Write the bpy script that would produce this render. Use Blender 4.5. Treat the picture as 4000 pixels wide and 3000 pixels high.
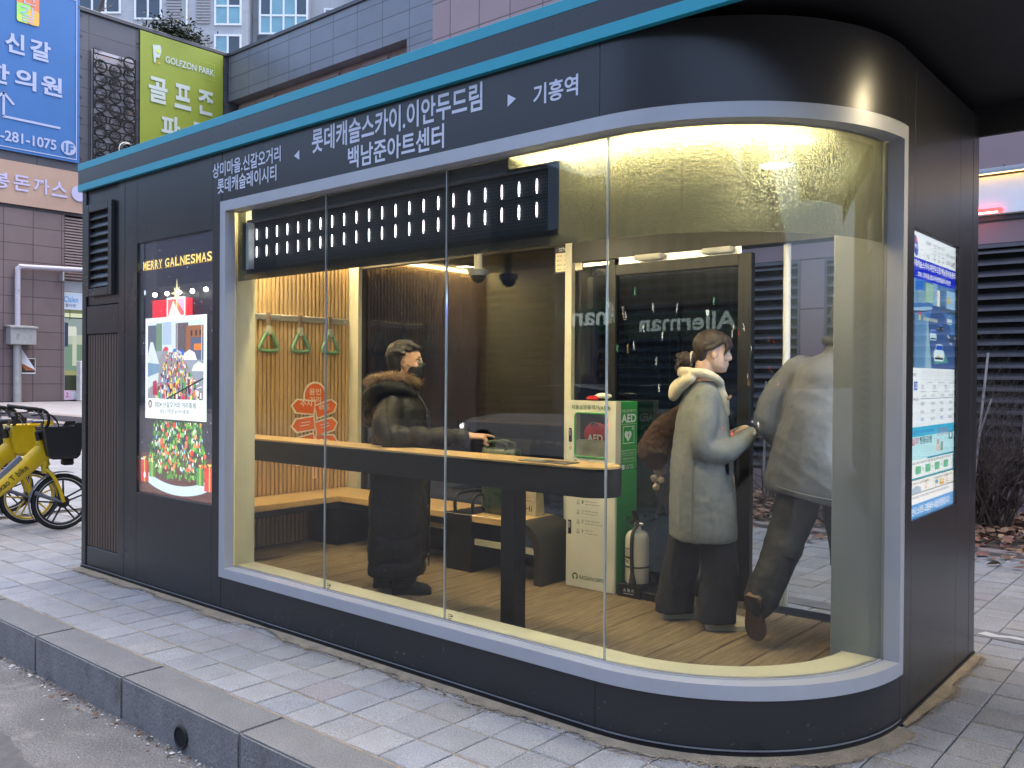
import bpy, bmesh, math, random
from mathutils import Vector as V, Matrix, noise
random.seed(7)
R = math.radians; PI = math.pi
sc = bpy.context.scene
for o in list(bpy.data.objects): bpy.data.objects.remove(o)
COL = sc.collection
# ---------------------------------------------------------------- camera, sky, sun, exposure
cam = bpy.data.cameras.new('camera'); camo = bpy.data.objects.new('camera', cam); COL.objects.link(camo)
CR, CU, CF = V((0.76303, 0.64633, 0.00700)), V((-0.01036, 0.00141, 0.99995)), V((-0.64628, 0.76306, -0.00778))
M_ = Matrix((CR, CU, -CF)).transposed().to_4x4(); M_.translation = V((6.7044, -2.9388, 1.45))
camo.matrix_world = M_
cam.sensor_width = 36; cam.lens = 30.924; cam.clip_start = .05; cam.clip_end = 600
sc.camera = camo
SUN_EL, SUN_ROT = 70, 20
w = bpy.data.worlds.new('World'); sc.world = w; w.use_nodes = True
nt = w.node_tree; bg = nt.nodes['Background']
sky = nt.nodes.new('ShaderNodeTexSky'); sky.sky_type = 'NISHITA'; sky.sun_disc = False
sky.sun_elevation = R(SUN_EL); sky.sun_rotation = R(SUN_ROT); sky.dust_density = 4.0; sky.air_density = 1.0; sky.ozone_density = 1.2
nt.links.new(sky.outputs[0], bg.inputs[0]); bg.inputs[1].default_value = .15
sun = bpy.data.lights.new('sun', 'SUN'); sun.energy = .7; sun.angle = R(70); sun.color = (1, .97, .94)
suno = bpy.data.objects.new('sun', sun); COL.objects.link(suno)
# Nishita sun direction for (elevation, rotation): rotation 0 = +Y, turning clockwise seen from above
sd = V((math.sin(R(SUN_ROT)) * math.cos(R(SUN_EL)), math.cos(R(SUN_ROT)) * math.cos(R(SUN_EL)), math.sin(R(SUN_EL))))
suno.rotation_euler = (-sd).to_track_quat('-Z', 'Y').to_euler(); suno.location = (0, -6, 20)
sc.view_settings.view_transform = 'Standard'; sc.view_settings.look = 'None'; sc.view_settings.gamma = 1
sc.view_settings.exposure = 2.1
sc.cycles.max_bounces = 10; sc.cycles.transparent_max_bounces = 40; sc.cycles.diffuse_bounces = 3
sc.cycles.glossy_bounces = 4; sc.cycles.transmission_bounces = 8; sc.cycles.caustics_refractive = False; sc.cycles.caustics_reflective = False
sc.cycles.sample_clamp_indirect = 4; sc.cycles.use_denoising = True
# ---------------------------------------------------------------- helpers
def rgb(*c):
    if len(c) == 1: c = c[0]
    return (c[0], c[1], c[2], 1)
def mixnode(n, l, fac, a, b):
    m = n.new('ShaderNodeMix'); m.data_type = 'RGBA'
    for s, v in ((0, fac), (6, a), (7, b)):
        if hasattr(v, 'links'): l.new(v, m.inputs[s])
        elif s == 0: m.inputs[0].default_value = v
        else: m.inputs[s].default_value = v
    return m.outputs[2]
def M(name, col, rough=.5, metal=0., var=.12, vs=6., bump=0., bs=60., stretch=(1, 1, 1), spec=.5, attr=None, emit=0, speck=0, dirt=None, coat=0, ss=260):
    """Principled material; noise-varied colour, noise bump, optional speckle, optional stain colour"""
    m = bpy.data.materials.new(name); m.use_nodes = True
    n, l = m.node_tree.nodes, m.node_tree.links
    b = n['Principled BSDF']; b.inputs['Roughness'].default_value = rough; b.inputs['Metallic'].default_value = metal
    b.inputs['Specular IOR Level'].default_value = spec; b.inputs['Coat Weight'].default_value = coat
    tc = n.new('ShaderNodeTexCoord'); mp = n.new('ShaderNodeMapping'); mp.inputs['Scale'].default_value = stretch
    l.new(tc.outputs['Object'], mp.inputs[0])
    if attr:
        a = n.new('ShaderNodeAttribute'); a.attribute_name = attr; base = a.outputs['Color']
    else: base = rgb(col)
    out = base
    if var:
        t = n.new('ShaderNodeTexNoise'); t.inputs['Scale'].default_value = vs; t.inputs['Detail'].default_value = 6; l.new(mp.outputs[0], t.inputs['Vector'])
        r = n.new('ShaderNodeMapRange'); r.inputs[1].default_value = .25; r.inputs[2].default_value = .75; r.inputs[3].default_value = 1 - var; r.inputs[4].default_value = 1 + var
        l.new(t.outputs[0], r.inputs[0])
        mx = n.new('ShaderNodeVectorMath'); mx.operation = 'SCALE'; l.new(r.outputs[0], mx.inputs['Scale'])
        if attr: l.new(base, mx.inputs[0])
        else: mx.inputs[0].default_value = col[:3]
        out = mx.outputs[0]
        rr = n.new('ShaderNodeMapRange'); rr.inputs[3].default_value = max(.02, rough - .06); rr.inputs[4].default_value = min(1, rough + .06)
        l.new(t.outputs[0], rr.inputs[0]); l.new(rr.outputs[0], b.inputs['Roughness'])
    if speck:
        t2 = n.new('ShaderNodeTexNoise'); t2.inputs['Scale'].default_value = ss; t2.inputs['Detail'].default_value = 2; l.new(mp.outputs[0], t2.inputs['Vector'])
        r2 = n.new('ShaderNodeMapRange'); r2.inputs[1].default_value = .3; r2.inputs[2].default_value = .7; r2.inputs[3].default_value = 1 - speck; r2.inputs[4].default_value = 1 + speck
        l.new(t2.outputs[0], r2.inputs[0]); m2 = n.new('ShaderNodeVectorMath'); m2.operation = 'SCALE'; l.new(r2.outputs[0], m2.inputs['Scale'])
        if hasattr(out, 'links'): l.new(out, m2.inputs[0])
        else: m2.inputs[0].default_value = col[:3]
        out = m2.outputs[0]
    if dirt:
        dc, dscale, lo, hi = dirt
        t3 = n.new('ShaderNodeTexNoise'); t3.inputs['Scale'].default_value = dscale; t3.inputs['Detail'].default_value = 8; t3.inputs['Roughness'].default_value = .65; l.new(mp.outputs[0], t3.inputs['Vector'])
        r3 = n.new('ShaderNodeMapRange'); r3.inputs[1].default_value = lo; r3.inputs[2].default_value = hi; l.new(t3.outputs[0], r3.inputs[0])
        out = mixnode(n, l, r3.outputs[0], out if hasattr(out, 'links') else rgb(col), rgb(dc))
    if emit and attr: b.inputs['Base Color'].default_value = (.01, .01, .01, 1)
    elif hasattr(out, 'links'): l.new(out, b.inputs['Base Color'])
    else: b.inputs['Base Color'].default_value = rgb(col)
    if emit:
        if attr: l.new(base, b.inputs['Emission Color'])
        else: b.inputs['Emission Color'].default_value = rgb(col)
        b.inputs['Emission Strength'].default_value = emit
    if bump:
        t4 = n.new('ShaderNodeTexNoise'); t4.inputs['Scale'].default_value = bs; t4.inputs['Detail'].default_value = 5; l.new(mp.outputs[0], t4.inputs['Vector'])
        bp = n.new('ShaderNodeBump'); bp.inputs['Strength'].default_value = bump; bp.inputs['Distance'].default_value = .01; l.new(t4.outputs[0], bp.inputs['Height']); l.new(bp.outputs[0], b.inputs['Normal'])
    return m
def tiles(name, col, tw, th, off=0., rough=.5, var=.1, mort=.006, mcol=(.05, .045, .045), axes='xz', speck=.12, origin=(0, 0), off_frq=2):
    """stone cladding / paving: procedural joints with a colour shift from slab to slab"""
    m = M(name, col, rough, var=.08, vs=1.5, speck=speck)
    n, l = m.node_tree.nodes, m.node_tree.links; b = n['Principled BSDF']
    tc = n.new('ShaderNodeTexCoord'); sx = n.new('ShaderNodeSeparateXYZ'); l.new(tc.outputs['Object'], sx.inputs[0])
    cx = n.new('ShaderNodeCombineXYZ'); l.new(sx.outputs['xyz'.index(axes[0])], cx.inputs[0]); l.new(sx.outputs['xyz'.index(axes[1])], cx.inputs[1])
    ad = n.new('ShaderNodeVectorMath'); ad.operation = 'ADD'; l.new(cx.outputs[0], ad.inputs[0]); ad.inputs[1].default_value = (origin[0], origin[1], 0)
    br = n.new('ShaderNodeTexBrick'); br.offset = off; br.offset_frequency = off_frq; br.squash = 1
    br.inputs['Scale'].default_value = 1; br.inputs['Brick Width'].default_value = tw; br.inputs['Row Height'].default_value = th
    br.inputs['Mortar Size'].default_value = mort; br.inputs['Mortar Smooth'].default_value = .15; br.inputs['Bias'].default_value = 0
    br.inputs['Color1'].default_value = (1 - var,) * 3 + (1,); br.inputs['Color2'].default_value = (1 + var,) * 3 + (1,); br.inputs['Mortar'].default_value = (1, 1, 1, 1)
    l.new(ad.outputs[0], br.inputs['Vector'])
    src = b.inputs['Base Color'].links[0].from_socket
    mu = n.new('ShaderNodeVectorMath'); mu.operation = 'MULTIPLY'; l.new(src, mu.inputs[0]); l.new(br.outputs['Color'], mu.inputs[1])
    l.new(mixnode(n, l, br.outputs['Fac'], mu.outputs[0], rgb(mcol)), b.inputs['Base Color'])
    iv = n.new('ShaderNodeMath'); iv.operation = 'SUBTRACT'; iv.inputs[0].default_value = 1; l.new(br.outputs['Fac'], iv.inputs[1])
    bp = n.new('ShaderNodeBump'); bp.inputs['Strength'].default_value = .6; bp.inputs['Distance'].default_value = .01; l.new(iv.outputs[0], bp.inputs['Height']); l.new(bp.outputs[0], b.inputs['Normal'])
    return m
def emat(name, col, s):
    m = bpy.data.materials.new(name); m.use_nodes = True; n = m.node_tree.nodes; b = n['Principled BSDF']
    b.inputs['Base Color'].default_value = rgb(col); b.inputs['Emission Color'].default_value = rgb(col); b.inputs['Emission Strength'].default_value = s
    return m
def glassmat(name, tint, f0=.045, rough=0., refl=(1, 1, 1)):
    """pane of clear glass: Schlick reflection over straight transmission"""
    m = bpy.data.materials.new(name); m.use_nodes = True; n, l = m.node_tree.nodes, m.node_tree.links
    n.remove(n['Principled BSDF']); out = n['Material Output']
    tr = n.new('ShaderNodeBsdfTransparent'); tr.inputs[0].default_value = rgb(tint)
    gl = n.new('ShaderNodeBsdfGlossy'); gl.inputs['Roughness'].default_value = rough; gl.inputs[0].default_value = rgb(refl)
    lw = n.new('ShaderNodeLayerWeight'); lw.inputs[0].default_value = .5
    p = n.new('ShaderNodeMath'); p.operation = 'POWER'; l.new(lw.outputs['Facing'], p.inputs[0]); p.inputs[1].default_value = 5
    r = n.new('ShaderNodeMapRange'); r.inputs[3].default_value = f0; r.inputs[4].default_value = 1; l.new(p.outputs[0], r.inputs[0])
    mx = n.new('ShaderNodeMixShader'); l.new(r.outputs[0], mx.inputs[0]); l.new(tr.outputs[0], mx.inputs[1]); l.new(gl.outputs[0], mx.inputs[2]); l.new(mx.outputs[0], out.inputs[0])
    return m
# ---- mesh builders (world coordinates unless the parent is placed later)
def box(bm, x0, x1, y0, y1, z0, z1, bev=0., seg=1):
    vs = [bm.verts.new(p) for p in ((x0, y0, z0), (x1, y0, z0), (x1, y1, z0), (x0, y1, z0), (x0, y0, z1), (x1, y0, z1), (x1, y1, z1), (x0, y1, z1))]
    fs = [bm.faces.new([vs[i] for i in f]) for f in ((0, 3, 2, 1), (4, 5, 6, 7), (0, 1, 5, 4), (1, 2, 6, 5), (2, 3, 7, 6), (3, 0, 4, 7))]
    if bev:
        es = list({e for f in fs for e in f.edges}); r = bmesh.ops.bevel(bm, geom=es, offset=bev, segments=seg, affect='EDGES', clamp_overlap=True)
        return [v for v in r['verts']]
    return vs
def loft(bm, rings, cap=True, closed=True):
    rv = [[bm.verts.new(p) for p in r] for r in rings]; k = len(rv[0])
    for a, b in zip(rv, rv[1:]):
        for i in range(k if closed else k - 1):
            j = (i + 1) % k; bm.faces.new((a[i], a[j], b[j], b[i]))
    if cap and closed:
        bm.faces.new(rv[0][::-1]); bm.faces.new(rv[-1])
    return rv
def tube(bm, pts, r, n=10, cap=True, loop=False, sx=1.):
    pts = [V(p) for p in pts]; k = len(pts); rs = r if isinstance(r, (list, tuple)) else [r] * k
    up = None; rings = []
    for i, p in enumerate(pts):
        if loop: d = pts[(i + 1) % k] - pts[i - 1]
        else: d = pts[min(i + 1, k - 1)] - pts[max(i - 1, 0)]
        d.normalize()
        if up is None:
            up = V((0, 0, 1)) if abs(d.z) < .9 else V((1, 0, 0))
        s = d.cross(up).normalized(); up = s.cross(d).normalized()
        rings.append([p + s * math.cos(2 * PI * j / n) * rs[i] * sx + up * math.sin(2 * PI * j / n) * rs[i] for j in range(n)])
    if loop: rings.append(rings[0]); return loft(bm, rings, cap=False)
    return loft(bm, rings, cap=cap)
def cyl(bm, p0, p1, r0, r1=None, n=20): return tube(bm, [p0, p1], [r0, r0 if r1 is None else r1], n)
def ball(bm, c, r, sub=2, rot=None):
    r = (r,) * 3 if isinstance(r, (int, float)) else r
    mt = Matrix.Translation(c) @ (rot.to_4x4() if rot else Matrix()) @ Matrix.Diagonal((*r, 1))
    bmesh.ops.create_icosphere(bm, subdivisions=sub, radius=1, matrix=mt)
def prism(bm, pts, d):
    """polygon (list of 3-D points) extruded by vector d"""
    a = [V(p) for p in pts]; loft(bm, [a, [p + V(d) for p in a]])
def smooth_path(pts, n=6):
    """Catmull-Rom through pts"""
    P = [V(p) for p in pts]; P = [2 * P[0] - P[1]] + P + [2 * P[-1] - P[-2]]; out = []
    for i in range(1, len(P) - 2):
        for k in range(n):
            t = k / n; a, b, c, d = P[i - 1:i + 3]
            out.append(.5 * ((2 * b) + (c - a) * t + (2 * a - 5 * b + 4 * c - d) * t * t + (3 * b - a - 3 * c + d) * t ** 3))
    out.append(P[-2]); return out
def setp(o, label=None, cat=None, group=None, kind=None):
    for k, v in (('label', label), ('category', cat), ('group', group), ('kind', kind)):
        if v: o[k] = v
    return o
def thing(name, loc, label, cat, group=None, rz=0.):
    o = bpy.data.objects.new(name, None); COL.objects.link(o); o.empty_display_size = .1
    o.location = loc; o.rotation_euler = (0, 0, rz); return setp(o, label, cat, group)
def wloc(o):
    p = V(o.location)
    while o.parent: o = o.parent; p += V(o.location)
    return p
def finish(name, me, mats, parent, local, smooth):
    for m in (mats if isinstance(mats, (list, tuple)) else [mats]): me.materials.append(m)
    o = bpy.data.objects.new(name, me); COL.objects.link(o)
    if smooth: me.shade_smooth() if smooth is True else None
    if parent:
        o.parent = parent
        if not local: me.transform(Matrix.Translation(-wloc(parent)))
    elif not local:
        c = [sum((v.co[i] for v in me.vertices)) / max(1, len(me.vertices)) for i in range(2)]; z = min(v.co.z for v in me.vertices)
        me.transform(Matrix.Translation((-c[0], -c[1], -z))); o.location = (c[0], c[1], z)
    return o
def obj(name, bm, mats, parent=None, local=False, smooth=False, angle=None, normals=True):
    if normals: bmesh.ops.recalc_face_normals(bm, faces=bm.faces)
    me = bpy.data.meshes.new(name); bm.to_mesh(me); bm.free()
    o = finish(name, me, mats, parent, local, False)
    if smooth:
        me.shade_smooth()
        me.set_sharp_from_angle(angle=R(angle or 40))
    return o
def remesh(bm, voxel, it=4, disp=None, dec=None):
    """merge overlapping volumes into one continuous skin"""
    me = bpy.data.meshes.new('t'); bmesh.ops.recalc_face_normals(bm, faces=bm.faces); bm.to_mesh(me); bm.free()
    o = bpy.data.objects.new('t', me); COL.objects.link(o)
    m = o.modifiers.new('r', 'REMESH'); m.mode = 'VOXEL'; m.voxel_size = voxel; m.use_smooth_shade = True
    if it: s = o.modifiers.new('s', 'SMOOTH'); s.iterations = it; s.factor = .5
    dg = bpy.context.evaluated_depsgraph_get(); dg.update()
    r = bpy.data.meshes.new_from_object(o.evaluated_get(dg), depsgraph=dg); bpy.data.objects.remove(o)
    if disp:
        ns = [v.normal.copy() for v in r.vertices]
        for v, nn in zip(r.vertices, ns): v.co += nn * disp(v.co, nn)
    r.shade_smooth(); return r
def skin(name, bm, mat, parent, voxel, it=4, disp=None):
    return finish(name, remesh(bm, voxel, it, disp), mat, parent, True, False)
# ---- flat artwork on real boards, screens and walls: thin coloured layers, one mesh
_txt = {}
def glyphs(body, bold=0.):
    k = (body, bold)
    if k not in _txt:
        c = bpy.data.curves.new('t', 'FONT'); c.body = body; c.size = 1; c.offset = bold; c.resolution_u = 4
        o = bpy.data.objects.new('t', c); COL.objects.link(o)
        dg = bpy.context.evaluated_depsgraph_get(); dg.update()
        m = bpy.data.meshes.new_from_object(o.evaluated_get(dg), depsgraph=dg)
        vs = [(v.co.x, v.co.y) for v in m.vertices]; fs = [tuple(p.vertices) for p in m.polygons]
        bpy.data.objects.remove(o); bpy.data.curves.remove(c); bpy.data.meshes.remove(m); _txt[k] = (vs, fs)
    return _txt[k]
class Art:
    def __init__(s, origin, U, Vv, step=.0007):
        s.o, s.U, s.W = V(origin), V(U).normalized(), V(Vv).normalized(); s.N = s.U.cross(s.W); s.step = step
        s.v, s.f, s.c = [], [], []
    def at(s, u, v, k): return s.o + s.U * u + s.W * v + s.N * (s.step * k)
    def poly(s, pts, col, k=1):
        i = len(s.v); s.v += [s.at(u, v, k) for u, v in pts]; s.f.append(tuple(range(i, i + len(pts)))); s.c.append(col)
    def rect(s, u0, v0, u1, v1, col, k=1): s.poly([(u0, v0), (u1, v0), (u1, v1), (u0, v1)], col, k)
    def rrect(s, u0, v0, u1, v1, r, col, k=1):
        p = []
        for cx, cy, a in ((u1 - r, v0 + r, -90), (u1 - r, v1 - r, 0), (u0 + r, v1 - r, 90), (u0 + r, v0 + r, 180)):
            p += [(cx + r * math.cos(R(a + 18 * t)), cy + r * math.sin(R(a + 18 * t))) for t in range(6)]
        s.poly(p, col, k)
    def frame(s, u0, v0, u1, v1, t, col, k=1):
        for a in ((u0, v0, u1, v0 + t), (u0, v1 - t, u1, v1), (u0, v0 + t, u0 + t, v1 - t), (u1 - t, v0 + t, u1, v1 - t)): s.rect(*a, col, k)
    def disc(s, u, v, r, col, k=1, ry=None, n=18, a0=0):
        ry = ry or r; s.poly([(u + r * math.cos(2 * PI * (i + a0) / n), v + ry * math.sin(2 * PI * (i + a0) / n)) for i in range(n)], col, k)
    def ring(s, u, v, r, t, col, k=1, a0=0, a1=360, n=20):
        for i in range(n):
            a, b = R(a0 + (a1 - a0) * i / n), R(a0 + (a1 - a0) * (i + 1) / n)
            s.poly([(u + r * math.cos(a), v + r * math.sin(a)), (u + r * math.cos(b), v + r * math.sin(b)), (u + (r - t) * math.cos(b), v + (r - t) * math.sin(b)), (u + (r - t) * math.cos(a), v + (r - t) * math.sin(a))], col, k)
    def line(s, u0, v0, u1, v1, t, col, k=1):
        d = V((u1 - u0, v1 - v0)); L = d.length or 1; nx, ny = -d.y / L * t / 2, d.x / L * t / 2
        s.poly([(u0 - nx, v0 - ny), (u1 - nx, v1 - ny), (u1 + nx, v1 + ny), (u0 + nx, v0 + ny)], col, k)
    def text(s, body, u0, v0, u1, v1, col, k=2, bold=.012, mirror=False, keep=False, slant=0):
        """the words fitted into the box u0,v0 - u1,v1 (keep = keep their proportions)"""
        vs, fs = glyphs(body, bold)
        if not vs: return
        xs = [p[0] for p in vs]; ys = [p[1] for p in vs]; x0, x1, y0, y1 = min(xs), max(xs), min(ys), max(ys)
        kx, ky = (u1 - u0) / max(1e-6, x1 - x0), (v1 - v0) / max(1e-6, y1 - y0)
        if keep:
            kk = min(kx, ky); u0 += ((u1 - u0) - kk * (x1 - x0)) / 2; kx = ky = kk
        i = len(s.v)
        for x, y in vs:
            xx = (x1 - x if mirror else x - x0) * kx + slant * (y - y0) * ky
            s.v.append(s.at(u0 + xx, v0 + (y - y0) * ky, k))
        for f in fs: s.f.append(tuple(i + j for j in f)); s.c.append(col)
    def build(s, name, mat, parent=None, local=False):
        me = bpy.data.meshes.new(name); me.from_pydata(s.v, [], s.f)
        at = me.color_attributes.new('Col', 'FLOAT_COLOR', 'CORNER')
        for p, c in zip(me.polygons, s.c):
            for li in p.loop_indices: at.data[li].color = (c[0], c[1], c[2], 1)
        return finish(name, me, mat, parent, local, False)
def srgb(r, g, b): return tuple(((x / 255) / 12.92 if x <= 10 else ((x / 255 + .055) / 1.055) ** 2.4) for x in (r, g, b))
# ---------------------------------------------------------------- materials
mWall = M('charcoal_paint', (.031, .031, .034), .29, metal=.25, var=.07, vs=1.3, spec=.5, bump=.015, bs=900, dirt=((.045, .047, .053), 1.1, .62, .9))
mTeal = M('teal_paint', (.014, .30, .40), .4, var=.06)
mFrame = M('pale_frame', (.40, .41, .44), .38, metal=.15, var=.05)
mSill = M('cream_sill', (.62, .60, .45), .5, var=.05)
mBlack = M('black_metal', (.008, .009, .012), .4, metal=.2, var=.1)
mDark = M('dark_void', (.004, .004, .005), .8, var=0)
mSteel = M('steel', (.5, .5, .52), .28, metal=1, var=.05)
mWhite = M('white_paint', (.72, .72, .68), .45, var=.05)
mCeil = M('ceiling_panel', (.48, .46, .40), .5, var=.05)
mWood = M('oak', (.50, .30, .13), .4, var=.25, vs=4, stretch=(1, 14, 1), bump=.05, bs=30)
mWoodX = M('oak_top', (.70, .47, .21), .32, var=.22, vs=4, stretch=(1.2, 16, 16), bump=.03, bs=30, coat=.2)
mSlat = M('oak_slats', (.52, .35, .175), .5, var=.22, vs=5, stretch=(14, 14, 1))
mSlatBrown = M('brown_slats', (.10, .066, .048), .55, var=.2, vs=6, stretch=(20, 20, 1))
mDeck = M('deck_boards', (.225, .165, .10), .62, var=.42, vs=3.0, stretch=(20, 1.2, 1), bump=.5, bs=14, dirt=((.10, .072, .045), 5, .48, .8))
mGlass = glassmat('clear_glass', (.815, .84, .83), .026)
mGlassDk = glassmat('dusk_tinted_glass', (.30, .335, .345), .06)  # rear pane tint, deepened to stand for the dusk outside
mEdge = M('glass_edge', (.55, .60, .60), .15, metal=.6, var=0)
mInk = M('printed_art', (1, 1, 1), .5, var=.03, vs=3, attr='Col')
mScreen = M('lit_screen', (1, 1, 1), .25, var=0, attr='Col', emit=.34)
mScreenX = M('lit_screen_dim', (1, 1, 1), .12, var=0, attr='Col', emit=.3)
mStone = M('kerb_granite', (.14, .138, .139), .75, var=.14, vs=9, speck=.34, bump=.7, bs=120, ss=150, dirt=((.13, .125, .12), 3.2, .6, .9))
mKerbF = M('kerb_face', (.215, .21, .207), .85, var=.18, vs=7, speck=.3, bump=.6, bs=90, stretch=(1, 1, .6), dirt=((.06, .055, .052), 5, .52, .8))
mPave = M('concrete_paver', (1, 1, 1), .8, var=.12, vs=8, speck=.34, bump=.6, bs=150, attr='Col', ss=170, dirt=((.16, .14, .115), 2.6, .56, .95))
mSand = M('joint_sand', (.23, .19, .135), .95, var=.25, vs=14, speck=.3, bump=.6, bs=120)
mSandO = M('orange_sand', (.25, .19, .115), .95, var=.25, vs=10, speck=.3, bump=.6, bs=120)  # sand along the right wall, more orange than the joint sand
mRoad = M('road_concrete', (.105, .10, .099), .9, var=.30, vs=3.2, speck=.5, bump=1.0, bs=55, ss=110, dirt=((.20, .19, .175), 6, .55, .8))
mSoil = M('soil', (.06, .045, .035), .95, var=.3, vs=12, bump=.8, bs=60)
mFarPave = tiles('plaza_pavers', (.235, .235, .24), .42, .21, .5, .8, .1, .006, (.16, .15, .13), 'xy', .2)
mSteps = M('granite_step', (.19, .16, .155), .8, var=.12, speck=.25)
mPodium = tiles('podium_paving', (.24, .228, .235), .6, .6, 0, .8, .06, .008, (.2, .19, .18), 'xy', .15)
mGranDk = tiles('dark_granite', (.068, .067, .082), 2.05, .78, 0, .42, .07, .02, (.03, .03, .035), 'yz', .14, (.3, .1))
mGranPk = tiles('pink_granite', (.15, .11, .112), 1.1, .70, 0, .5, .06, .016, (.05, .04, .04), 'yz', .2, (-.35, -.02))
mGranGr = tiles('grey_granite', (.15, .155, .185), 1.55, .71, 0, .35, .06, .02, (.06, .06, .065), 'xz', .14, (-.1, .36))
mGranPk2 = tiles('pink_granite_front', (.29, .195, .20), .65, .60, 0, .5, .06, .009, (.07, .055, .055), 'xz', .22, (.03, .1))
mGranPk3 = tiles('pink_granite_band', (.235, .165, .16), 1.55, .71, 0, .5, .06, .016, (.07, .055, .055), 'xz', .2)
mRib = M('ribbed_panel', (.25, .19, .185), .55, var=.08)
mCop = M('coping_metal', (.06, .06, .068), .4, metal=.4)
mLouv = M('louvre_metal', (.15, .14, .15), .4, metal=.5, var=.12)
mBarW = M('aged_white', (.56, .57, .62), .6, var=.06)
mTower = tiles('tower_render', (.40, .41, .44), 3.2, 2.9, 0, .75, .02, .03, (.36, .37, .40), 'xz', .06)
mTowerW = M('window_frame_white', (.75, .76, .8), .5, var=.04)
mPaneD = M('window_pane', (.035, .05, .07), .12, var=.2, vs=.6, spec=.7)
mPaneB = M('window_pane_blue', (.16, .33, .40), .15, var=.18, vs=.9, spec=.7)
mBarGrey = M('louvre_grey', (.33, .32, .34), .6, var=.05)
mPipe = M('pipe_paint', (.42, .40, .47), .5, var=.1)
mGalv = M('grey_box', (.34, .34, .34), .5, metal=.3, var=.14)
mYel = M('yellow_paint', (.62, .42, .008), .38, var=.12, vs=9, coat=.3)
mRub = M('tyre_rubber', (.010, .010, .011), .7, var=.15)
mPlas = M('black_plastic', (.014, .014, .016), .5, var=.12)
mGreyP = M('grey_plastic', (.11, .12, .15), .4, var=.1)
mTwig = M('bare_twig', (.075, .055, .048), .85, var=.3, vs=20)
mTwigP = M('pale_twig', (.32, .29, .28), .8, var=.25, vs=20)
mLeafD = M('dead_leaf', (1, 1, 1), .8, var=.15, vs=10, attr='Col')
mGreenS = M('strap_green', (.13, .29, .18), .45, var=.08)
mGreenC = M('cabinet_green', (.03, .30, .075), .4, var=.06)
mIvory = M('cabinet_ivory', (.66, .66, .58), .42, var=.05)
mRed = M('red_plastic', (.5, .018, .025), .4, var=.08)
mExt = M('extinguisher_white', (.72, .70, .58), .3, var=.05, coat=.3)
mWarm = emat('warm_strip', (1, .775, .42), 32)
mLamp = emat('downlight_glow', (1, .84, .55), 70)
mSignW = M('sign_face', (.72, .73, .78), .5, var=.04, emit=.03)
mSignL = emat('sign_strip', (1, .60, .16), 2.2)
mLedOn = emat('led_white', (.95, .93, 1), 3.4)
def frosted():
    m = bpy.data.materials.new('frosted_film'); m.use_nodes = True; n, l = m.node_tree.nodes, m.node_tree.links; n.remove(n['Principled BSDF']); out = n['Material Output']
    tc = n.new('ShaderNodeTexCoord'); t = n.new('ShaderNodeTexNoise'); t.inputs['Scale'].default_value = 80; t.inputs['Detail'].default_value = 4; l.new(tc.outputs['Object'], t.inputs['Vector'])
    bp = n.new('ShaderNodeBump'); bp.inputs['Strength'].default_value = 1; bp.inputs['Distance'].default_value = .016; l.new(t.outputs[0], bp.inputs['Height'])
    rf = n.new('ShaderNodeBsdfRefraction'); rf.inputs['IOR'].default_value = 1.28; rf.inputs['Roughness'].default_value = .20; rf.inputs[0].default_value = (.52, .54, .48, 1); l.new(bp.outputs[0], rf.inputs['Normal'])
    tl = n.new('ShaderNodeBsdfTranslucent'); tl.inputs[0].default_value = (.34, .35, .31, 1); l.new(bp.outputs[0], tl.inputs['Normal'])
    df = n.new('ShaderNodeBsdfDiffuse'); df.inputs[0].default_value = (.2, .21, .2, 1)
    a = n.new('ShaderNodeMixShader'); a.inputs[0].default_value = .32; l.new(rf.outputs[0], a.inputs[1]); l.new(tl.outputs[0], a.inputs[2])
    b = n.new('ShaderNodeMixShader'); b.inputs[0].default_value = .12; l.new(a.outputs[0], b.inputs[1]); l.new(df.outputs[0], b.inputs[2]); tp = n.new('ShaderNodeBsdfTransparent'); tp.inputs[0].default_value = (.8, .82, .76, 1)
    e = n.new('ShaderNodeMixShader'); e.inputs[0].default_value = .16; l.new(b.outputs[0], e.inputs[1]); l.new(tp.outputs[0], e.inputs[2]); l.new(e.outputs[0], out.inputs[0])
    return m
mFrost = frosted()
# ---------------------------------------------------------------- shelter plan
X3, RC = 4.67, .908; XR, YB = X3 + RC, 2.18        # start of the bend, its radius; right wall, back
def plan(d, x0, y1=None, n=26, a1=90):
    """front line, then the rounded corner, then the right wall up to y1; moved inwards by d"""
    p = [V((x0, d, 0)), V((X3, d, 0))]
    for i in range(1, n + 1):
        a = R(a1 * i / n); p.append(V((X3 + (RC - d) * math.sin(a), RC - (RC - d) * math.cos(a), 0)))
    if y1: p.append(V((XR - d, y1, 0)))
    return p
def band(bm, d0, d1, x0, z0, z1, y1=None, a1=90, n=26):
    """a wall following the plan between depths d0 and d1"""
    a, b = plan(d0, x0, y1, n, a1), plan(d1, x0, y1, n, a1)
    loft(bm, [[p + V((0, 0, z0)), q + V((0, 0, z0)), q + V((0, 0, z1)), p + V((0, 0, z1))] for p, q in zip(a, b)])
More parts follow.
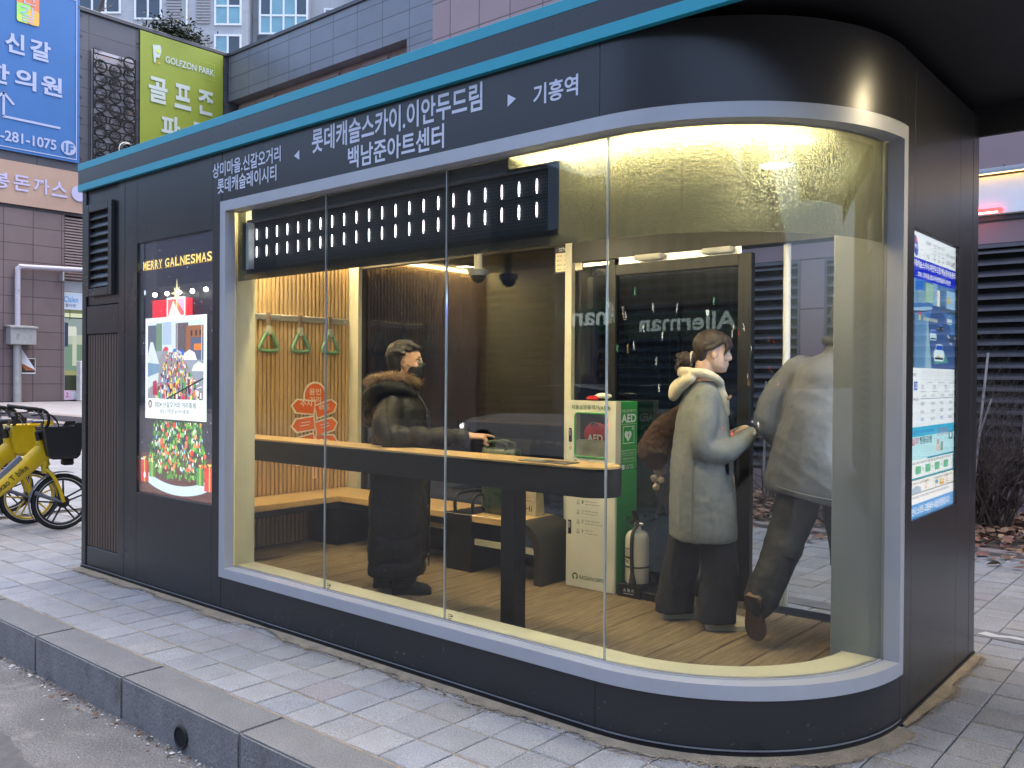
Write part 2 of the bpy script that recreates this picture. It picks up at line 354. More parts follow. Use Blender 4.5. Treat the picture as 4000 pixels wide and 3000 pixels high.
# ---------------------------------------------------------------- ground
bm = bmesh.new()
box(bm, -60, 60, -17.4, -.935, -.6, -.2)
road = setp(obj('road', bm, mRoad), kind='structure')
bm = bmesh.new(); box(bm, -200, 200, -200, 200, -1.2, -.62)
setp(obj('ground', bm, mFarPave), kind='structure')
bm = bmesh.new()
x = -12.43
while x < 12:
    box(bm, x + .0035, x + .9965, -.935, -.716, -.3, 0, .008, 2); x += 1.0
for f in bm.faces: f.material_index = 1 if f.normal.y < -.5 or (f.calc_center_median().y < -.93 and f.normal.y < -.2) else 0
bmesh.ops.recalc_face_normals(bm, faces=bm.faces); bm.normal_update()
for f in bm.faces: f.material_index = 1 if f.normal.y < -.8 else 0
kb = len(bm.faces); box(bm, -12.4, 12, -.926, -.722, -.3, -.010); bm.faces.ensure_lookup_table()
for f in bm.faces[kb:]: f.material_index = 2
setp(obj('kerb', bm, [mStone, mKerbF, mSoil], normals=False), kind='structure')
# drain outlet in the kerb face
g = thing('drain_pipe', (3.13, -.94, -.135), 'black round drain pipe mouth set in the kerb face', 'drain pipe')
bm = bmesh.new(); tube(bm, [(3.13, -.943, -.135), (3.13, -.80, -.135)], .045, 24)
obj('bore', bm, mDark, g)
bm = bmesh.new(); tube(bm, [(3.13 + .047 * math.cos(2 * PI * i / 24), -.944, -.135 + .047 * math.sin(2 * PI * i / 24)) for i in range(24)], .0055, 6, loop=True)
obj('rim', bm, mPlas, g, smooth=True)
# pavement: bedding sand, single pavers near the camera, a tiled sheet farther off
bm = bmesh.new()
def quad(bm, x0, x1, y0, y1, z, mi):
    f = bm.faces.new([bm.verts.new(p) for p in ((x0, y0, z), (x1, y0, z), (x1, y1, z), (x0, y1, z))]); f.material_index = mi
    return f
cl = bm.loops.layers.float_color.new('Col')
quad(bm, -3, 9.1, -.716, 5.2, -.0118, 4)
for j in range(28): quad(bm, -3, 9.1, -.710 + j * .2105 - .0065, -.710 + j * .2105 + .0065, -.0045, 1)
quad(bm, -60, -3, -.716, 7, 0, 2); quad(bm, 9.1, 60, -.716, 7, 0, 2); quad(bm, -3, -1.2, 5.2, 7, 0, 2)
rnd = random.Random(3); PX, PY = .2045, .2105
i0 = int(-3 / PX)
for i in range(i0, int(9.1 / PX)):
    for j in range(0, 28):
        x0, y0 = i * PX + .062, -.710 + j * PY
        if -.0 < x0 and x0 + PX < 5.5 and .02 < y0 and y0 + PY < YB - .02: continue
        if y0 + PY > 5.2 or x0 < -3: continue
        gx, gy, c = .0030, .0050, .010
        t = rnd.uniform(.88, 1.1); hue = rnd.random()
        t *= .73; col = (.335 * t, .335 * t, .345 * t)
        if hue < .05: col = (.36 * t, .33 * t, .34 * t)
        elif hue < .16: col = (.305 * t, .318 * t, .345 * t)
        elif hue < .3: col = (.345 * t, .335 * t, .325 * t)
        if y0 > YB: col = tuple(k * .9 for k in col)  # pavers behind the shelter coloured darker to stand for the shade there
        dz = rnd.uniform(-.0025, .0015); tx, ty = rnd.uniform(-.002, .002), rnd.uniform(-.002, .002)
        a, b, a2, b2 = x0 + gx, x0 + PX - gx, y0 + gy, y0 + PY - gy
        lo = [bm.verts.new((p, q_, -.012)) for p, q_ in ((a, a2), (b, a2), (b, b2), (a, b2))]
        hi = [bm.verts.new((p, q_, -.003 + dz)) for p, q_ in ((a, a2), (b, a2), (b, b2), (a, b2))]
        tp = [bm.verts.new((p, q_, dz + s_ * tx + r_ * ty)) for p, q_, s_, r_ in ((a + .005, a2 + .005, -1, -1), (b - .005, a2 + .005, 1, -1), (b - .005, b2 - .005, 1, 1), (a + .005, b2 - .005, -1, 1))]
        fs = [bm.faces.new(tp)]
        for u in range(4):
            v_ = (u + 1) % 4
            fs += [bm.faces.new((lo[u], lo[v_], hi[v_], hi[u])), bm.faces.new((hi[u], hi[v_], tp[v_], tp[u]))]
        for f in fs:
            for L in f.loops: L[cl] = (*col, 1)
# sand swept against the foot of the shelter, wide and narrow in turn
def sandline(pts, wid, mi, sd):
    r_ = random.Random(sd); prev = None
    for k, (p, nrm) in enumerate(pts):
        ww = wid * (.75 + .8 * noise.noise(V((p.x * 2.3, p.y * 2.3, sd))) + .35 * noise.noise(V((p.x * 11, p.y * 11, sd))))
        cur = (bm.verts.new(p + V((0, 0, .012))), bm.verts.new(p + nrm * max(.012, ww) + V((0, 0, .0015))))
        if prev:
            f = bm.faces.new((prev[0], prev[1], cur[1], cur[0])); f.material_index = mi
        for q_ in range(9):
            c_ = p + nrm * (ww * (.7 + abs(r_.gauss(0, .45)))) + V((nrm.y, -nrm.x, 0)) * r_.uniform(-.03, .03); e_ = r_.uniform(.002, .007); a_ = r_.uniform(0, 6)
            f = bm.faces.new([bm.verts.new(c_ + V((e_ * math.cos(a_ + h), e_ * math.sin(a_ + h), .0035))) for h in (0, 1.3, 2.7, 4.1, 5.2)]); f.material_index = mi
        prev = cur
fp = []
for k in range(240): fp.append((V((-.02 + 4.69 * k / 239, 0.004, 0)), V((0, -1, 0))))
for k in range(1, 70):
    a = R(90 * k / 70); fp.append((V((X3 + RC * math.sin(a), RC - RC * math.cos(a), 0)), V((math.sin(a), -math.cos(a), 0))))
sandline(fp, .085, 1, 5)
sandline([(V((XR - .004, RC + .02 + 1.25 * k / 80, 0)), V((1, 0, 0))) for k in range(81)], .09, 3, 9)
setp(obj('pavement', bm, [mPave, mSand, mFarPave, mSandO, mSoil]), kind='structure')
# grit and leaf crumbs in the gutter
bm = bmesh.new(); rnd = random.Random(11); cl = bm.loops.layers.float_color.new('Col')
for k in range(1500):
    x = rnd.uniform(-2, 6); y = -.945 - abs(rnd.gauss(0, .035)) if rnd.random() < .72 else rnd.uniform(-2.6, -.95)
    s = rnd.uniform(.003, .011) if k % 9 else rnd.uniform(.012, .022); z = -.2 + s * .3
    col = rnd.choice(((.1, .08, .065), (.33, .31, .28), (.2, .17, .14), (.16, .09, .05), (.42, .41, .40), (.05, .045, .04)))
    ax = rnd.uniform(0, PI); q4 = [bm.verts.new((x + s * math.cos(ax + h) * (1 if i % 2 else .6), y + s * math.sin(ax + h) * (1 if i % 2 else .6), -.1995 + rnd.uniform(0, s * .4))) for i, h in enumerate((0, 1.6, 3.1, 4.7))]
    tp = bm.verts.new((x, y, z + s * .5))
    for i in range(4):
        f = bm.faces.new((q4[i], q4[(i + 1) % 4], tp))
        for L in f.loops: L[cl] = (*col, 1)
setp(obj('gutter_grit', bm, mLeafD), 'loose grit and leaf crumbs lying along the foot of the kerb', 'grit', kind='stuff')
bm = bmesh.new()
pp = smooth_path([(1.2, -1.30, -.1985), (1.8, -1.38, -.1985), (2.4, -1.425, -.1985), (2.9, -1.5, -.1985), (3.6, -1.66, -.1985), (4.4, -1.7, -.1985)], 8)
pr_ = None
for k, p in enumerate(pp):
    ww = .05 + .02 * noise.noise(p * 9); cur = (bm.verts.new(p + V((0, ww, 0))), bm.verts.new(p - V((0, ww + .1, 0))))
    if pr_: bm.faces.new((pr_[0], pr_[1], cur[1], cur[0]))
    pr_ = cur
setp(obj('road_joint', bm, M('asphalt_edge', (.075, .072, .072), .9, var=.3, vs=20, bump=.8, bs=90)), kind='structure')
# planting bed behind the shelter with dead leaves
bm = bmesh.new(); box(bm, -1.2, 14, 5.32, 7.5, -.3, .03)
setp(obj('planting_bed', bm, mSoil), kind='structure')
bm = bmesh.new()
x = -1.2
while x < 13: box(bm, x, x + .995, 5.2, 5.32, -.3, .035, .008); x += 1.0
setp(obj('bed_edging', bm, mSteps), kind='structure')
bm = bmesh.new(); rnd = random.Random(5); cl = bm.loops.layers.float_color.new('Col')
for k in range(5200):
    x, y = rnd.uniform(.0, 9), (rnd.uniform(5.36, 7.4) if rnd.random() < .93 else rnd.uniform(4.7, 5.3)); s = rnd.uniform(.025, .06); a = rnd.uniform(0, 2 * PI)
    z0 = (.035 + rnd.uniform(0, .05)) if y > 5.32 else .045 if y > 5.18 else .004
    d, e = V((math.cos(a), math.sin(a), rnd.uniform(-.35, .35))), V((-math.sin(a), math.cos(a), rnd.uniform(-.5, .5)))
    c = V((x, y, z0 + s * .25)); col = rnd.choice(((.17, .085, .045), (.22, .12, .07), (.12, .07, .05), (.27, .17, .10), (.15, .07, .055)))
    pts = [c + d * s, c + d * s * .35 + e * s * .45, c - d * s * .6 + e * s * .35, c - d * s, c - d * s * .6 - e * s * .35 + V((0, 0, s * .3)), c + d * s * .35 - e * s * .45 + V((0, 0, s * .3))]
    f = bm.faces.new([bm.verts.new(p) for p in pts])
    for L in f.loops: L[cl] = (*col, 1)
setp(obj('fallen_leaves', bm, mLeafD, normals=False), 'brown fallen leaves covering the soil below the bare shrubs', 'leaves', kind='stuff')
# drain cover strip behind the shelter
g = thing('drain_channel', (5.9, 2.6, 0), 'narrow grey drain channel cover crossing the pavers behind the shelter', 'drain cover')
bm = bmesh.new(); box(bm, 3.2, 8.6, 2.56, 2.72, -.02, .006, .003); obj('cover', bm, M('drain_concrete', (.13, .13, .135), .8, var=.25, vs=9, speck=.3), g)
A = Art((5.50, 2.575, .0062), (1, 0, 0), (0, 1, 0), .001); A.poly([(0, .03), (.07, .01), (.16, .05), (.25, .04), (.27, .08), (.18, .10), (.10, .075), (.03, .10)], (.42, .42, .42)); A.build('paint_patch', mInk, g)
# podium and its two steps, far left
bm = bmesh.new()
box(bm, -60, -4.4, 7.0, 7.45, -.3, .16, .01); box(bm, -60, -4.4, 7.45, 7.9, -.3, .32, .01)
setp(obj('steps', bm, mSteps), kind='structure')
bm = bmesh.new(); box(bm, -60, -4.4, 7.9, 21, -.3, .318)
setp(obj('plaza', bm, mPodium), kind='structure')
# ---------------------------------------------------------------- the bus shelter
SH = thing('bus_shelter', (2.8, 1.1, 0), 'charcoal glass fronted bus shelter with rounded corner and teal striped roof edge', 'bus shelter')
ZF0, ZF1, ZG0, ZG1 = .226, 2.50, .283, 2.440      # window frame outer / glass opening
TOP = 2.83; TH = .05
SA, SB, SZ0, SZ1 = .843, 1.795, .6455, 2.347       # left screen
YA, YS, RZ0, RZ1 = 1.055, 1.797, .842, 2.105       # right screen
bm = bmesh.new()
# left post, its inset bay (x .07-.57), trim post, then the sheet with the screen cut out
box(bm, 0, .066, 0, .06, 0, TOP, .004); box(bm, .574, .666, 0, .06, 0, TOP, .004)
box(bm, .070, .570, .012, .06, 1.955, TOP - .02, .004); box(bm, .070, .570, .004, .06, 1.745, 1.951, .004); box(bm, .070, .570, .008, .06, 0, .176, .004)
for a in ((.670, SA, 0, TOP), (SB, 1.896, 0, TOP)): box(bm, a[0], a[1], 0, TH, a[2], a[3], .002)
box(bm, SA, SB, 0, TH, 0, SZ0, .002); box(bm, SA, SB, 0, TH, SZ1, TOP, .002)
box(bm, 0, .05, .06, YB, 0, TOP)                     # left end
box(bm, .05, .70, 2.12, YB, 0, TOP)                  # rear, left stretch
obj('wall', bm, mWall, SH)
bm = bmesh.new()                                     # sheet above and below the window, bent round the corner
loftcuts = [(1.900, X3 - .002)]
def strip(bm, z0, z1):
    box(bm, 1.900, X3 - .003, 0, TH, z0, z1, .002)
    a, b = plan(0, X3 + .0005, None, 30)[1:], plan(TH, X3 + .0005, None, 30)[1:]
    loft(bm, [[p + V((0, 0, z0)), q + V((0, 0, z0)), q + V((0, 0, z1)), p + V((0, 0, z1))] for p, q in zip(a, b)])
strip(bm, 0, ZF0 + .02); strip(bm, ZF1 - .02, TOP)
box(bm, XR - TH, XR, RC + .004, YA, 0, TOP, .002); box(bm, XR - TH, XR, YS, YB - .125, 0, TOP, .002)
box(bm, XR - TH, XR, YA, YS, 0, RZ0, .002); box(bm, XR - TH, XR, YA, YS, RZ1, TOP, .002)
box(bm, XR - .06, XR, YB - .121, YB, 0, TOP, .003)
obj('curved_wall', bm, mWall, SH, smooth=True, angle=25)
bm = bmesh.new()                                     # dark backing behind the open joints
box(bm, .062, .674, .0605, .064, .02, 2.8); box(bm, 1.893, 1.903, TH + .001, TH + .004, .0, ZF0); box(bm, 1.893, 1.903, TH + .001, TH + .004, ZF1, TOP)
obj('joint_backing', bm, mDark, SH)
bm = bmesh.new()                                     # plinth lip
a, b = plan(-.006, -.004, YB), plan(-.001, -.004, YB)
loft(bm, [[p + V((0, 0, .0)), q + V((0, 0, .0)), q + V((0, 0, .022)), p + V((0, 0, .022))] for p, q in zip(a, b)])
obj('plinth_trim', bm, mBlack, SH, smooth=True, angle=25)
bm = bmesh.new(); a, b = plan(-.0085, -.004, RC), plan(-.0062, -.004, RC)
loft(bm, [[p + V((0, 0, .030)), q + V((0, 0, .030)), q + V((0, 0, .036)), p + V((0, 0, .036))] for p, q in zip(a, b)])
obj('plinth_light_line', bm, M('plinth_light_tone', (.20, .21, .23), .4, metal=.3), SH, smooth=True, angle=25)  # paler strip puts the light caught along the lip into the colour
def onplan(s):
    if s < X3: return V((s, 0, 0)), V((1, 0, 0)), V((0, -1, 0))
    a = min(PI / 2, (s - X3) / RC)
    if (s - X3) / RC > PI / 2: return V((XR, RC + (s - X3) - RC * PI / 2, 0)), V((0, 1, 0)), V((1, 0, 0))
    return V((X3 + RC * math.sin(a), RC - RC * math.cos(a), 0)), V((math.cos(a), math.sin(a), 0)), V((math.sin(a), -math.cos(a), 0))
bm = bmesh.new(); rnd = random.Random(17); cl = bm.loops.layers.float_color.new('Col')          # scuffs and splashes along the foot of the wall
for k in range(110):
    s = rnd.uniform(.1, 7.2); z = .045 + abs(rnd.gauss(0, .045)) if k % 6 else rnd.uniform(.05, .2); p, t_, n_ = onplan(s); w_ = rnd.uniform(.002, .014); h_ = rnd.uniform(.0015, .007) if k % 5 else rnd.uniform(.01, .035); w_ = w_ if k % 5 else .003
    c = p + n_ * .0012 + V((0, 0, z)); a0 = rnd.uniform(-.5, .5); pts = []
    for i in range(7):
        a = 2 * PI * i / 7; r_ = rnd.uniform(.6, 1.1); pts.append(c + t_ * (w_ * r_ * math.cos(a)) + V((0, 0, h_ * r_ * math.sin(a) + a0 * w_ * math.cos(a))))
    f = bm.faces.new([bm.verts.new(q_) for q_ in pts]); g_ = rnd.uniform(.035, .085) * (1 if k % 9 else 1.6)
    for L in f.loops: L[cl] = (g_, g_, g_ * 1.03, 1)
setp(obj('scuff_marks', bm, mInk, SH, normals=False), kind='stuff')
# ribbed brown panel low on the left bay
bm = bmesh.new()
box(bm, .072, .568, .040, .058, .178, 1.743)
n = 12
for k in range(n): box(bm, .076 + k * .0412, .076 + k * .0412 + .029, .012, .040, .179, 1.742, .003)
obj('slat_panel', bm, mSlatBrown, SH)
# ventilation louvre
bm = bmesh.new()
vx0, vx1, vz0, vz1 = .10, .51, 2.02, 2.69
fr = [(vx0, vx0 + .055, vz0, vz1), (vx1 - .055, vx1, vz0, vz1), (vx0 + .055, vx1 - .055, vz0, vz0 + .055), (vx0 + .055, vx1 - .055, vz1 - .055, vz1)]
for a in fr: box(bm, a[0], a[1], -.022, .011, a[2], a[3], .004)
vent = obj('vent_frame', bm, mWall, SH)
bm = bmesh.new()
for k in range(9):
    z = vz0 + .075 + k * .0615; prism(bm, [(vx0 + .056, -.014, z - .012), (vx0 + .056, .010, z + .03), (vx0 + .056, .010, z + .036), (vx0 + .056, -.014, z - .004)], (vx1 - vx0 - .112, 0, 0))
obj('louvre', bm, mWall, vent).location
bm = bmesh.new(); box(bm, vx0 + .056, vx1 - .056, .0105, .0115, vz0 + .056, vz1 - .056); obj('vent_void', bm, mDark, vent)
# pale window frame following the bend
bm = bmesh.new()
AE = 86.4
def fband(z0, z1, d0, d1, a1=90): band(bm, d0, d1, 1.962, z0, z1, None, a1, 30)
band(bm, -.014, .052, 1.90, ZF0, ZG0, None, 90, 30); band(bm, -.014, .052, 1.90, ZG1, ZF1, None, 90, 30)
box(bm, 1.90, 1.957, -.014, .052, ZG0, ZG1)
a, b = plan(-.014, 4.67, None, 60)[1:], plan(.052, 4.67, None, 60)[1:]
kk = 58
loft(bm, [[p + V((0, 0, ZG0)), q_ + V((0, 0, ZG0)), q_ + V((0, 0, ZG1)), p + V((0, 0, ZG1))] for p, q_ in zip(a[kk:], b[kk:])])
obj('window_frame', bm, mFrame, SH, smooth=True, angle=30)
bm = bmesh.new()                                     # inner rebate
band(bm, .053, .085, 1.958, ZG0 - .02, ZG0 + .004, None, 86, 30); obj('glazing_bead', bm, mFrame, SH, smooth=True, angle=30); bm = bmesh.new(); band(bm, .053, .085, 1.958, ZG1 - .002, ZG1 + .03, None, 86, 30)
obj('glazing_bead', bm, mFrame, SH, smooth=True, angle=30)
# cream inner sill
bm = bmesh.new(); band(bm, .0855, .225, 1.92, .24, .281, None, 90, 30); obj('inner_sill', bm, mSill, SH, smooth=True, angle=30)
bm = bmesh.new(); band(bm, .0525, .080, 1.92, .05, .24, None, 90, 30); obj('inner_lining', bm, mWhite, SH, smooth=True, angle=30)
# panes: three flat, one bent
XS1, XS2 = 2.827, 3.746
for x0, x1 in ((1.955, XS1 - .003), (XS1 + .003, XS2 - .003), (XS2 + .003, X3 - .004)):
    bm = bmesh.new(); box(bm, x0, x1, .062, .070, ZG0 + .004, ZG1 - .002); obj('window_pane', bm, mGlass, SH)
bm = bmesh.new()
a, b = plan(.062, X3, None, 40, 87)[1:], plan(.070, X3, None, 40, 87)[1:]
loft(bm, [[p + V((0, 0, ZG0 + .004)), q_ + V((0, 0, ZG0 + .004)), q_ + V((0, 0, ZG1 - .002)), p + V((0, 0, ZG1 - .002))] for p, q_ in zip(a, b)])
obj('window_pane', bm, mGlass, SH, smooth=True, angle=30)
for x in (XS1, XS2, X3 - .002):
    bm = bmesh.new(); box(bm, x - .0028, x + .0028, .0605, .0715, ZG0 + .004, ZG1 - .002); obj('glass_joint', bm, mEdge, SH)
# tiny maker's stamps low on the panes
for x in (2.855, 3.775):
    A = Art((0, .0612, 0), (1, 0, 0), (0, 0, 1), .0003)
    for k in range(4): A.rect(x, .318 - k * .009, x + .03 - .004 * k, .321 - k * .009, (.02, .02, .02))
    A.disc(x + .026, .312, .005, (.02, .02, .02))
    A.build('glass_stamp', mInk, SH)
# frosted film on the upper glass
FZ = 2.022
bm = bmesh.new()
def film(x0, x1, z0, z1): box(bm, x0, x1, .074, .078, z0, z1)
film(1.957, 2.035, FZ, ZG1 - .003); film(2.035, 4.408, FZ, 2.088); film(4.408, X3, FZ, ZG1 - .003); film(4.115, 4.408, 2.372, ZG1 - .003)
a, b = plan(.074, X3, None, 40, 87)[1:], plan(.078, X3, None, 40, 87)[1:]
loft(bm, [[p + V((0, 0, FZ)), q_ + V((0, 0, FZ)), q_ + V((0, 0, ZG1 - .003)), p + V((0, 0, ZG1 - .003))] for p, q_ in zip(a, b)])
obj('frosted_film', bm, mFrost, SH, smooth=True, angle=30)
# floor boards, ceiling, inner walls
bm = bmesh.new(); x = 3.83 - 17 * .2075
while x < 5.45:
    x1 = min(x + .2075, 5.52)
    y0 = .09 if x1 < 4.7 else max(.09, RC - math.sqrt(max(0, (RC - .06) ** 2 - max(0, x1 - X3) ** 2)))
    box(bm, x + .003, x1 - .003, y0, 1.99, .07, .1, .005); x += .2075
obj('floor_deck', bm, mDeck, SH)
bm = bmesh.new(); cp = plan(.09, .06, 2.1); loft(bm, [[p + V((0, 0, zz)) for p in cp] + [V((.06, 2.1, zz))] for zz in (.01, .066)]); obj('floor_base', bm, mDark, SH)
bm = bmesh.new()
cp = plan(.09, .7, 2.1)
loft(bm, [[p + V((0, 0, 2.50)) for p in cp] + [V((.7, 2.1, 2.50))], [p + V((0, 0, 2.53)) for p in cp] + [V((.7, 2.1, 2.53))]])
obj('ceiling', bm, mCeil, SH)
bm = bmesh.new(); box(bm, .70, .722, .24, 2.0, .1, 2.5)
k = 0; y = .25
while y < 1.97: box(bm, .722, .742, y, y + .026, .1, 2.5, .003); y += .0392
sl = obj('wood_slat_wall', bm, mSlat, SH)
bm = bmesh.new(); box(bm, 1.86, 1.90, .065, .235, .1, 2.5); box(bm, .70, 1.86, .205, .235, .1, 2.5); obj('partition', bm, mSill, SH)
mPost = M('pale_post_paint', (.62, .60, .50), .45, var=.04)       # rear glazing frame: posts, header, foot rail
for x0, x1 in ((.705, .86), (3.055, 3.11)): bm = bmesh.new(); box(bm, x0, x1, 1.93, 2.0, .1, 2.5); obj('pale_post', bm, mPost, SH)
bm = bmesh.new()
box(bm, .86, 3.055, 1.94, 2.0, 2.36, 2.5); box(bm, 3.11, 5.53, 1.94, 2.08, 2.24, 2.5)
box(bm, .86, 3.055, 1.95, 1.99, .1, .16); box(bm, 3.11, 4.36, 1.95, 2.0, .1, .15); box(bm, 3.40, 3.445, 1.955, 1.995, .15, 2.24)
box(bm, .70, 5.53, 2.08, 2.12, 2.3, TOP)
obj('rear_frame', bm, mBlack, SH)
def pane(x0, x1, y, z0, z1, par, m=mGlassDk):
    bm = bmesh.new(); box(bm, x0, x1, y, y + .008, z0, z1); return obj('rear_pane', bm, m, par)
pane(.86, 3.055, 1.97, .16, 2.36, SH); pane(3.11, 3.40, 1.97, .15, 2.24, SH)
# sliding door, pushed to the left of its opening
bm = bmesh.new()
for a in ((3.45, 3.50, .15, 2.19), (4.362, 4.445, .105, 2.19), (3.50, 4.362, .15, .215), (3.50, 4.362, 2.12, 2.19)): box(bm, a[0], a[1], 1.885, 1.935, a[2], a[3], .002)
door = obj('door_frame', bm, mBlack, SH)
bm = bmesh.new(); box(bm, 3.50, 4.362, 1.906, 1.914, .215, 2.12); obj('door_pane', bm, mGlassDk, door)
bm = bmesh.new(); box(bm, 3.50, 4.362, 1.925, 1.932, 2.19, 2.238); obj('door_track', bm, mSteel, door)
bm = bmesh.new(); box(bm, 4.39, 4.43, 1.86, 1.885, .105, .14); obj('floor_guide', bm, mSteel, door)
bm = bmesh.new(); tube(bm, [(4.60, 2.03, .12), (4.60, 2.03, 2.24)], .022, 14); obj('door_jamb_pole', bm, mWhite, SH, smooth=True)
bm = bmesh.new(); box(bm, 5.275, 5.53, 1.95, 2.06, .1, 2.24); box(bm, 4.44, 5.275, 1.92, 2.09, .06, .102, .004); obj('door_threshold', bm, mBlack, SH)
# door closer light bar over the door
for x in (3.64, 4.12):
    bm = bmesh.new(); box(bm, x, x + .20, 1.87, 1.935, 2.205, 2.238, .008, 2); obj('door_sensor', bm, M('sensor_shell', (.5, .5, .46), .3), SH)
# pictograms on the door glass, printed to be read from outside
A = Art((4.30, 1.9155, 0), (-1, 0, 0), (0, 0, 1), .0004)
wc = (.55, .56, .56)
A2 = []
for k in range(4):
    u = 4.30 - 3.505 - k * .118 - .088; v = 1.535; e = .088; t = .004
    A.frame(u, v, u + e, v + e, t, wc); c = (u + e / 2, v + e / 2)
    if k == 0: A.line(u + .015, v + .02, u + e - .015, v + e - .02, .006, wc); A.rect(c[0] - .02, c[1] - .006, c[0] + .024, c[1] + .004, wc)
    if k == 1: A.line(u + .015, v + .015, u + e - .015, v + e - .015, .006, wc); A.rect(c[0] - .022, c[1] - .02, c[0] + .01, c[1] - .012, wc); A.rect(c[0] - .022, c[1] - .004, c[0] + .01, c[1] + .004, wc)
    if k == 2:
        for r_ in (.012, .023, .034): A.ring(c[0], c[1] - .018, r_, .006, wc, 1, 45, 135, 8)
        A.disc(c[0], c[1] - .018, .005, wc)
    if k == 3: A.poly([(c[0] - .028, c[1] + .002), (c[0] + .016, c[1] - .014), (c[0] + .026, c[1] + .008), (c[0] - .018, c[1] + .024)], wc); A.line(c[0] - .006, c[1], c[0] - .016, c[1] - .028, .006, wc)
    A.text(('휴대폰', '음식물', 'WI-FI', 'CCTV')[k], u + .012, v - .026, u + e - .012, v - .010, wc)
    if k < 2: A.text(('금지구역', '반입금지')[k], u + .012, v - .046, u + e - .012, v - .031, wc)
u = 4.30 - 4.345; v = 1.535
A.frame(u, v, u + .095, v + .095, .004, wc); c = (u + .048, v + .048)
A.poly([(c[0] - .026, c[1] + .022), (c[0] + .026, c[1] + .022), (c[0] + .022, c[1] - .008), (c[0], c[1] - .03), (c[0] - .022, c[1] - .008)], (.4, .41, .41))
A.text('자동문', u + .012, v - .03, u + .083, v - .012, wc)
A.build('door_pictograms', mInk, door)
# equipment housing inside the right wall, behind the passenger screen
bm = bmesh.new(); box(bm, 5.30, 5.525, .87, 1.94, .1, 2.5, .003); obj('screen_housing', bm, M('housing_paint', (.26, .275, .27), .38, metal=.1, var=.05), SH)
# roof: flat slab, teal - charcoal - teal fascia, dark soffit, running on to the right as a canopy
RX1 = 9.2; FY = -.029; RYB = 2.20
z1, z2, z3, z4 = 2.804, 2.854, 2.958, 3.009
bm = bmesh.new()
box(bm, .0, RX1, FY + .03, RYB - .03, 2.885, 3.0)
obj('roof_slab', bm, M('soffit_paint', (.022, .022, .025), .42, metal=.2, var=.08), SH)
bm = bmesh.new()
box(bm, -.004, RX1, FY, FY + .028, z2 + .0006, z3 - .0006); box(bm, -.004, .024, FY + .028, RYB, z1, z4)
box(bm, .03, RX1, RYB - .028, RYB, 2.73, z4, .003)
obj('fascia', bm, mWall, SH)
for a, b in ((z1, z2), (z3, z4)):
    bm = bmesh.new(); box(bm, -.006, RX1, FY - .002, FY + .028, a, b, .001); obj('teal_stripe', bm, mTeal, SH)
# stop names on the band over the window
tc_ = (.60, .62, .72)
for texts, tri in (((('상미마을.신갈오거리', 1.795, 2.655, 2.50, 2.745, .018), ('롯데캐슬레이시티', 1.85, 2.553, 2.46, 2.645, .018)), None), ((('롯데캐슬스카이.이안두드림', 2.785, 2.652, 4.03, 2.782, .02), ('백남준아트센터', 3.09, 2.522, 3.79, 2.637, .02)), None), ((('기흥역', 4.325, 2.612, 4.562, 2.702, .02),), None), ((), [(2.625, 2.665), (2.672, 2.638), (2.672, 2.692)]), ((), [(4.18, 2.637), (4.228, 2.664), (4.18, 2.692)])):
    A = Art((0, -.0012, 0), (1, 0, 0), (0, 0, 1), .0004)
    for t_, a_, b_, c_, d_, bo in texts: A.text(t_, a_, b_, c_, d_, tc_, bold=bo)
    if tri: A.poly(tri, tc_)
    A.build('arrow_mark' if tri else 'stop_name', mInk, SH)
# warm light strip along the front edge of the ceiling
bm = bmesh.new()
a, b = plan(.33, 2.0, None, 24, 78), plan(.36, 2.0, None, 24, 78)
loft(bm, [[p + V((0, 0, 2.462)), q_ + V((0, 0, 2.462)), q_ + V((0, 0, 2.485)), p + V((0, 0, 2.485))] for p, q_ in zip(a, b)])
obj('light_strip', bm, mWarm, SH)
bm = bmesh.new(); box(bm, .75, .775, .3, 1.9, 2.47, 2.49); obj('light_strip', bm, mWarm, SH)  # second strip, added above the slat wall to give it more light
# ---- recessed ceiling lights
for x, y, lab in ((.98, .82, 'round recessed ceiling light nearest the oak slat wall'), (2.95, 1.15, 'round recessed ceiling light above the counter and bench'), (4.90, 1.17, 'bright round ceiling light seen through the frosted bend of the window')):
    g = thing('ceiling_light', (x, y, 2.5), lab, 'ceiling light', 'recessed lights in the shelter ceiling')
    bm = bmesh.new(); tube(bm, [(x + .085 * math.cos(2 * PI * i / 28), y + .085 * math.sin(2 * PI * i / 28), 2.496) for i in range(28)], .009, 8, loop=True); obj('rim', bm, mWhite, g, smooth=True)
    bm = bmesh.new(); tube(bm, [(x, y, 2.492), (x, y, 2.499)], .078, 28); obj('diffuser', bm, mLamp, g)
g = thing('ceiling_light', (6.55, 1.12, 2.885), 'round recessed light in the canopy right of the shelter, mirrored in the bend', 'ceiling light', 'recessed lights in the shelter ceiling')
bm = bmesh.new(); tube(bm, [(6.55 + .085 * math.cos(2 * PI * i / 28), 1.12 + .085 * math.sin(2 * PI * i / 28), 2.881) for i in range(28)], .009, 8, loop=True); obj('rim', bm, mWhite, g, smooth=True)
bm = bmesh.new(); tube(bm, [(6.55, 1.12, 2.877), (6.55, 1.12, 2.884)], .078, 28); obj('diffuser', bm, emat('canopy_lamp_glow', (1, .83, .50), 120), g)
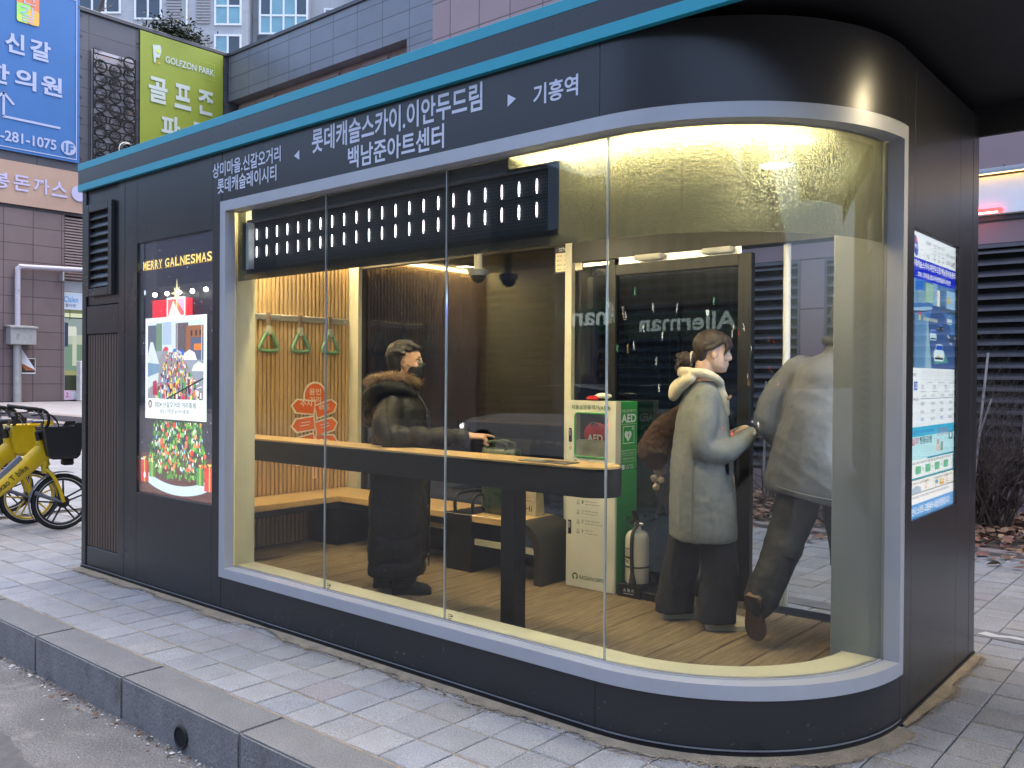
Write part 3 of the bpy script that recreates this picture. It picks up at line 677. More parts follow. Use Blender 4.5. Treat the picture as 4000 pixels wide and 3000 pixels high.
# ---- dot matrix sign behind the glass
g = thing('led_sign', (3.2, .17, 2.05), 'long black dot matrix sign with two rows of glowing white marks behind the glass', 'LED sign')
bm = bmesh.new()
box(bm, 2.04, 4.405, .0795, .26, 2.062, 2.085, .003); box(bm, 2.04, 4.405, .0795, .26, 2.372, 2.386, .003)
box(bm, 4.345, 4.405, .0795, .26, 2.085, 2.372); box(bm, 2.06, 4.345, .12, .26, 2.085, 2.372)
obj('casing', bm, M('sign_casing', (.085, .095, .115), .45, var=.05), g)
bm = bmesh.new(); box(bm, 2.0, 2.06, .0795, .26, 2.086, 2.371); obj('end_cap', bm, mWhite, g)
bm = bmesh.new(); box(bm, 2.09, 4.12, .0795, .24, 2.3865, 2.437); obj('top_cover', bm, M('sign_cover', (.07, .08, .09), .5, var=.05), g)
A = Art((2.06, .1195, 2.085), (1, 0, 0), (0, 0, 1), .0006)
W_, H_ = 2.285, .287
A.rect(0, 0, W_, H_, (.006, .007, .012), 0)
nx = 150; pitch = W_ / nx
for i in range(nx):
    for j in range(2, 18): 
        u, v = (i + .5) * pitch, j * pitch + .012
        A.rect(u - .0022, v - .0022, u + .0022, v + .0022, (.10, .10, .11) if (i + j) % 7 else (.16, .16, .18), 1)
A.build('dot_board', mInk, g)
for part in range(2):
    bm = bmesh.new()
    for i in range(22):
        for row in range(2):
            if (i * 7 + row * 3 + i // 5) % 3 % 2 != part: continue
            u = 2.06 + .030 + i * (W_ - .06) / 21.6; v = 2.085 + (.082 if row == 0 else .185)
            for k, s in enumerate((.0032, .0064, .0064, .0064, .0064, .0032)):
                z = v + k * .0112 + (.002 if row else 0); bmesh.ops.create_icosphere(bm, subdivisions=1, radius=1, matrix=Matrix.Translation((u, .1165, z)) @ Matrix.Diagonal((s, .002, .0052, 1)))
    obj('lit_dots', bm, (mLedOn, emat('led_pink', (1, .82, .92), 2.7))[part], g)
# ---------------------------------------------------------------- the two screens and the things inside
WH = srgb(240, 246, 250)
# left: festive picture display let into the front wall
g = thing('picture_display', (1.32, .03, SZ0), 'tall lit display with a decorated Christmas tree, gifts and a festival photo', 'display screen')
bm = bmesh.new(); box(bm, SA + .003, SB - .003, .034, .20, SZ0 + .003, SZ1 - .003)
obj('screen_case', bm, mBlack, g)
SW, SHt = SB - SA - .006, SZ1 - SZ0 - .006
A = Art((SA + .003, .0335, SZ0 + .003), (1, 0, 0), (0, 0, 1), .0005)
rnd = random.Random(21)
A.rect(0, 0, SW, SHt, (.010, .012, .030), 0)
def Y_(z): return z - SZ0 - .003
def X_(x): return x - SA - .003
for k, c in enumerate(((.012, .014, .035), (.016, .018, .045))): A.rect(0, Y_(1.15) - .12 * k, SW, Y_(1.2) - .12 * k, c, .5)
# stage rings
A.poly([(0, 0), (SW, 0), (SW, .235)] + [(SW / 2 + SW * .62 * math.cos(R(a)), .235 + .05 * math.sin(R(a))) for a in range(20, 165, 12)] + [(0, .235)], (.10, .032, .022), 1)
for rr, t in ((.60, .024), (.54, .012)):
    pts = [(SW / 2 + rr * math.cos(R(a)), .30 + rr * .44 * math.sin(R(a))) for a in range(180, 361, 6)]
    for a, b in zip(pts, pts[1:]):
        q4 = [(min(SW, max(0, p[0])), max(0, p[1] + d)) for p, d in ((a, -t), (b, -t), (b, t), (a, t))]
        if abs(q4[0][0] - q4[1][0]) > 1e-4: A.poly(q4, (.55, .72, .85), 1.5)
for k in range(3):
    A.rect(0, .21 - k * .0, .05, .23, (.6, .75, .85), 1.4)
# tree: overlapping leaf strokes, then lights and baubles
def tw(v): return .44 * (1 - v / 1.35) ** .8
for k in range(1500):
    v = .13 + 1.02 * (k / 1500) + rnd.uniform(-.02, .02); hw = max(.012, tw(v)); u = SW / 2 + hw * rnd.uniform(-1, 1)
    bot = .14 + .09 * ((u - SW / 2) / .44) ** 2
    v = max(v, bot); a = rnd.uniform(-2.6, -.5); L = rnd.uniform(.022, .05); tt = L * .34
    c = rnd.choice(((.03, .16, .02), (.07, .30, .03), (.15, .46, .05), (.02, .09, .02), (.24, .55, .10), (.01, .05, .01)))
    d = (math.cos(a) * L, math.sin(a) * L); e = (-math.sin(a) * tt, math.cos(a) * tt)
    A.poly([(u, v), (u + d[0] * .5 + e[0], v + d[1] * .5 + e[1]), (u + d[0], v + d[1]), (u + d[0] * .5 - e[0], v + d[1] * .5 - e[1])], c, 2 + (k % 40) * .02)
for k in range(330):
    v = .18 + rnd.random() ** 1.4 * .85; u = SW / 2 + tw(v) * rnd.uniform(-.95, .95); r = rnd.uniform(.004, .011)
    c = rnd.choice(((.95, .95, .8), (1, .95, .7), (.95, .95, .8), (.3, .55, .95), (.85, .10, .05), (.9, .9, 1), (.9, .25, .06)))
    A.disc(u, v, r * (1.7 if c[1] < .3 else .8), c, 3.2, ry=r * 1.5, n=8)
for u, v in ((.50, .40), (.36, .47), (.44, .47), (.56, .56), (.29, .33), (.66, .30)): A.disc(u, v, .02, (.75, .03, .02), 3.4, n=12)
for u, v, w_, h_, c in ((0, .07, .105, .15, (.62, .03, .02)), (.115, .11, .08, .10, (.05, .33, .05)), (SW - .135, .07, .13, .15, (.62, .03, .02)), (SW - .225, .10, .085, .11, (.05, .33, .05))):
    A.rect(u, v, u + w_, v + h_, c, 4); A.rect(u + w_ * .72, v, u + w_, v + h_, tuple(k * .6 for k in c), 4.2)
    A.rect(u + w_ * .42, v, u + w_ * .52, v + h_, (.8, .55, .1), 4.4); A.poly([(u + w_ * .47, v + h_), (u + w_ * .25, v + h_ + .022), (u + w_ * .7, v + h_ + .022)], (.8, .6, .12), 4.4)
# small picture, then the large festival print
A.rect(.34, 1.185, .575, 1.31, WH, 4.6); A.rect(.355, 1.19, .56, 1.298, (.16, .12, .12), 4.8); A.poly([(.36, 1.19), (.45, 1.19), (.52, 1.19), (.42, 1.29)], (.75, .70, .66), 5); A.poly([(.45, 1.298), (.56, 1.298), (.56, 1.21)], (.25, .45, .7), 5)
pu0, pu1, pv0, pv1 = X_(.905), X_(1.682), Y_(1.155), Y_(1.832)
A.rect(pu0 + .02, pv0 - .012, pu1 + .014, pv1 - .01, (.003, .003, .006), 5.4)
A.rect(pu0, pv0, pu1, pv1, srgb(232, 243, 244), 6)
iu0, iu1, iv0, iv1 = X_(.937), X_(1.645), Y_(1.29), Y_(1.803); iw, ih = iu1 - iu0, iv1 - iv0
def P(u, v): return (iu0 + u * iw, iv0 + v * ih)
def pp_(pts, c, k): A.poly([P(*p) for p in pts], c, k)
pp_([(0, 0), (1, 0), (1, 1), (0, 1)], srgb(150, 160, 175), 6.5)
pp_([(0, .62), (1, .62), (1, 1), (0, 1)], srgb(205, 222, 240), 6.6)
for u0, u1, v0, v1, c in ((.0, .16, .60, .96, (88, 98, 120)), (.16, .27, .62, .98, (112, 140, 120)), (.28, .44, .70, .99, (170, 190, 215)), (.44, .55, .66, .95, (205, 215, 230)), (.52, .74, .60, .97, (96, 88, 96)), (.70, 1.0, .55, .93, (150, 98, 72)), (.78, 1, .50, .78, (88, 98, 128)), (.84, .97, .62, .70, (235, 130, 60))):
    pp_([(u0, v0), (u1, v0), (u1, v1), (u0, v1)], srgb(*c), 6.8 + u0 * .3)
for u in (.78, .86, .93): pp_([(u, .80), (u + .03, .80), (u + .03, .87), (u, .87)], srgb(60, 50, 55), 7.2)
pp_([(.3, .62), (.58, .62), (1, .1), (1, 0), (0, 0), (.12, .4)], srgb(150, 146, 156), 7.2)
for k in range(6): pp_([(.62 + .055 * k, .34 - .04 * k), (.70 + .055 * k, .36 - .04 * k), (.70 + .055 * k, .375 - .04 * k), (.62 + .055 * k, .352 - .04 * k)], srgb(235, 235, 240), 7.25)
for u, v, s, c in ((.34, .62, .06, (210, 70, 90)), (.42, .60, .06, (225, 232, 240)), (.50, .60, .05, (70, 120, 200)), (.55, .53, .10, (225, 230, 235)), (.60, .56, .08, (60, 100, 190)), (.76, .50, .13, (238, 240, 242)), (.92, .36, .12, (236, 238, 240))):
    pp_([(u - s, v), (u + s, v), (u + s * .7, v + s * .7), (u, v + s * 1.0), (u - s * .7, v + s * .6)], srgb(*c), 7.4)
pp_([(0, .12), (.2, .22), (.22, .45), (.10, .74), (.05, .74), (0, .55)], srgb(205, 215, 218), 7.5); pp_([(0, .28), (.21, .34), (.22, .45), (0, .47)], srgb(120, 150, 180), 7.6)
pp_([(.10, .04), (.18, .05), (.17, .24), (.10, .22)], srgb(170, 40, 80), 7.6)
for k in range(420):
    v = rnd.random() ** 1.3 * .62; cx = .42 + .12 * (1 - v); hw = .10 + .36 * (1 - v / .65); u = cx + hw * rnd.uniform(-.85, 1); s = .012 + .028 * (1 - v / .62)
    if not 0 < u < .98: continue
    c = srgb(*rnd.choice(((200, 50, 70), (235, 235, 240), (60, 62, 90), (225, 200, 180), (205, 70, 130), (240, 215, 90), (40, 44, 56), (120, 150, 210), (90, 60, 60), (70, 160, 90), (230, 120, 70))))
    pp_([(u - s * .4, max(0, v - s)), (u + s * .4, max(0, v - s)), (u + s * .35, v + s * .9), (u - s * .3, v + s * .9)], c, 7.8 + k * .0008)
A.line(*P(.36, 0), *P(1, .27), .010, (.012, .012, .018), 8.4)
for u in (.545, .97): A.line(*P(u, .5), *P(u, .98), .007, srgb(210, 210, 215), 8.4)
ink = srgb(62, 52, 60)
A.text('2024 신갈오거리 거리축제', X_(1.03), Y_(1.232), X_(1.555), Y_(1.272), ink, 6.6, bold=.01); A.text('#도시재생 #거리축제', X_(1.105), Y_(1.192), X_(1.47), Y_(1.226), ink, 6.6, bold=.006)
A.disc(X_(.972), Y_(1.252), .026, srgb(120, 70, 76), 6.6, ry=.028); A.text('봄', X_(.956), Y_(1.236), X_(.988), Y_(1.268), WH, 6.9)
# star, snow and the greeting
sx_, sy_ = X_(1.315), Y_(1.985)
pts = []
for k in range(16):
    r = (.085, .030, .055, .030)[k % 4] * (1.15 if k in (0, 8) else 1); a = PI / 2 + 2 * PI * k / 16; pts.append((sx_ + r * math.cos(a) * .95, sy_ + r * math.sin(a)))
for a, b in zip(pts, pts[1:] + pts[:1]): A.poly([(sx_, sy_), a, b], (.95, .90, .55) if rnd.random() < .5 else (.82, .74, .36), 5.2)
A.disc(sx_, sy_, .02, (1, 1, .9), 5.4); A.line(sx_, sy_ - .07, sx_, 1.22, .012, (.75, .66, .3), 4.9)
for k in range(26):
    a = rnd.uniform(.7, 2.4); A.line(sx_, 1.22, sx_ + .06 * math.cos(a) * rnd.uniform(.5, 1.1), 1.22 + .08 * math.sin(a), .012, rnd.choice(((.06, .26, .04), (.12, .4, .06))), 4.8)
for k in range(75):
    u, v = rnd.uniform(.01, SW - .01), rnd.uniform(.25, SHt - .05)
    if pu0 - .02 < u < pu1 + .02 and pv0 - .02 < v < pv1 + .02: continue
    if v < .75 and abs(u - SW / 2) < tw(v): continue
    r = rnd.choice((.002, .003, .0035, .004)); A.disc(u, v, r, (.7, .75, .95), 8, n=6)
A.disc(X_(.895), Y_(2.01), .010, (.7, .9, 1), 8, ry=.018); A.disc(X_(.90), Y_(.765), .013, (1, 1, 1), 8, ry=.022)
gold = (.80, .50, .05)
u = X_(.872)
for word, u0, u1 in (('MERRY', X_(.872), X_(1.135)), ('GALNESMAS', X_(1.165), X_(1.748))):
    n_ = len(word); w_ = (u1 - u0) / n_
    for k, ch in enumerate(word):
        A.text(ch, u0 + k * w_, Y_(2.163), u0 + (k + .86) * w_, Y_(2.222), gold, 8.6, bold=.022)
        A.text(ch, u0 + k * w_ + .002, Y_(2.166), u0 + (k + .86) * w_ - .002, Y_(2.219), (.95, .78, .30), 9, bold=-.006)
        for d in (0, .7): A.rect(u0 + (k + d * .8) * w_, Y_(2.160), u0 + (k + d * .8 + .3) * w_, Y_(2.164), gold, 8.5)
A.build('picture', M('festive_screen', (1, 1, 1), .25, var=0, attr='Col', emit=.42), g)
bm = bmesh.new(); box(bm, SA + .003, SB - .003, .010, .014, SZ0 + .003, SZ1 - .003); obj('cover_glass', bm, glassmat('cover_glass', (.96, .97, .97), .10), g)
# right: passenger information screen in the side wall
g = thing('information_screen', (5.55, 1.43, RZ0), 'tall lit bus information screen in the side wall with a street camera picture', 'display screen')
bm = bmesh.new(); box(bm, XR - .10, XR - .012, YA + .002, YS - .002, RZ0 + .002, RZ1 - .002); obj('screen_case', bm, mBlack, g)
A = Art((XR - .0115, YA + .002, RZ0 + .002), (0, 1, 0), (0, 0, 1), .0005)
W_ = YS - YA - .004; H_ = RZ1 - RZ0 - .004
def zz(z): return z - RZ0 - .002
A.rect(0, 0, W_, H_, (.008, .010, .012), 0)
W1 = W_ - .022; ph = srgb(232, 242, 246)
A.rect(0, zz(1.985), W1, H_ - .006, ph, 1)
A.poly([(.055 + .035 * math.cos(2 * PI * i / 20) - .012 * math.sin(2 * PI * i / 20), zz(2.035) + .045 * math.sin(2 * PI * i / 20)) for i in range(20)], srgb(20, 60, 170), 2); A.disc(.06, zz(2.06), .012, srgb(200, 60, 60), 3); A.text('용인', .035, zz(2.026), .085, zz(2.042), WH, 3)
dk = srgb(70, 78, 88)
A.text('오늘날씨', .21, zz(2.058), .29, zz(2.076), dk); A.text('12', .225, zz(1.998), .26, zz(2.012), dk)
for k, t in enumerate(('미세먼지', '초미세먼지', '오존')):
    u = .35 + .07 * k; A.text(t, u - .028, zz(2.062), u + .028, zz(2.072), dk); A.ring(u, zz(2.037), .024, .004, srgb(110, 140, 130)); A.disc(u - .008, zz(2.041), .003, dk, 2, n=8); A.disc(u + .008, zz(2.041), .003, dk, 2, n=8); A.ring(u, zz(2.036), .013, .003, dk, 2, 210, 330, 8); A.text(('99', '16', '99')[k], u - .012, zz(1.997), u + .012, zz(2.010), dk)
A.text('2025년 01월 07일', .545, zz(2.040), .70, zz(2.056), dk); A.text('17시 26분', .555, zz(1.999), .70, zz(2.024), srgb(40, 48, 66), bold=.02)
A.rect(0, zz(1.895), W1, zz(1.985), srgb(8, 40, 200), 1)
A.text('롯데캐슬스카이.이안두드림.백남준아트센터', .008, zz(1.944), W1 - .008, zz(1.976), WH, 2, bold=.02); A.text('29201. 상미마을.신갈오거리.롯데캐슬레이시티방면', .09, zz(1.905), W1 - .09, zz(1.929), WH, 2, bold=.015)
# street camera picture
b0, b1 = zz(1.503), zz(1.895)
def Q(u, v): return (u * W1, b0 + v * (b1 - b0))
def q_(pts, c, k): A.poly([Q(*p) for p in pts], srgb(*c), k)
q_([(0, 0), (1, 0), (1, 1), (0, 1)], (70, 118, 178), 1)
for u0, u1, v0, v1, c in ((0, .12, .72, 1, (110, 150, 180)), (.08, .25, .86, 1, (40, 110, 200)), (.14, .3, .74, .88, (120, 160, 180)), (.30, .46, .76, .98, (150, 190, 170)), (.46, .56, .72, 1, (130, 170, 200)), (.56, .62, .74, .93, (235, 235, 225)), (.62, .78, .70, .98, (80, 120, 160)), (.78, 1, .74, .96, (150, 190, 225)), (.80, .88, .80, .88, (190, 180, 110)), (.66, 1, .68, .76, (60, 85, 115))): q_([(u0, v0), (u1, v0), (u1, v1), (u0, v1)], c, 1.4 + u0 * .2)
q_([(.46, .74), (.62, .74), (1, .40), (1, 0), (.44, 0), (.36, .50)], (58, 88, 140), 1.8)
q_([(0, 0), (.44, 0), (.36, .55), (.30, .62), (0, .62)], (92, 136, 176), 1.9); q_([(.30, 0), (.44, 0), (.345, .58), (.325, .58)], (140, 180, 200), 2)
for k in range(7): q_([(.26 + k * .045, .545), (.285 + k * .045, .545), (.30 + k * .045, .585), (.275 + k * .045, .585)], (190, 205, 190), 2.1)
q_([(0, .66), (.42, .72), (.46, .695), (.30, .66), (0, .63)], (150, 185, 215), 2.3); q_([(0, .60), (.30, .645), (.42, .69), (.0, .655)], (40, 60, 92), 2.25)
q_([(.03, 0), (.07, 0), (.07, .62), (.03, .62)], (60, 80, 110), 2.4); q_([(.15, .60), (.20, .60), (.20, .63), (.15, .63)], (200, 60, 70), 2.4); q_([(.155, .54), (.19, .54), (.19, .60), (.155, .60)], (200, 200, 120), 2.4)
for a in (((.62, .30), (.65, .30), (.70, .22), (.67, .22)), ((.80, .42), (.83, .42), (.93, .30), (.90, .30))): q_(a, (190, 210, 230), 2.2)
def carp(u, v, s, body, glass):
    q_([(u - .10 * s, v), (u + .10 * s, v), (u + .125 * s, v + .05 * s), (u + .12 * s, v + .11 * s), (u + .085 * s, v + .14 * s), (u + .075 * s, v + .20 * s), (u - .06 * s, v + .20 * s), (u - .085 * s, v + .14 * s), (u - .12 * s, v + .11 * s), (u - .125 * s, v + .05 * s)], body, 3)
    q_([(u - .08 * s, v + .135 * s), (u + .085 * s, v + .135 * s), (u + .07 * s, v + .19 * s), (u - .055 * s, v + .19 * s)], glass, 3.3); q_([(u - .10 * s, v + .02 * s), (u + .10 * s, v + .02 * s), (u + .09 * s, v + .045 * s), (u - .09 * s, v + .045 * s)], (40, 48, 66), 3.3)
    for d in (-1, 1): q_([(u + d * .11 * s, v + .07 * s), (u + d * .075 * s, v + .085 * s), (u + d * .105 * s, v + .10 * s)], (240, 235, 200), 3.4)
q_([(.50, .05), (.84, .08), (.74, .20), (.50, .20)], (90, 150, 150), 2.5)
carp(.61, .09, 1.0, (205, 232, 240), (30, 80, 190)); q_([(.565, .135), (.635, .135), (.635, .155), (.565, .155)], (225, 180, 70), 3.6)
carp(.47, .33, .62, (190, 220, 236), (40, 90, 190)); carp(.64, .44, .5, (50, 60, 84), (70, 120, 190)); carp(.93, .33, .72, (60, 84, 120), (60, 120, 190)); carp(.86, .55, .5, (190, 210, 226), (70, 110, 160))
# timetable, advice cards, footer
A.rect(0, zz(1.243), W1, b0, ph, 1)
A.text('정류장', .02, zz(1.464), .08, zz(1.480), dk); A.rect(.05, zz(1.405), .10, zz(1.443), srgb(40, 90, 190), 2); A.text('3', .065, zz(1.412), .085, zz(1.436), WH, 3)
for k in range(3):
    u = .15 + .19 * k; A.text('반도', u + .012, zz(1.408), u + .055, zz(1.430), dk); A.line(u, zz(1.398), u + .08, zz(1.398), .004, srgb(170, 180, 186), 2); A.line(u + .08, zz(1.398), u + .10, zz(1.438), .004, srgb(170, 180, 186), 2); A.line(u + .10, zz(1.438), u + .19, zz(1.438), .004, srgb(170, 180, 186), 2); A.rect(u + .012, zz(1.446), u + .18, zz(1.495), srgb(222, 232, 236), 1.5)
A.text('BUS Arrival Info', .012, zz(1.358), .12, zz(1.374), dk); A.line(.14, zz(1.366), W1 - .02, zz(1.366), .003, srgb(120, 130, 138), 2)
for u, t in ((.165, '노선번호'), (.315, '도착시간'), (.47, '노선번호'), (.62, '도착시간')): A.text(t, u, zz(1.372), u + .07, zz(1.384), srgb(120, 128, 138))
for r, row in enumerate((('10', '14분 55초', '10-2', '17분 5초'), ('10-2', '20분 5초', '820', '4분 5초'), ('5005', '6분 15초', '5003', '8분 15초'))):
    for u, t, c in zip((.155, .315, .47, .62), row, (0, 1, 0, 1)): A.text(t, u, zz(1.336 - .035 * r), u + (.05 if c == 0 else .065), zz(1.352 - .035 * r), srgb(60, 110, 190) if (r == 2 and c == 0) else dk)
A.rect(0, zz(1.16), W1, zz(1.243), srgb(64, 178, 216), 1); A.rect(0, zz(1.05), W1, zz(1.20), srgb(186, 232, 238), 1.2)
A.text('미세먼지 수칙에 대응 따른', .02, zz(1.212), .36, zz(1.228), srgb(40, 90, 170)); A.text('실외', .02, zz(1.164), .12, zz(1.198), srgb(190, 50, 90), 3, bold=.02); A.text('행동요령', .14, zz(1.164), .33, zz(1.198), srgb(30, 60, 80), 3, bold=.02)
for k in range(3): A.text(('미세먼지 예보 등급', '나쁨 이상일 때에는', '외출시 마스크를 꼭 착용'), .46, 0, 0, 0, dk) if False else A.text(('미세먼지 예보 등급이', '나쁨 이상일 때에는', '마스크를 꼭 착용하기')[k], .43, zz(1.216 - .013 * k), .62, zz(1.226 - .013 * k), srgb(170, 50, 80), 3)
A.rect(.62, zz(1.165), .69, zz(1.205), srgb(28, 130, 150), 3); A.disc(.655, zz(1.185), .015, WH, 4)
A.rect(.40, zz(1.118), .47, zz(1.150), srgb(214, 204, 196), 3); A.rect(.42, zz(1.150), .45, zz(1.175), srgb(190, 150, 130), 3); A.rect(.48, zz(1.118), .52, zz(1.16), srgb(120, 150, 140), 3)
A.rect(.0, zz(1.012), W1, zz(1.09), srgb(60, 160, 180), 2); A.rect(.0, zz(1.020), W1 - .02, zz(1.098), srgb(240, 246, 244), 3); A.rect(.26, zz(1.094), W1, zz(1.102), srgb(40, 140, 170), 4)
A.text('외출 시에는 미세먼지가 높을 경우 보건용 마스크를 꼭 착용하세요', .03, zz(1.078), W1 - .05, zz(1.090), dk, 4)
for k in range(4):
    u = .08 + .15 * k; A.rrect(u, zz(1.034), u + .085, zz(1.070), .01, srgb(110, 190, 150), 4)
    if k < 3: A.text('>', u + .105, zz(1.046), u + .122, zz(1.062), dk, 4)
A.rect(0, zz(.952), W1, zz(1.010), srgb(246, 246, 236), 2)
A.text('1', .02, zz(.985), .035, zz(1.003), dk, 3); A.text('미세먼지 농도가 높을 때에는 외출을 줄이기', .05, zz(.990), .30, zz(1.001), dk, 3); A.text('4 활동량을 줄이고 물을 자주 마시기', .38, zz(.990), W1 - .03, zz(1.001), dk, 3)
A.poly([(.03, zz(.954)), (.17, zz(.954)), (.17, zz(.974)), (.10, zz(.986)), (.03, zz(.974))], srgb(170, 190, 210), 3)
for u in (.245, .60): A.ring(u, zz(.980), .017, .004, srgb(200, 60, 70), 3); A.line(u, zz(.954), u, zz(.963), .004, srgb(200, 60, 70), 3)
A.rrect(.47, zz(.957), .545, zz(.984), .008, srgb(222, 160, 40), 3); A.rect(.485, zz(.969), .53, zz(.980), srgb(250, 240, 200), 4); A.rect(.40, zz(.968), .44, zz(.986), srgb(60, 160, 190), 3); A.line(.40, zz(.953), .40, zz(.986), .004, dk, 3)
A.rect(0, zz(.948), W1, zz(.953), srgb(130, 136, 142), 2.5); A.rect(0, zz(.905), W1, zz(.948), srgb(246, 248, 244), 2)
A.text('3 야외 활동을 꼭 해야 할 때에는 미세먼지가 적은 날을 골라 짧게 하기', .02, zz(.928), W1 - .08, zz(.940), dk, 3)
A.rect(0, 0, W1, zz(.905), srgb(92, 164, 222), 2); A.text('용인시 스마트 교통쉼터 시범운영중입니다.', .0, zz(.856), W1 - .06, zz(.892), WH, 3, bold=.015)
A.build('picture', mScreen, g)
bm = bmesh.new(); box(bm, XR - .008, XR - .005, YA + .002, YS - .002, RZ0 + .002, RZ1 - .002); obj('cover_glass', bm, glassmat('cover_glass_b', (.97, .97, .97), .05), g)
# screen on the room side of the same housing, turned to the people inside
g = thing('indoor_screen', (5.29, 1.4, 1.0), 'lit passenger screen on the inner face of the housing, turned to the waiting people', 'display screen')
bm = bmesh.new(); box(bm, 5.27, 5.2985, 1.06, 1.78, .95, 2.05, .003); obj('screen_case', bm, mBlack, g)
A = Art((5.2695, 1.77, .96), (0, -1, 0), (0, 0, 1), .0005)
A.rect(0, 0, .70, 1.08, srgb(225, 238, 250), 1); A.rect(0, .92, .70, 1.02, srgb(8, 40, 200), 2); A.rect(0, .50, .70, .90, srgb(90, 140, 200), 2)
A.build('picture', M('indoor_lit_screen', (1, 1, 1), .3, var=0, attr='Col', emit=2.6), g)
# ---- oak slat wall: rail with three green strap handles
g = thing('handrail', (.78, 1.4, 1.90), 'flat grey metal rail fixed across the oak slat wall', 'rail')
bm = bmesh.new(); box(bm, .742, .765, .98, 1.90, 1.885, 1.935, .004); obj('rail', bm, M('rail_grey', (.33, .33, .32), .45, metal=.5), g)
bm = bmesh.new()
for y in (1.02, 1.86): cyl(bm, (.765, y, 1.91), (.768, y, 1.91), .012)
obj('screw_caps', bm, mSteel, g)
for y, lab in ((1.10, 'green triangular strap handle on the rail, farthest left of three'), (1.40, 'green triangular strap handle on the rail, the middle of three'), (1.70, 'green triangular strap handle on the rail, behind the first glass joint')):
    g = thing('strap_handle', (.785, y, 1.74), lab, 'strap handle', 'green strap handles on the oak wall')
    bm = bmesh.new(); box(bm, .766, .780, y - .018, y + .018, 1.80, 1.945, .003); obj('strap', bm, M('strap_web', (.20, .14, .10), .7, var=.1) if y < 1.2 else bpy.data.materials['strap_web'], g)
    bm = bmesh.new(); box(bm, .762, .790, y - .022, y + .022, 1.772, 1.842, .005, 2); obj('clip', bm, M('strap_clip', (.42, .44, .38), .4) if y < 1.2 else bpy.data.materials['strap_clip'], g)
    bm = bmesh.new(); pts = smooth_path([(.778, y - .02, 1.792), (.778, y - .062, 1.712), (.778, y - .082, 1.664), (.778, y - .05, 1.645), (.778, y + .05, 1.645), (.778, y + .082, 1.664), (.778, y + .062, 1.712), (.778, y + .02, 1.792)], 5)
    tube(bm, pts, .0145, 10); obj('grip', bm, mGreenS, g, smooth=True)
# signpost picture on the slat wall
g = thing('signpost_cutout', (.75, 1.57, .8), 'orange and white cut-out signpost with arrow boards standing against the oak slats', 'wall sign')
A = Art((.744, 1.57, 0), (0, 1, 0), (0, 0, 1), .0009)
og, wt = srgb(232, 112, 52), srgb(245, 236, 220)
A.rect(-.018, .60, .018, 1.22, wt, 1); A.rect(-.010, .605, .010, 1.22, srgb(190, 120, 70), 2)
A.disc(0, 1.285, .118, wt, 3, n=28); A.disc(0, 1.285, .102, og, 4, n=28); A.text('용인', -.06, 1.29, .06, 1.345, wt, 5); A.text('거리', -.06, 1.225, .06, 1.278, wt, 5)
for v, d, t, a in ((1.185, -1, '수지', .1), (1.15, 1, '에버랜드', .28), (1.06, -1, '', -.1), (1.01, 1, '', .2), (.92, -1, '', -.2), (.905, 1, '', -.05), (.80, -1, '', -.15)):
    for e, c, k in ((.012, wt, 6), (0, og, 7)):
        pts = [(-.0 - e, -.05 - e), (.17 + e, -.05 - e), (.215 + e * 1.4, 0), (.17 + e, .05 + e), (-.0 - e, .05 + e)]
        A.poly([(d * (x * math.cos(a) - y * math.sin(a) + .012), v + x * math.sin(a) + y * math.cos(a)) for x, y in pts][::d], c, k)
    if t: A.text(t, (.035 if d > 0 else -.15), v - .028 + .02 * (a > 0) * 2, (.15 if d > 0 else -.035), v + .026 + .02 * (a > 0) * 2, wt, 8)
    else:
        for w_, x_ in ((.018, .05), (-.006, .06)): A.line(d * x_, v + w_ + x_ * math.sin(a), d * (x_ + .09), v + w_ + (x_ + .09) * math.sin(a), .006, wt, 8)
A.build('board', mInk, g)
bm = bmesh.new(); box(bm, .742, .7435, 1.552, 1.588, .6, 1.22); obj('backing', bm, mWhite, g)
# ---- notice on the rear glass
g = thing('camera_notice', (3.06, 1.965, 2.18), 'small navy and cream camera notice stuck high on the rear glass', 'notice')
A = Art((2.935, 1.9685, 2.178), (1, 0, 0), (0, 0, 1), .0005)
A.rrect(0, 0, .245, .195, .006, (.025, .022, .06)); A.rrect(.008, .010, .237, .140, .006, srgb(238, 228, 200), 2); A.text('CCTV 설치 안내문', .035, .150, .215, .180, WH, 3, bold=.015)
for k, (a, b) in enumerate((('목적', '시설안전 및 화재예방, 범죄예방'), ('촬영시간', '24시간 연속 촬영 및 녹화'), ('촬영범위', '쉼터 내 · 외부'), ('책임자', '용인시청 스마트교통과'))):
    v = .112 - k * .031; A.text(a, .018, v, .060, v + .014, (.06, .05, .08), 3); A.text(b, .078, v, .078 + .0072 * len(b), v + .014, (.08, .07, .1), 3); A.line(.012, v - .008, .233, v - .008, .0012, (.45, .42, .38), 3)
A.line(.069, .014, .069, .136, .0012, (.45, .42, .38), 3)
A.build('sheet', mInk, g)
# ---- domes
for p, lab in (((2.36, 1.80, 2.5), 'dark dome camera under the ceiling beside the rear glass'), ((3.40, .62, 2.5), 'dark dome camera under the ceiling behind the dot matrix sign')):
    g = thing('dome_camera', p, lab, 'camera', 'dome cameras on the shelter ceiling'); x, y, z = p
    bm = bmesh.new(); tube(bm, [(x, y, z), (x, y, z - .30 if y > 1 else z - .05)], [.03 if y > 1 else .07] * 2, 24); obj('mount', bm, mCeil, g, smooth=True)
    zb = z - (.30 if y > 1 else .05)
    bm = bmesh.new(); cyl(bm, (x, y, zb + .03), (x, y, zb - .012), .075, .07, 26); obj('shell', bm, mGreyP, g, smooth=True)
    bm = bmesh.new(); ball(bm, (x, y, zb - .012), .055, 3); obj('dome', bm, mDark, g, smooth=True)
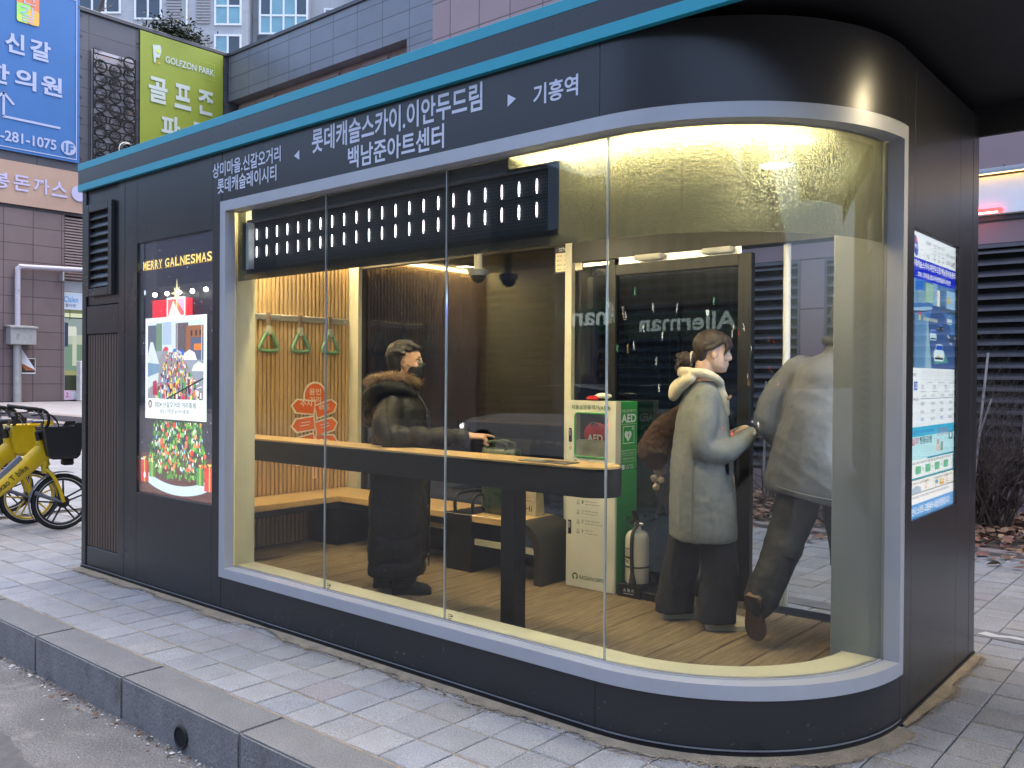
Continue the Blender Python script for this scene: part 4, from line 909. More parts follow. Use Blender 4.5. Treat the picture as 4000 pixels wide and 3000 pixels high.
# ---- counter
g = thing('counter', (2.7, .56, .1), 'long narrow standing counter with oak top and thick black apron behind the window', 'counter')
def cpts(z, x0=.76, x1=4.40, y0=.43, y1=.685, r=.125):
    return [V((x0, y0, z))] + [V((x1 - r + r * math.cos(R(a)), y0 + r + r * math.sin(R(a)), z)) for a in range(-90, 1, 10)] + [V((x1 - r + r * math.cos(R(a)), y1 - r + r * math.sin(R(a)), z)) for a in range(0, 91, 10)] + [V((x0, y1, z))]
bm = bmesh.new(); loft(bm, [cpts(.885), cpts(1.018)]); obj('apron', bm, mBlack, g, smooth=True, angle=30)
bm = bmesh.new(); loft(bm, [cpts(1.0185, x1=4.392, y0=.437, y1=.678, r=.119), cpts(1.028, x1=4.392, y0=.437, y1=.678, r=.119)]); obj('counter_top', bm, mWoodX, g, smooth=True, angle=30)
for x in (3.655,):
    bm = bmesh.new(); box(bm, x, x + .095, .575, .675, .1, .884, .004); obj('leg', bm, mBlack, g)
g = thing('charging_plate', (4.0, .55, 1.028), 'dark charging plate lying flush on the right end of the oak counter', 'charging plate')
bm = bmesh.new(); box(bm, 3.86, 4.16, .47, .585, 1.0285, 1.033, .001); obj('plate', bm, M('plate_grey', (.10, .105, .12), .3, metal=.4), g)
A = Art((3.86, .47, 1.0335), (1, 0, 0), (0, 1, 0), .0004)
A.rect(.03, .02, .11, .095, (.30, .31, .34)); A.disc(.16, .055, .03, (.02, .02, .025)); A.rect(.21, .025, .28, .09, (.03, .03, .035)); A.rect(.22, .035, .27, .05, (.4, .4, .42), 2)
A.build('icons', mInk, g)
# ---- benches along the rear glass and the left wall
def bench(label, parts): 
    g = thing('bench', parts[0], label, 'bench', 'oak benches in the shelter'); return g
g = thing('bench', (1.5, 1.72, .1), 'L shaped oak bench running round the corner under the slat wall', 'bench', 'oak benches in the shelter')
bm = bmesh.new(); box(bm, 1.16, 2.33, 1.50, 1.90, .452, .50, .004); box(bm, .745, 1.157, .30, 1.90, .452, .50, .004); obj('seat', bm, mWoodX, g)
bm = bmesh.new(); box(bm, 1.17, 2.33, 1.53, 1.56, .40, .4515); box(bm, .75, 1.13, .33, 1.88, .40, .4515); box(bm, 1.20, 2.30, 1.85, 1.88, .12, .30); obj('frame', bm, mBlack, g)
bm = bmesh.new(); box(bm, .76, 1.125, .34, .62, .1, .4, .003); box(bm, .76, 1.125, 1.50, 1.87, .1, .4, .003); obj('leg_box', bm, mBlack, g)
bm = bmesh.new(); box(bm, 1.60, 2.30, 1.80, 1.82, .30, .34); obj('rail', bm, mSill, g)
g = thing('bench', (2.85, 1.72, .1), 'short oak bench between a black box and a rounded end beside the white cabinet', 'bench', 'oak benches in the shelter')
bm = bmesh.new(); box(bm, 2.335, 2.585, 1.50, 1.90, .1, .497, .004); obj('leg_box', bm, mBlack, g)
bm = bmesh.new(); box(bm, 2.588, 3.00, 1.50, 1.90, .452, .50, .004); obj('seat', bm, mWoodX, g)
bm = bmesh.new()
ar = [V((3.0, 0, .50))] + [V((3.0 + .2 * math.sin(R(a)), 0, .30 + .2 * math.cos(R(a)))) for a in range(10, 91, 10)] + [V((3.2, 0, .1))]
ai = [V((3.0, 0, .44))] + [V((3.0 + .14 * math.sin(R(a)), 0, .30 + .14 * math.cos(R(a)))) for a in range(10, 91, 10)] + [V((3.14, 0, .1))]
loft(bm, [[p + V((0, 1.50, 0)), p + V((0, 1.90, 0)), q2 + V((0, 1.90, 0)), q2 + V((0, 1.50, 0))] for p, q2 in zip(ar, ai)])
obj('bent_leg', bm, M('bench_grey', (.035, .034, .034), .42, metal=.3), g, smooth=True, angle=30)
bm = bmesh.new(); box(bm, 2.59, 3.12, 1.53, 1.55, .29, .33); obj('rail', bm, mSill, g)
for x in (2.385, 2.555):
    bm = bmesh.new(); tube(bm, smooth_path([(x, 1.55, .497), (x, 1.55, .58), (x, 1.60, .625), (x, 1.80, .625), (x, 1.85, .58), (x, 1.85, .497)], 5), .013, 10); obj('armrest', bm, mBlack, g, smooth=True)
# green bag and a paper carrier on the bench
g = thing('green_bag', (2.68, 1.70, .5), 'dark green shiny puffy tote bag standing on the short bench', 'bag')
def bagring(z, hx, hy, k, cx=2.68, cy=1.70): return [V((cx + hx * (abs(math.cos(a)) ** .5) * math.copysign(1, math.cos(a)) + .012 * noise.noise(V((a * 2, z * 9, k))), cy + hy * (abs(math.sin(a)) ** .5) * math.copysign(1, math.sin(a)) + .012 * noise.noise(V((a * 2, z * 9, k + 4))), z)) for a in [2 * PI * i / 40 for i in range(40)]]
bm = bmesh.new(); loft(bm, [bagring(z, hx, hy, 1) for z, hx, hy in ((.502, .10, .06), (.51, .125, .085), (.56, .135, .09), (.66, .135, .085), (.78, .14, .08), (.88, .15, .07), (.945, .155, .055), (.955, .15, .045))])
mBagG = M('green_nylon', (.022, .042, .028), .28, var=.3, vs=12, bump=.5, bs=22)
obj('body', bm, mBagG, g, smooth=True, angle=80)
for y in (1.655, 1.745):
    bm = bmesh.new(); tube(bm, smooth_path([(2.60, y, .93), (2.58, y, .985), (2.68, y, 1.005), (2.77, y, .985), (2.75, y, .93)], 5), .010, 8); obj('handle', bm, mBagG, g, smooth=True)
g = thing('paper_carrier', (2.88, 1.80, .5), 'beige printed paper carrier standing behind the green bag', 'bag')
bm = bmesh.new(); loft(bm, [[V((2.80, 1.74, .501)), V((2.96, 1.74, .501)), V((2.96, 1.84, .501)), V((2.80, 1.84, .501))], [V((2.80, 1.77, .73)), V((2.96, 1.75, .76)), V((2.96, 1.81, .76)), V((2.80, 1.82, .73))]]); obj('body', bm, M('paper_beige', (.42, .36, .25), .7, var=.2, vs=20), g)
A = Art((2.80, 1.7385, .50), (1, 0, 0), (0, 0, 1), .0005); A.text('Hi', .07, .03, .13, .07, (.05, .05, .05), 1); A.rect(.02, .10, .13, .104, (.1, .1, .1)); A.build('print', mInk, g)
# ---- defibrillator cabinet
g = thing('defibrillator_cabinet', (3.47, 1.78, .1), 'tall ivory and green defibrillator cabinet with a red kit behind its window', 'cabinet')
AX0, AX1, AY0, AY1 = 3.285, 3.665, 1.65, 1.905
bm = bmesh.new(); box(bm, AX0 + .004, AX1 - .002, AY0 + .022, AY1, .1, .868, .003); box(bm, AX0 + .004, AX1 - .002, AY0 + .06, AY1, .872, 1.30, .003); obj('body', bm, mGreenC, g)
bm = bmesh.new(); box(bm, AX0, AX1, AY0, AY0 + .021, .102, .866, .004); obj('lower_door', bm, mIvory, g)
bm = bmesh.new(); wx0, wx1, wz0, wz1 = 3.355, 3.598, .945, 1.222
for a in ((AX0, wx0, .874, 1.303), (wx1, AX1, .874, 1.303), (wx0, wx1, .874, wz0), (wx0, wx1, wz1, 1.303)): box(bm, a[0], a[1], AY0, AY0 + .059, a[2], a[3])
ud = obj('upper_door', bm, mIvory, g)
bm = bmesh.new(); pts = []
for cx, cz, a in ((wx1 - .025, wz0 + .025, -90), (wx1 - .025, wz1 - .025, 0), (wx0 + .025, wz1 - .025, 90), (wx0 + .025, wz0 + .025, 180)): pts += [(cx + .027 * math.cos(R(a + 18 * t)), AY0 - .003, cz + .027 * math.sin(R(a + 18 * t))) for t in range(6)]
tube(bm, pts, .0055, 8, loop=True); obj('window_rim', bm, mGreenC, ud, smooth=True)
bm = bmesh.new(); box(bm, wx0, wx1, AY0 + .053, AY0 + .058, wz0, wz1); obj('recess', bm, M('cabinet_inside', (.05, .055, .06), .6), ud)
bm = bmesh.new(); ball(bm, (3.50, AY0 + .035, 1.09), (.10, .018, .075), 3); obj('red_kit', bm, mRed, ud, smooth=True)
bm = bmesh.new(); tube(bm, smooth_path([(3.47, AY0 + .012, 1.145), (3.50, AY0 + .008, 1.165), (3.53, AY0 + .012, 1.145)], 5), .006, 8); obj('kit_handle', bm, mPlas, ud)
A = Art((wx0, AY0 + .0135, wz0), (1, 0, 0), (0, 0, 1), .0006)
A.text('AED', .085, .098, .205, .145, WH, 1, bold=.03)
A.rect(.0, .0, wx1 - wx0, .110, srgb(196, 190, 186), 2)
for k in range(3): A.frame(.02 + .072 * k, .062, .082 + .072 * k, .104, .0015, (.35, .34, .33), 3)
for k, t in enumerate(('위급상황 발생시 문을 여세요', 'In case of emergency open', '사용 후 반드시 제자리에', '관리번호 안내')): A.text(t, .02, .047 - .013 * k, .21, .056 - .013 * k, (.75, .73, .7) if k == 9 else (.28, .25, .25), 3)
A.build('instruction_sheet', mInk, ud)
bm = bmesh.new(); box(bm, wx0, wx1, AY0 + .003, AY0 + .006, wz0, wz1); obj('window_pane', bm, mGlass, ud)
for z in (1.08, .485):
    bm = bmesh.new(); box(bm, 3.306, 3.330, AY0 - .005, AY0 - .0005, z - .045, z + .045, .002); h = obj('latch', bm, mBlack, g)
    bm = bmesh.new(); box(bm, 3.311, 3.325, AY0 - .009, AY0 - .0055, z - .005, z + .035, .002); obj('latch_lever', bm, mSteel, h)
A = Art((0, AY0 - .0006, 0), (1, 0, 0), (0, 0, 1), .0005); gi = srgb(38, 92, 50); gy = srgb(110, 112, 104)
A.text('자동심장충격기(AED)', 3.325, 1.242, 3.625, 1.276, gi, bold=.015)
def logo(u, v, s):
    A.ring(u, v, s, s * .42, gi, 1, -60, 250, 20); A.poly([(u - s, v), (u - s * .45, v), (u - s * .3, v - s * 1.25)], gi)
    A.text('RADIAN', u + s * 1.5, v - s * .62, u + s * 6.3, v + s * .5, gi, bold=.012); A.text('QBIO', u + s * 6.6, v - s * .62, u + s * 9.6, v + s * .5, gi, bold=.012)
logo(3.36, .905, .018); logo(3.362, .172, .023)
A.text('응급상황시 AED 사용방법', 3.345, .735, 3.61, .765, gi, bold=.015)
for k, (a, b) in enumerate((('전원 켜기 : Power On', '전원을 켜고 음성안내에 따름'), ('패드 부착 : Attach Pads', '패드의 그림과 같이 부착'), ('전기충격 : Electric Shock', '환자에게서 떨어진 후 버튼을 누름'), ('가슴 압박 : CPR', '즉시 가슴압박을 시작합니다'))):
    z = .655 - .062 * k; A.text(str(k + 1), 3.414, z - .012, 3.424, z + .010, gi); A.text(a, 3.437, z, 3.437 + .0055 * len(a), z + .010, gi); A.text(b, 3.437, z - .018, 3.437 + .0075 * len(b), z - .009, gy); A.line(3.36, z - .034, 3.60, z - .034, .0012, srgb(190, 192, 180))
    A.ring(3.383, z - .002, .010, .003, gy); A.rect(3.370, z - .018, 3.396, z - .014, gy)
A.frame(3.311, .985, 3.325, 1.005, .004, gi); A.line(3.318, 1.012, 3.318, 1.030, .003, gy)
A.build('lettering', mInk, g)
A = Art((AX1 - .0012, 0, 0), (0, 1, 0), (0, 0, 1), .0006); pg = srgb(196, 226, 190)
A.text('자동심장충격기', 1.715, 1.232, 1.885, 1.252, pg); A.text('AED', 1.715, 1.168, 1.885, 1.222, WH, bold=.03); A.line(1.715, 1.158, 1.885, 1.158, .003, pg)
A.frame(1.735, 1.035, 1.865, 1.145, .004, WH); A.disc(1.775, 1.092, .022, WH); A.disc(1.812, 1.092, .022, WH); A.poly([(1.755, 1.085), (1.832, 1.085), (1.794, 1.047)], WH, 1.5); A.poly([(1.797, 1.108), (1.786, 1.084), (1.796, 1.084), (1.790, 1.064), (1.805, 1.09), (1.796, 1.09)], gi, 3); A.line(1.845, 1.118, 1.845, 1.138, .005, WH); A.line(1.836, 1.128, 1.854, 1.128, .005, WH)
for k in range(2): A.text(('응급의료포털에서 위치를', '확인하실 수 있습니다')[k], 1.715, .985 - .017 * k, 1.885, .996 - .017 * k, pg)
A.frame(1.715, .918, 1.885, .960, .002, pg); A.text('사용 전 119 신고', 1.73, .93, 1.87, .948, pg)
A.rrect(1.718, .872, 1.755, .902, .006, WH); A.text('A/S 문의', 1.765, .889, 1.85, .901, pg); A.text('제품 상담', 1.765, .873, 1.86, .885, pg)
A.build('side_lettering', mInk, g)
g = thing('alarm_light', (3.44, 1.75, 1.30), 'small red alarm light with a white cap on top of the ivory cabinet', 'alarm light')
bm = bmesh.new(); box(bm, 3.39, 3.49, 1.71, 1.80, 1.303, 1.333, .01, 3); obj('base', bm, mRed, g, smooth=True)
bm = bmesh.new(); ball(bm, (3.50, 1.755, 1.333), (.06, .04, .020), 3); obj('cap', bm, mWhite, g, smooth=True)
# ---- extinguisher in its black box
g = thing('extinguisher_stand', (3.77, 1.75, .1), 'low black stand with white lettering on the deck boards beside the cabinet', 'stand')
bm = bmesh.new(); box(bm, 3.69, 3.855, 1.645, 1.83, .1, .182, .003); obj('body', bm, mBlack, g)
bm = bmesh.new(); box(bm, 3.69, 4.0, 1.655, 1.90, .1, .150, .003); obj('tray', bm, mBlack, g)
A = Art((3.69, 1.6442, .1), (1, 0, 0), (0, 0, 1), .0005); A.text('소 화 기', .045, .034, .118, .056, WH); A.line(.045, .024, .118, .024, .0025, WH); A.build('lettering', mInk, g)
g = thing('fire_extinguisher', (3.775, 1.735, .182), 'cream white fire extinguisher with black hose standing in its black stand', 'fire extinguisher')
ex, ey = 3.775, 1.735
bm = bmesh.new()
prof = [(.070, .183), (.074, .188), (.074, .445), (.072, .465), (.062, .488), (.045, .502), (.026, .508), (.022, .525), (.022, .532)]
loft(bm, [[V((ex + r * math.cos(2 * PI * i / 32), ey + r * math.sin(2 * PI * i / 32), z)) for i in range(32)] for r, z in prof]); obj('cylinder', bm, mExt, g, smooth=True, angle=50)
bm = bmesh.new(); box(bm, ex - .018, ex + .018, ey - .016, ey + .016, .532, .556, .004); cyl(bm, (ex + .018, ey, .545), (ex + .042, ey, .545), .010); obj('valve', bm, mSteel, g)
bm = bmesh.new(); prism(bm, [(ex - .010, ey - .012, .556), (ex + .010, ey - .012, .556), (ex - .022, ey - .012, .626), (ex - .040, ey - .012, .622)], (0, .024, 0)); prism(bm, [(ex - .05, ey - .010, .55), (ex + .01, ey - .010, .55), (ex + .01, ey - .010, .56), (ex - .05, ey - .010, .565)], (0, .02, 0)); obj('lever', bm, mPlas, g)
bm = bmesh.new(); tube(bm, [(ex - .045 + .026 * math.cos(2 * PI * i / 16), ey - .012, .565 + .026 * math.sin(2 * PI * i / 16)) for i in range(16)], .003, 6, loop=True); obj('pin_ring', bm, mPlas, g)
bm = bmesh.new(); tube(bm, smooth_path([(ex + .01, ey - .012, .548), (ex + .022, ey - .05, .535), (ex + .022, ey - .088, .49), (ex + .016, ey - .090, .40), (ex + .016, ey - .086, .30), (ex + .018, ey - .083, .25)], 6), .012, 10); cyl(bm, (ex + .018, ey - .084, .255), (ex + .02, ey - .084, .188), .012, .024); obj('hose', bm, mPlas, g, smooth=True)
bm = bmesh.new(); tube(bm, [(ex + .0755 * math.cos(2 * PI * i / 32), ey + .0755 * math.sin(2 * PI * i / 32), .285) for i in range(32)], .005, 6, loop=True, sx=1); obj('band', bm, mPlas, g, smooth=True)
bm = bmesh.new(); cl = bm.loops.layers.float_color.new('Col')
def lab(a0, a1, z0, z1, col, rr):
    k = 8
    for i in range(k):
        p = [(a0 + (a1 - a0) * t / k) for t in (i, i + 1)]
        f = bm.faces.new([bm.verts.new((ex + rr * math.cos(R(a)), ey + rr * math.sin(R(a)), z)) for a, z in ((p[0], z0), (p[1], z0), (p[1], z1), (p[0], z1))])
        for L in f.loops: L[cl] = (*col, 1)
lab(-165, -80, .315, .40, (.03, .03, .03), .0745); lab(-150, -95, .350, .395, (.6, .58, .5), .0750); lab(-165, -95, .305, .335, (.62, .6, .5), .0753)
for k in range(5): lab(-146, -100 - 6 * (k % 2), .356 + .008 * k, .359 + .008 * k, (.05, .05, .05), .0756)
for k in range(2): lab(-155, -102, .310 + .011 * k, .316 + .011 * k, (.05, .05, .05), .0758)
obj('label', bm, mInk, g)
# ---------------------------------------------------------------- buildings behind
BX = -31.0
LB = thing('office_building', (-35, 8, .32), 'four storey block clad in dark granite over pink granite with large cloth banners', 'building')
bm = bmesh.new(); box(bm, -41, BX - .03, -4, 21.5, 8.05, 16.65); obj('upper_wall', bm, mGranDk, LB)
bm = bmesh.new(); box(bm, -41, BX, -4, 12.87, .2, 8.03); box(bm, -41, BX - .3, 12.87, 21.5, .2, 5.35); box(bm, -41, BX, 14.5, 21.5, .2, 8.03); obj('lower_wall', bm, mGranPk, LB)
bm = bmesh.new(); box(bm, -41.2, BX + .06, -4, 20.38, 16.65, 16.83, .02); obj('coping', bm, mCop, LB)
bm = bmesh.new()
for k in range(22): box(bm, BX - .25, BX - .04, 12.90, 14.48, 5.40 + k * .118, 5.47 + k * .118)
box(bm, BX - .3, BX - .25, 12.88, 14.49, 5.36, 8.0); obj('ribbed_panel', bm, mRib, LB)
f = obj('shop_window', (lambda b: (box(b, BX - .28, BX - .22, 12.90, 16.2, .45, .62), box(b, BX - .28, BX - .22, 12.90, 16.2, 4.9, 5.34), box(b, BX - .28, BX - .22, 12.90, 12.98, .62, 4.9), b)[-1])(bmesh.new()), mFrame, LB)
A = Art((BX - .29, 12.9, .5), (0, 1, 0), (0, 0, 1), .004)
for v0, v1, c in ((0, .9, (50, 56, 40)), (.9, 1.1, (160, 160, 110)), (1.1, 2.2, (120, 150, 130)), (2.2, 2.6, (190, 200, 180)), (2.6, 3.3, (150, 165, 165)), (3.3, 3.5, (225, 235, 200)), (3.5, 3.9, (120, 125, 90)), (3.9, 4.4, (150, 150, 110))): A.rect(0, v0, 3.3, v1, srgb(*c), 1)
A.rect(0, 2.1, .25, 3.1, srgb(40, 60, 90), 2); A.rect(.42, 1.3, .6, 2.9, srgb(205, 210, 190), 2); A.rect(.25, 2.55, .58, 2.95, srgb(225, 228, 215), 3); A.rect(0, 3.28, 3, 3.33, srgb(30, 30, 30), 3); A.rect(.3, 3.2, .33, 3.9, srgb(40, 40, 40), 3)
A.build('shop_interior', M('shop_glow', (1, 1, 1), .5, var=0, attr='Col', emit=.2), f)
A = Art((BX - .21, 12.9, 4.15), (0, 1, 0), (0, 0, 1), .004)
A.rect(0, 0, 3, .72, srgb(205, 215, 228)); A.text('Clalen', .04, .30, .62, .55, srgb(70, 150, 205), 2); A.text('클라렌', .10, .10, .52, .24, srgb(90, 110, 130), 2); A.build('shop_sign', mInk, LB)
A = Art((BX - .2, 12.9, .32), (0, 1, 0), (0, 0, 1), .004); A.rect(0, .05, .75, .45, srgb(226, 196, 216)); A.text('2', .12, .16, .24, .36, srgb(190, 60, 140), 2); A.rect(.35, .1, .7, .4, srgb(240, 235, 236), 2); A.build('pink_sticker', mInk, LB)
bm = bmesh.new(); box(bm, BX, BX + .4, 13.36, 14.3, .34, 2.0, .02); g = thing('outdoor_unit', (BX + .2, 13.8, .32), 'white outdoor cooling unit with dark grille below the shop window', 'cooling unit')
obj('casing', bm, mWhite, g)
bm = bmesh.new()
for k in range(9): box(bm, BX + .395, BX + .415, 13.44, 14.22, .45 + k * .16, .54 + k * .16)
obj('grille', bm, mDark, g)
# pipe, meter box, flyers
bm = bmesh.new(); tube(bm, smooth_path([(BX + .22, 10.99, 3.2), (BX + .22, 10.99, 5.45), (BX + .22, 11.03, 5.62), (BX + .22, 11.15, 5.70), (BX + .22, 11.5, 5.72), (BX + .22, 16.5, 5.92)], 6), .10, 14)
g = thing('drain_pipe', (BX + .2, 11, .32), 'lilac painted pipe running up the pink wall and bending right above a meter box', 'pipe'); obj('upper_pipe', bm, mPipe, g, smooth=True)
bm = bmesh.new(); tube(bm, [(BX + .22, 10.99, .32), (BX + .22, 10.99, 2.6)], .15, 16); obj('lower_pipe', bm, mGalv, g, smooth=True)
for y, z in ((12.7, 5.62), (10.99, 4.75)):
    bm = bmesh.new(); box(bm, BX, BX + .34, y - .03, y + .03, z - (.35 if y > 12 else .03), z + .03); obj('bracket', bm, mGalv, g)
g = thing('meter_box', (BX + .25, 11.1, 2.58), 'grey metal meter box hung on the pink wall below the bent pipe', 'meter box')
bm = bmesh.new(); box(bm, BX + .05, BX + .55, 10.62, 11.58, 2.60, 3.28, .02); obj('body', bm, mGalv, g)
bm = bmesh.new(); prism(bm, [(BX + .0, 10.58, 3.30), (BX + .62, 10.58, 3.26), (BX + .62, 10.58, 3.31), (BX, 10.58, 3.38)], (0, 1.04, 0)); obj('lid', bm, mGalv, g)
bm = bmesh.new(); box(bm, BX + .55, BX + .60, 10.86, 10.92, 2.86, 3.0); obj('handle', bm, mSteel, g)
g = thing('torn_poster', (BX + .01, 11.35, 1.45), 'dark poster half covered by a white sheet folded down over it', 'poster')
A = Art((BX + .01, 11.02, 1.45), (0, 1, 0), (0, 0, 1), .01); A.rect(0, 0, .72, .62, srgb(225, 225, 226)); A.rect(.04, .05, .70, .60, (.02, .018, .017), 2)
for k in range(5): A.rect(.08 + .06 * k, .42 - .07 * k, .30 + .09 * k, .47 - .07 * k, srgb(190, 110, 60), 3)
A.build('poster', mInk, g)
A = Art((BX + .06, 11.02, 1.45), (0, 1, 0), (0, 0, 1), .01); A.poly([(-.02, .52), (.72, .14), (.12, 1.10), (.0, .9)], srgb(205, 208, 216), 1); A.build('folded_sheet', mInk, g)
# blue banner
BL, LV = srgb(44, 98, 158), srgb(160, 168, 198)
def banner(name, label, cat, y0, y1, z0, z1, col, art, off=.06, mat_=None, eyelets=True):
    g = thing(name, (BX + off, (y0 + y1) / 2, z0), label, cat)
    n_ = 14; bm = bmesh.new(); gv = []
    for i in range(n_ + 1):
        for j in range(n_ + 1): 
            gv.append(bm.verts.new((BX + off + .012 * noise.noise(V((i * .5, j * .5, y0))), y0 + (y1 - y0) * i / n_, z0 + (z1 - z0) * j / n_)))
    for i in range(n_):
        for j in range(n_): bm.faces.new((gv[i * (n_ + 1) + j], gv[(i + 1) * (n_ + 1) + j], gv[(i + 1) * (n_ + 1) + j + 1], gv[i * (n_ + 1) + j + 1]))
    r_ = bmesh.ops.extrude_face_region(bm, geom=bm.faces[:]); bmesh.ops.translate(bm, vec=(-.02, 0, 0), verts=[v for v in r_['geom'] if isinstance(v, bmesh.types.BMVert)])
    obj('cloth', bm, M(name + '_cloth', col, .6, var=.05, vs=1.2), g, smooth=True)
    A = Art((BX + off + .02, y0, z0), (0, 1, 0), (0, 0, 1), .006); art(A, lambda y: y - y0, lambda z: z - z0); A.build('print', mInk, g)
    if eyelets:
        bm = bmesh.new()
        for k in range(8):
            for y in (y0 - .04, y1 + .04): tube(bm, [(BX - .02, y + (.09 if y > y1 else -.09), z0 + (z1 - z0) * (k + .3) / 8 - .05), (BX + off, y - (.06 if y > y1 else -.06), z0 + (z1 - z0) * (k + .3) / 8)], .012, 5)
        obj('ties', bm, mPlas, g)
    return g
def blue_art(A, Y, Z):
    A.frame(Y(6.7), Z(10.36), Y(13.32), Z(17.0), .035, LV)
    A.rrect(Y(10.98), Z(15.43), Y(11.82), Z(16.9), .12, srgb(212, 120, 76)); A.rect(Y(10.98), Z(15.62), Y(11.50), Z(16.18), srgb(140, 206, 92), 2); A.rrect(Y(11.40), Z(15.43), Y(11.82), Z(16.02), .1, srgb(226, 168, 66), 3); A.rrect(Y(10.98), Z(15.43), Y(11.42), Z(15.70), .1, srgb(176, 206, 84), 2.5)
    A.text('신', Y(11.14), Z(16.2), Y(11.66), Z(16.75), LV, 4, bold=.0); A.text('갈', Y(11.10), Z(15.50), Y(11.68), Z(16.1), LV, 4, bold=.0)
    A.text('신', Y(10.56), Z(14.12), Y(11.28), Z(14.92), LV, bold=.03); A.text('갈', Y(11.48), Z(14.10), Y(12.27), Z(14.90), LV, bold=.03)
    for ch, a, b in (('한', 9.86, 10.72), ('의', 10.92, 11.72), ('원', 11.90, 12.72)): A.text(ch, Y(a), Z(12.80), Y(b), Z(13.58), LV, bold=.03)
    A.rect(Y(10.47), Z(11.55), Y(10.56), Z(12.42), LV); A.rect(Y(10.47), Z(11.50), Y(12.66), Z(11.59), LV); A.line(Y(10.14), Z(12.08), Y(10.54), Z(12.5), .09, LV); A.line(Y(10.49), Z(12.5), Y(10.89), Z(12.08), .09, LV)
    A.text('031-281-1075', Y(9.62), Z(10.60), Y(12.50), Z(11.02), LV, bold=.02); A.disc(Y(12.98), Z(10.80), .30, LV, 2, n=28); A.text('1F', Y(12.80), Z(10.62), Y(13.18), Z(10.98), BL, 4, bold=.03)
banner('blue_banner', 'large blue banner with white clinic lettering, an arrow and a phone number', 'banner', 6.6, 13.44, 10.25, 17.1, BL, blue_art)
def green_art(A, Y, Z):
    w_ = srgb(180, 190, 182)
    A.poly([(Y(16.60), Z(16.12)), (Y(16.95), Z(16.20)), (Y(17.02), Z(15.95)), (Y(16.92), Z(15.62)), (Y(16.76), Z(15.60)), (Y(16.74), Z(15.36)), (Y(16.66), Z(15.36))], w_); A.disc(Y(16.86), Z(15.90), .09, srgb(190, 206, 60), 3); A.disc(Y(16.9), Z(15.38), .045, srgb(225, 150, 60), 3)
    A.text('GOLFZON PARK', Y(17.2), Z(15.50), Y(19.62), Z(15.80), w_, bold=.02)
    for k in range(9):
        for j in range(7): A.disc(Y(18.75 + k * .11), Z(15.32 + j * .12), .012 + .003 * k, srgb(150, 180, 70), 1.5, n=6)
    for ch, a, b in (('골', 16.42, 17.30), ('프', 17.64, 18.46), ('존', 18.78, 19.62)): A.text(ch, Y(a), Z(13.60), Y(b), Z(14.72), w_, bold=.03)
    for ch, a, b in (('파', 17.02, 17.92), ('크', 18.5, 19.3)): A.text(ch, Y(a), Z(12.1), Y(b), Z(13.16), w_, bold=.03)
banner('green_banner', 'tall lime green banner with white lettering near the inner corner of the building', 'banner', 16.04, 20.1, 10.0, 16.62, srgb(130, 143, 40), green_art, eyelets=True)
def tan_art(A, Y, Z):
    lv = srgb(176, 172, 204)
    for ch, a, b in (('봉', 10.02, 10.72), ('돈', 10.86, 11.48), ('까', 11.62, 12.22), ('스', 12.30, 12.92)): A.text(ch, Y(a), Z(8.72), Y(b), Z(9.34), lv, bold=.02)
    A.disc(Y(13.42), Z(8.98), .33, lv, 2, n=28)
g = banner('tan_sign', 'long tan shop sign with pale lilac lettering under the blue banner', 'sign', 7, 13.62, 8.16, 9.86, srgb(165, 138, 122), tan_art, .10, eyelets=False)
# iron lattice of rings and spiky flowers
g = thing('iron_lattice', (BX + .1, 14.9, 10.4), 'dark iron lattice of rings and spiky flowers over a patchy wall panel', 'lattice')
A = Art((BX + .01, 13.95, 10.3), (0, 1, 0), (0, 0, 1), .004); rnd = random.Random(4)
A.rect(0, 0, 1.86, 4.9, srgb(172, 168, 178))
for k in range(26):
    u, v = rnd.uniform(0, 1.5), rnd.uniform(0, 4.6); w_, h_ = rnd.uniform(.2, .5), rnd.uniform(.1, .35)
    A.poly([(u, v), (min(1.86, u + w_), v + .05), (min(1.86, u + w_ * .9), v + h_), (u + .08, v + h_ * .9)], srgb(*rnd.choice(((150, 150, 162), (176, 156, 160), (140, 158, 164), (160, 178, 184), (120, 122, 134), (188, 168, 166)))), 1.2 + k * .02)
A.build('backing_panel', mInk, g)
bm = bmesh.new()
for k in range(17): tube(bm, [(BX + .12, 13.95, 10.45 + k * .285), (BX + .12, 15.82, 10.45 + k * .285)], .032, 5)
for y in (13.97, 15.80): tube(bm, [(BX + .12, y, 10.3), (BX + .12, y, 15.2)], .03, 5)
obj('bars', bm, mDark, g)
bm = bmesh.new()
for i in range(3):
    for k in range(9):
        y, z = 14.28 + i * .62, 10.6 + k * .56 - .05 * i
        if z > 15.0: continue
        tube(bm, [(BX + .15, y + .25 * math.cos(2 * PI * t / 18), z + .25 * math.sin(2 * PI * t / 18)) for t in range(18)], .038, 5, loop=True)
obj('rings', bm, mDark, g)
bm = bmesh.new()
for i in range(3):
    for k in range(9):
        for rep in range(3):
            y, z = 14.28 + i * .62 + rnd.uniform(-.22, .22), 10.6 + k * .56 + rnd.uniform(-.2, .25)
            if z > 15.1: continue
            n_ = rnd.randint(8, 12); rr = rnd.uniform(.15, .25)
            for t in range(n_):
                a = 2 * PI * t / n_ + rnd.uniform(-.1, .1); d = V((.03, math.cos(a), math.sin(a))); e = V((0, -math.sin(a), math.cos(a))); c = V((BX + .18 + rnd.uniform(0, .05), y, z))
                bm.faces.new([bm.verts.new(p) for p in (c, c + d * rr * .5 + e * .02, c + d * rr, c + d * rr * .5 - e * .02)])
obj('flowers', bm, mDark, g)
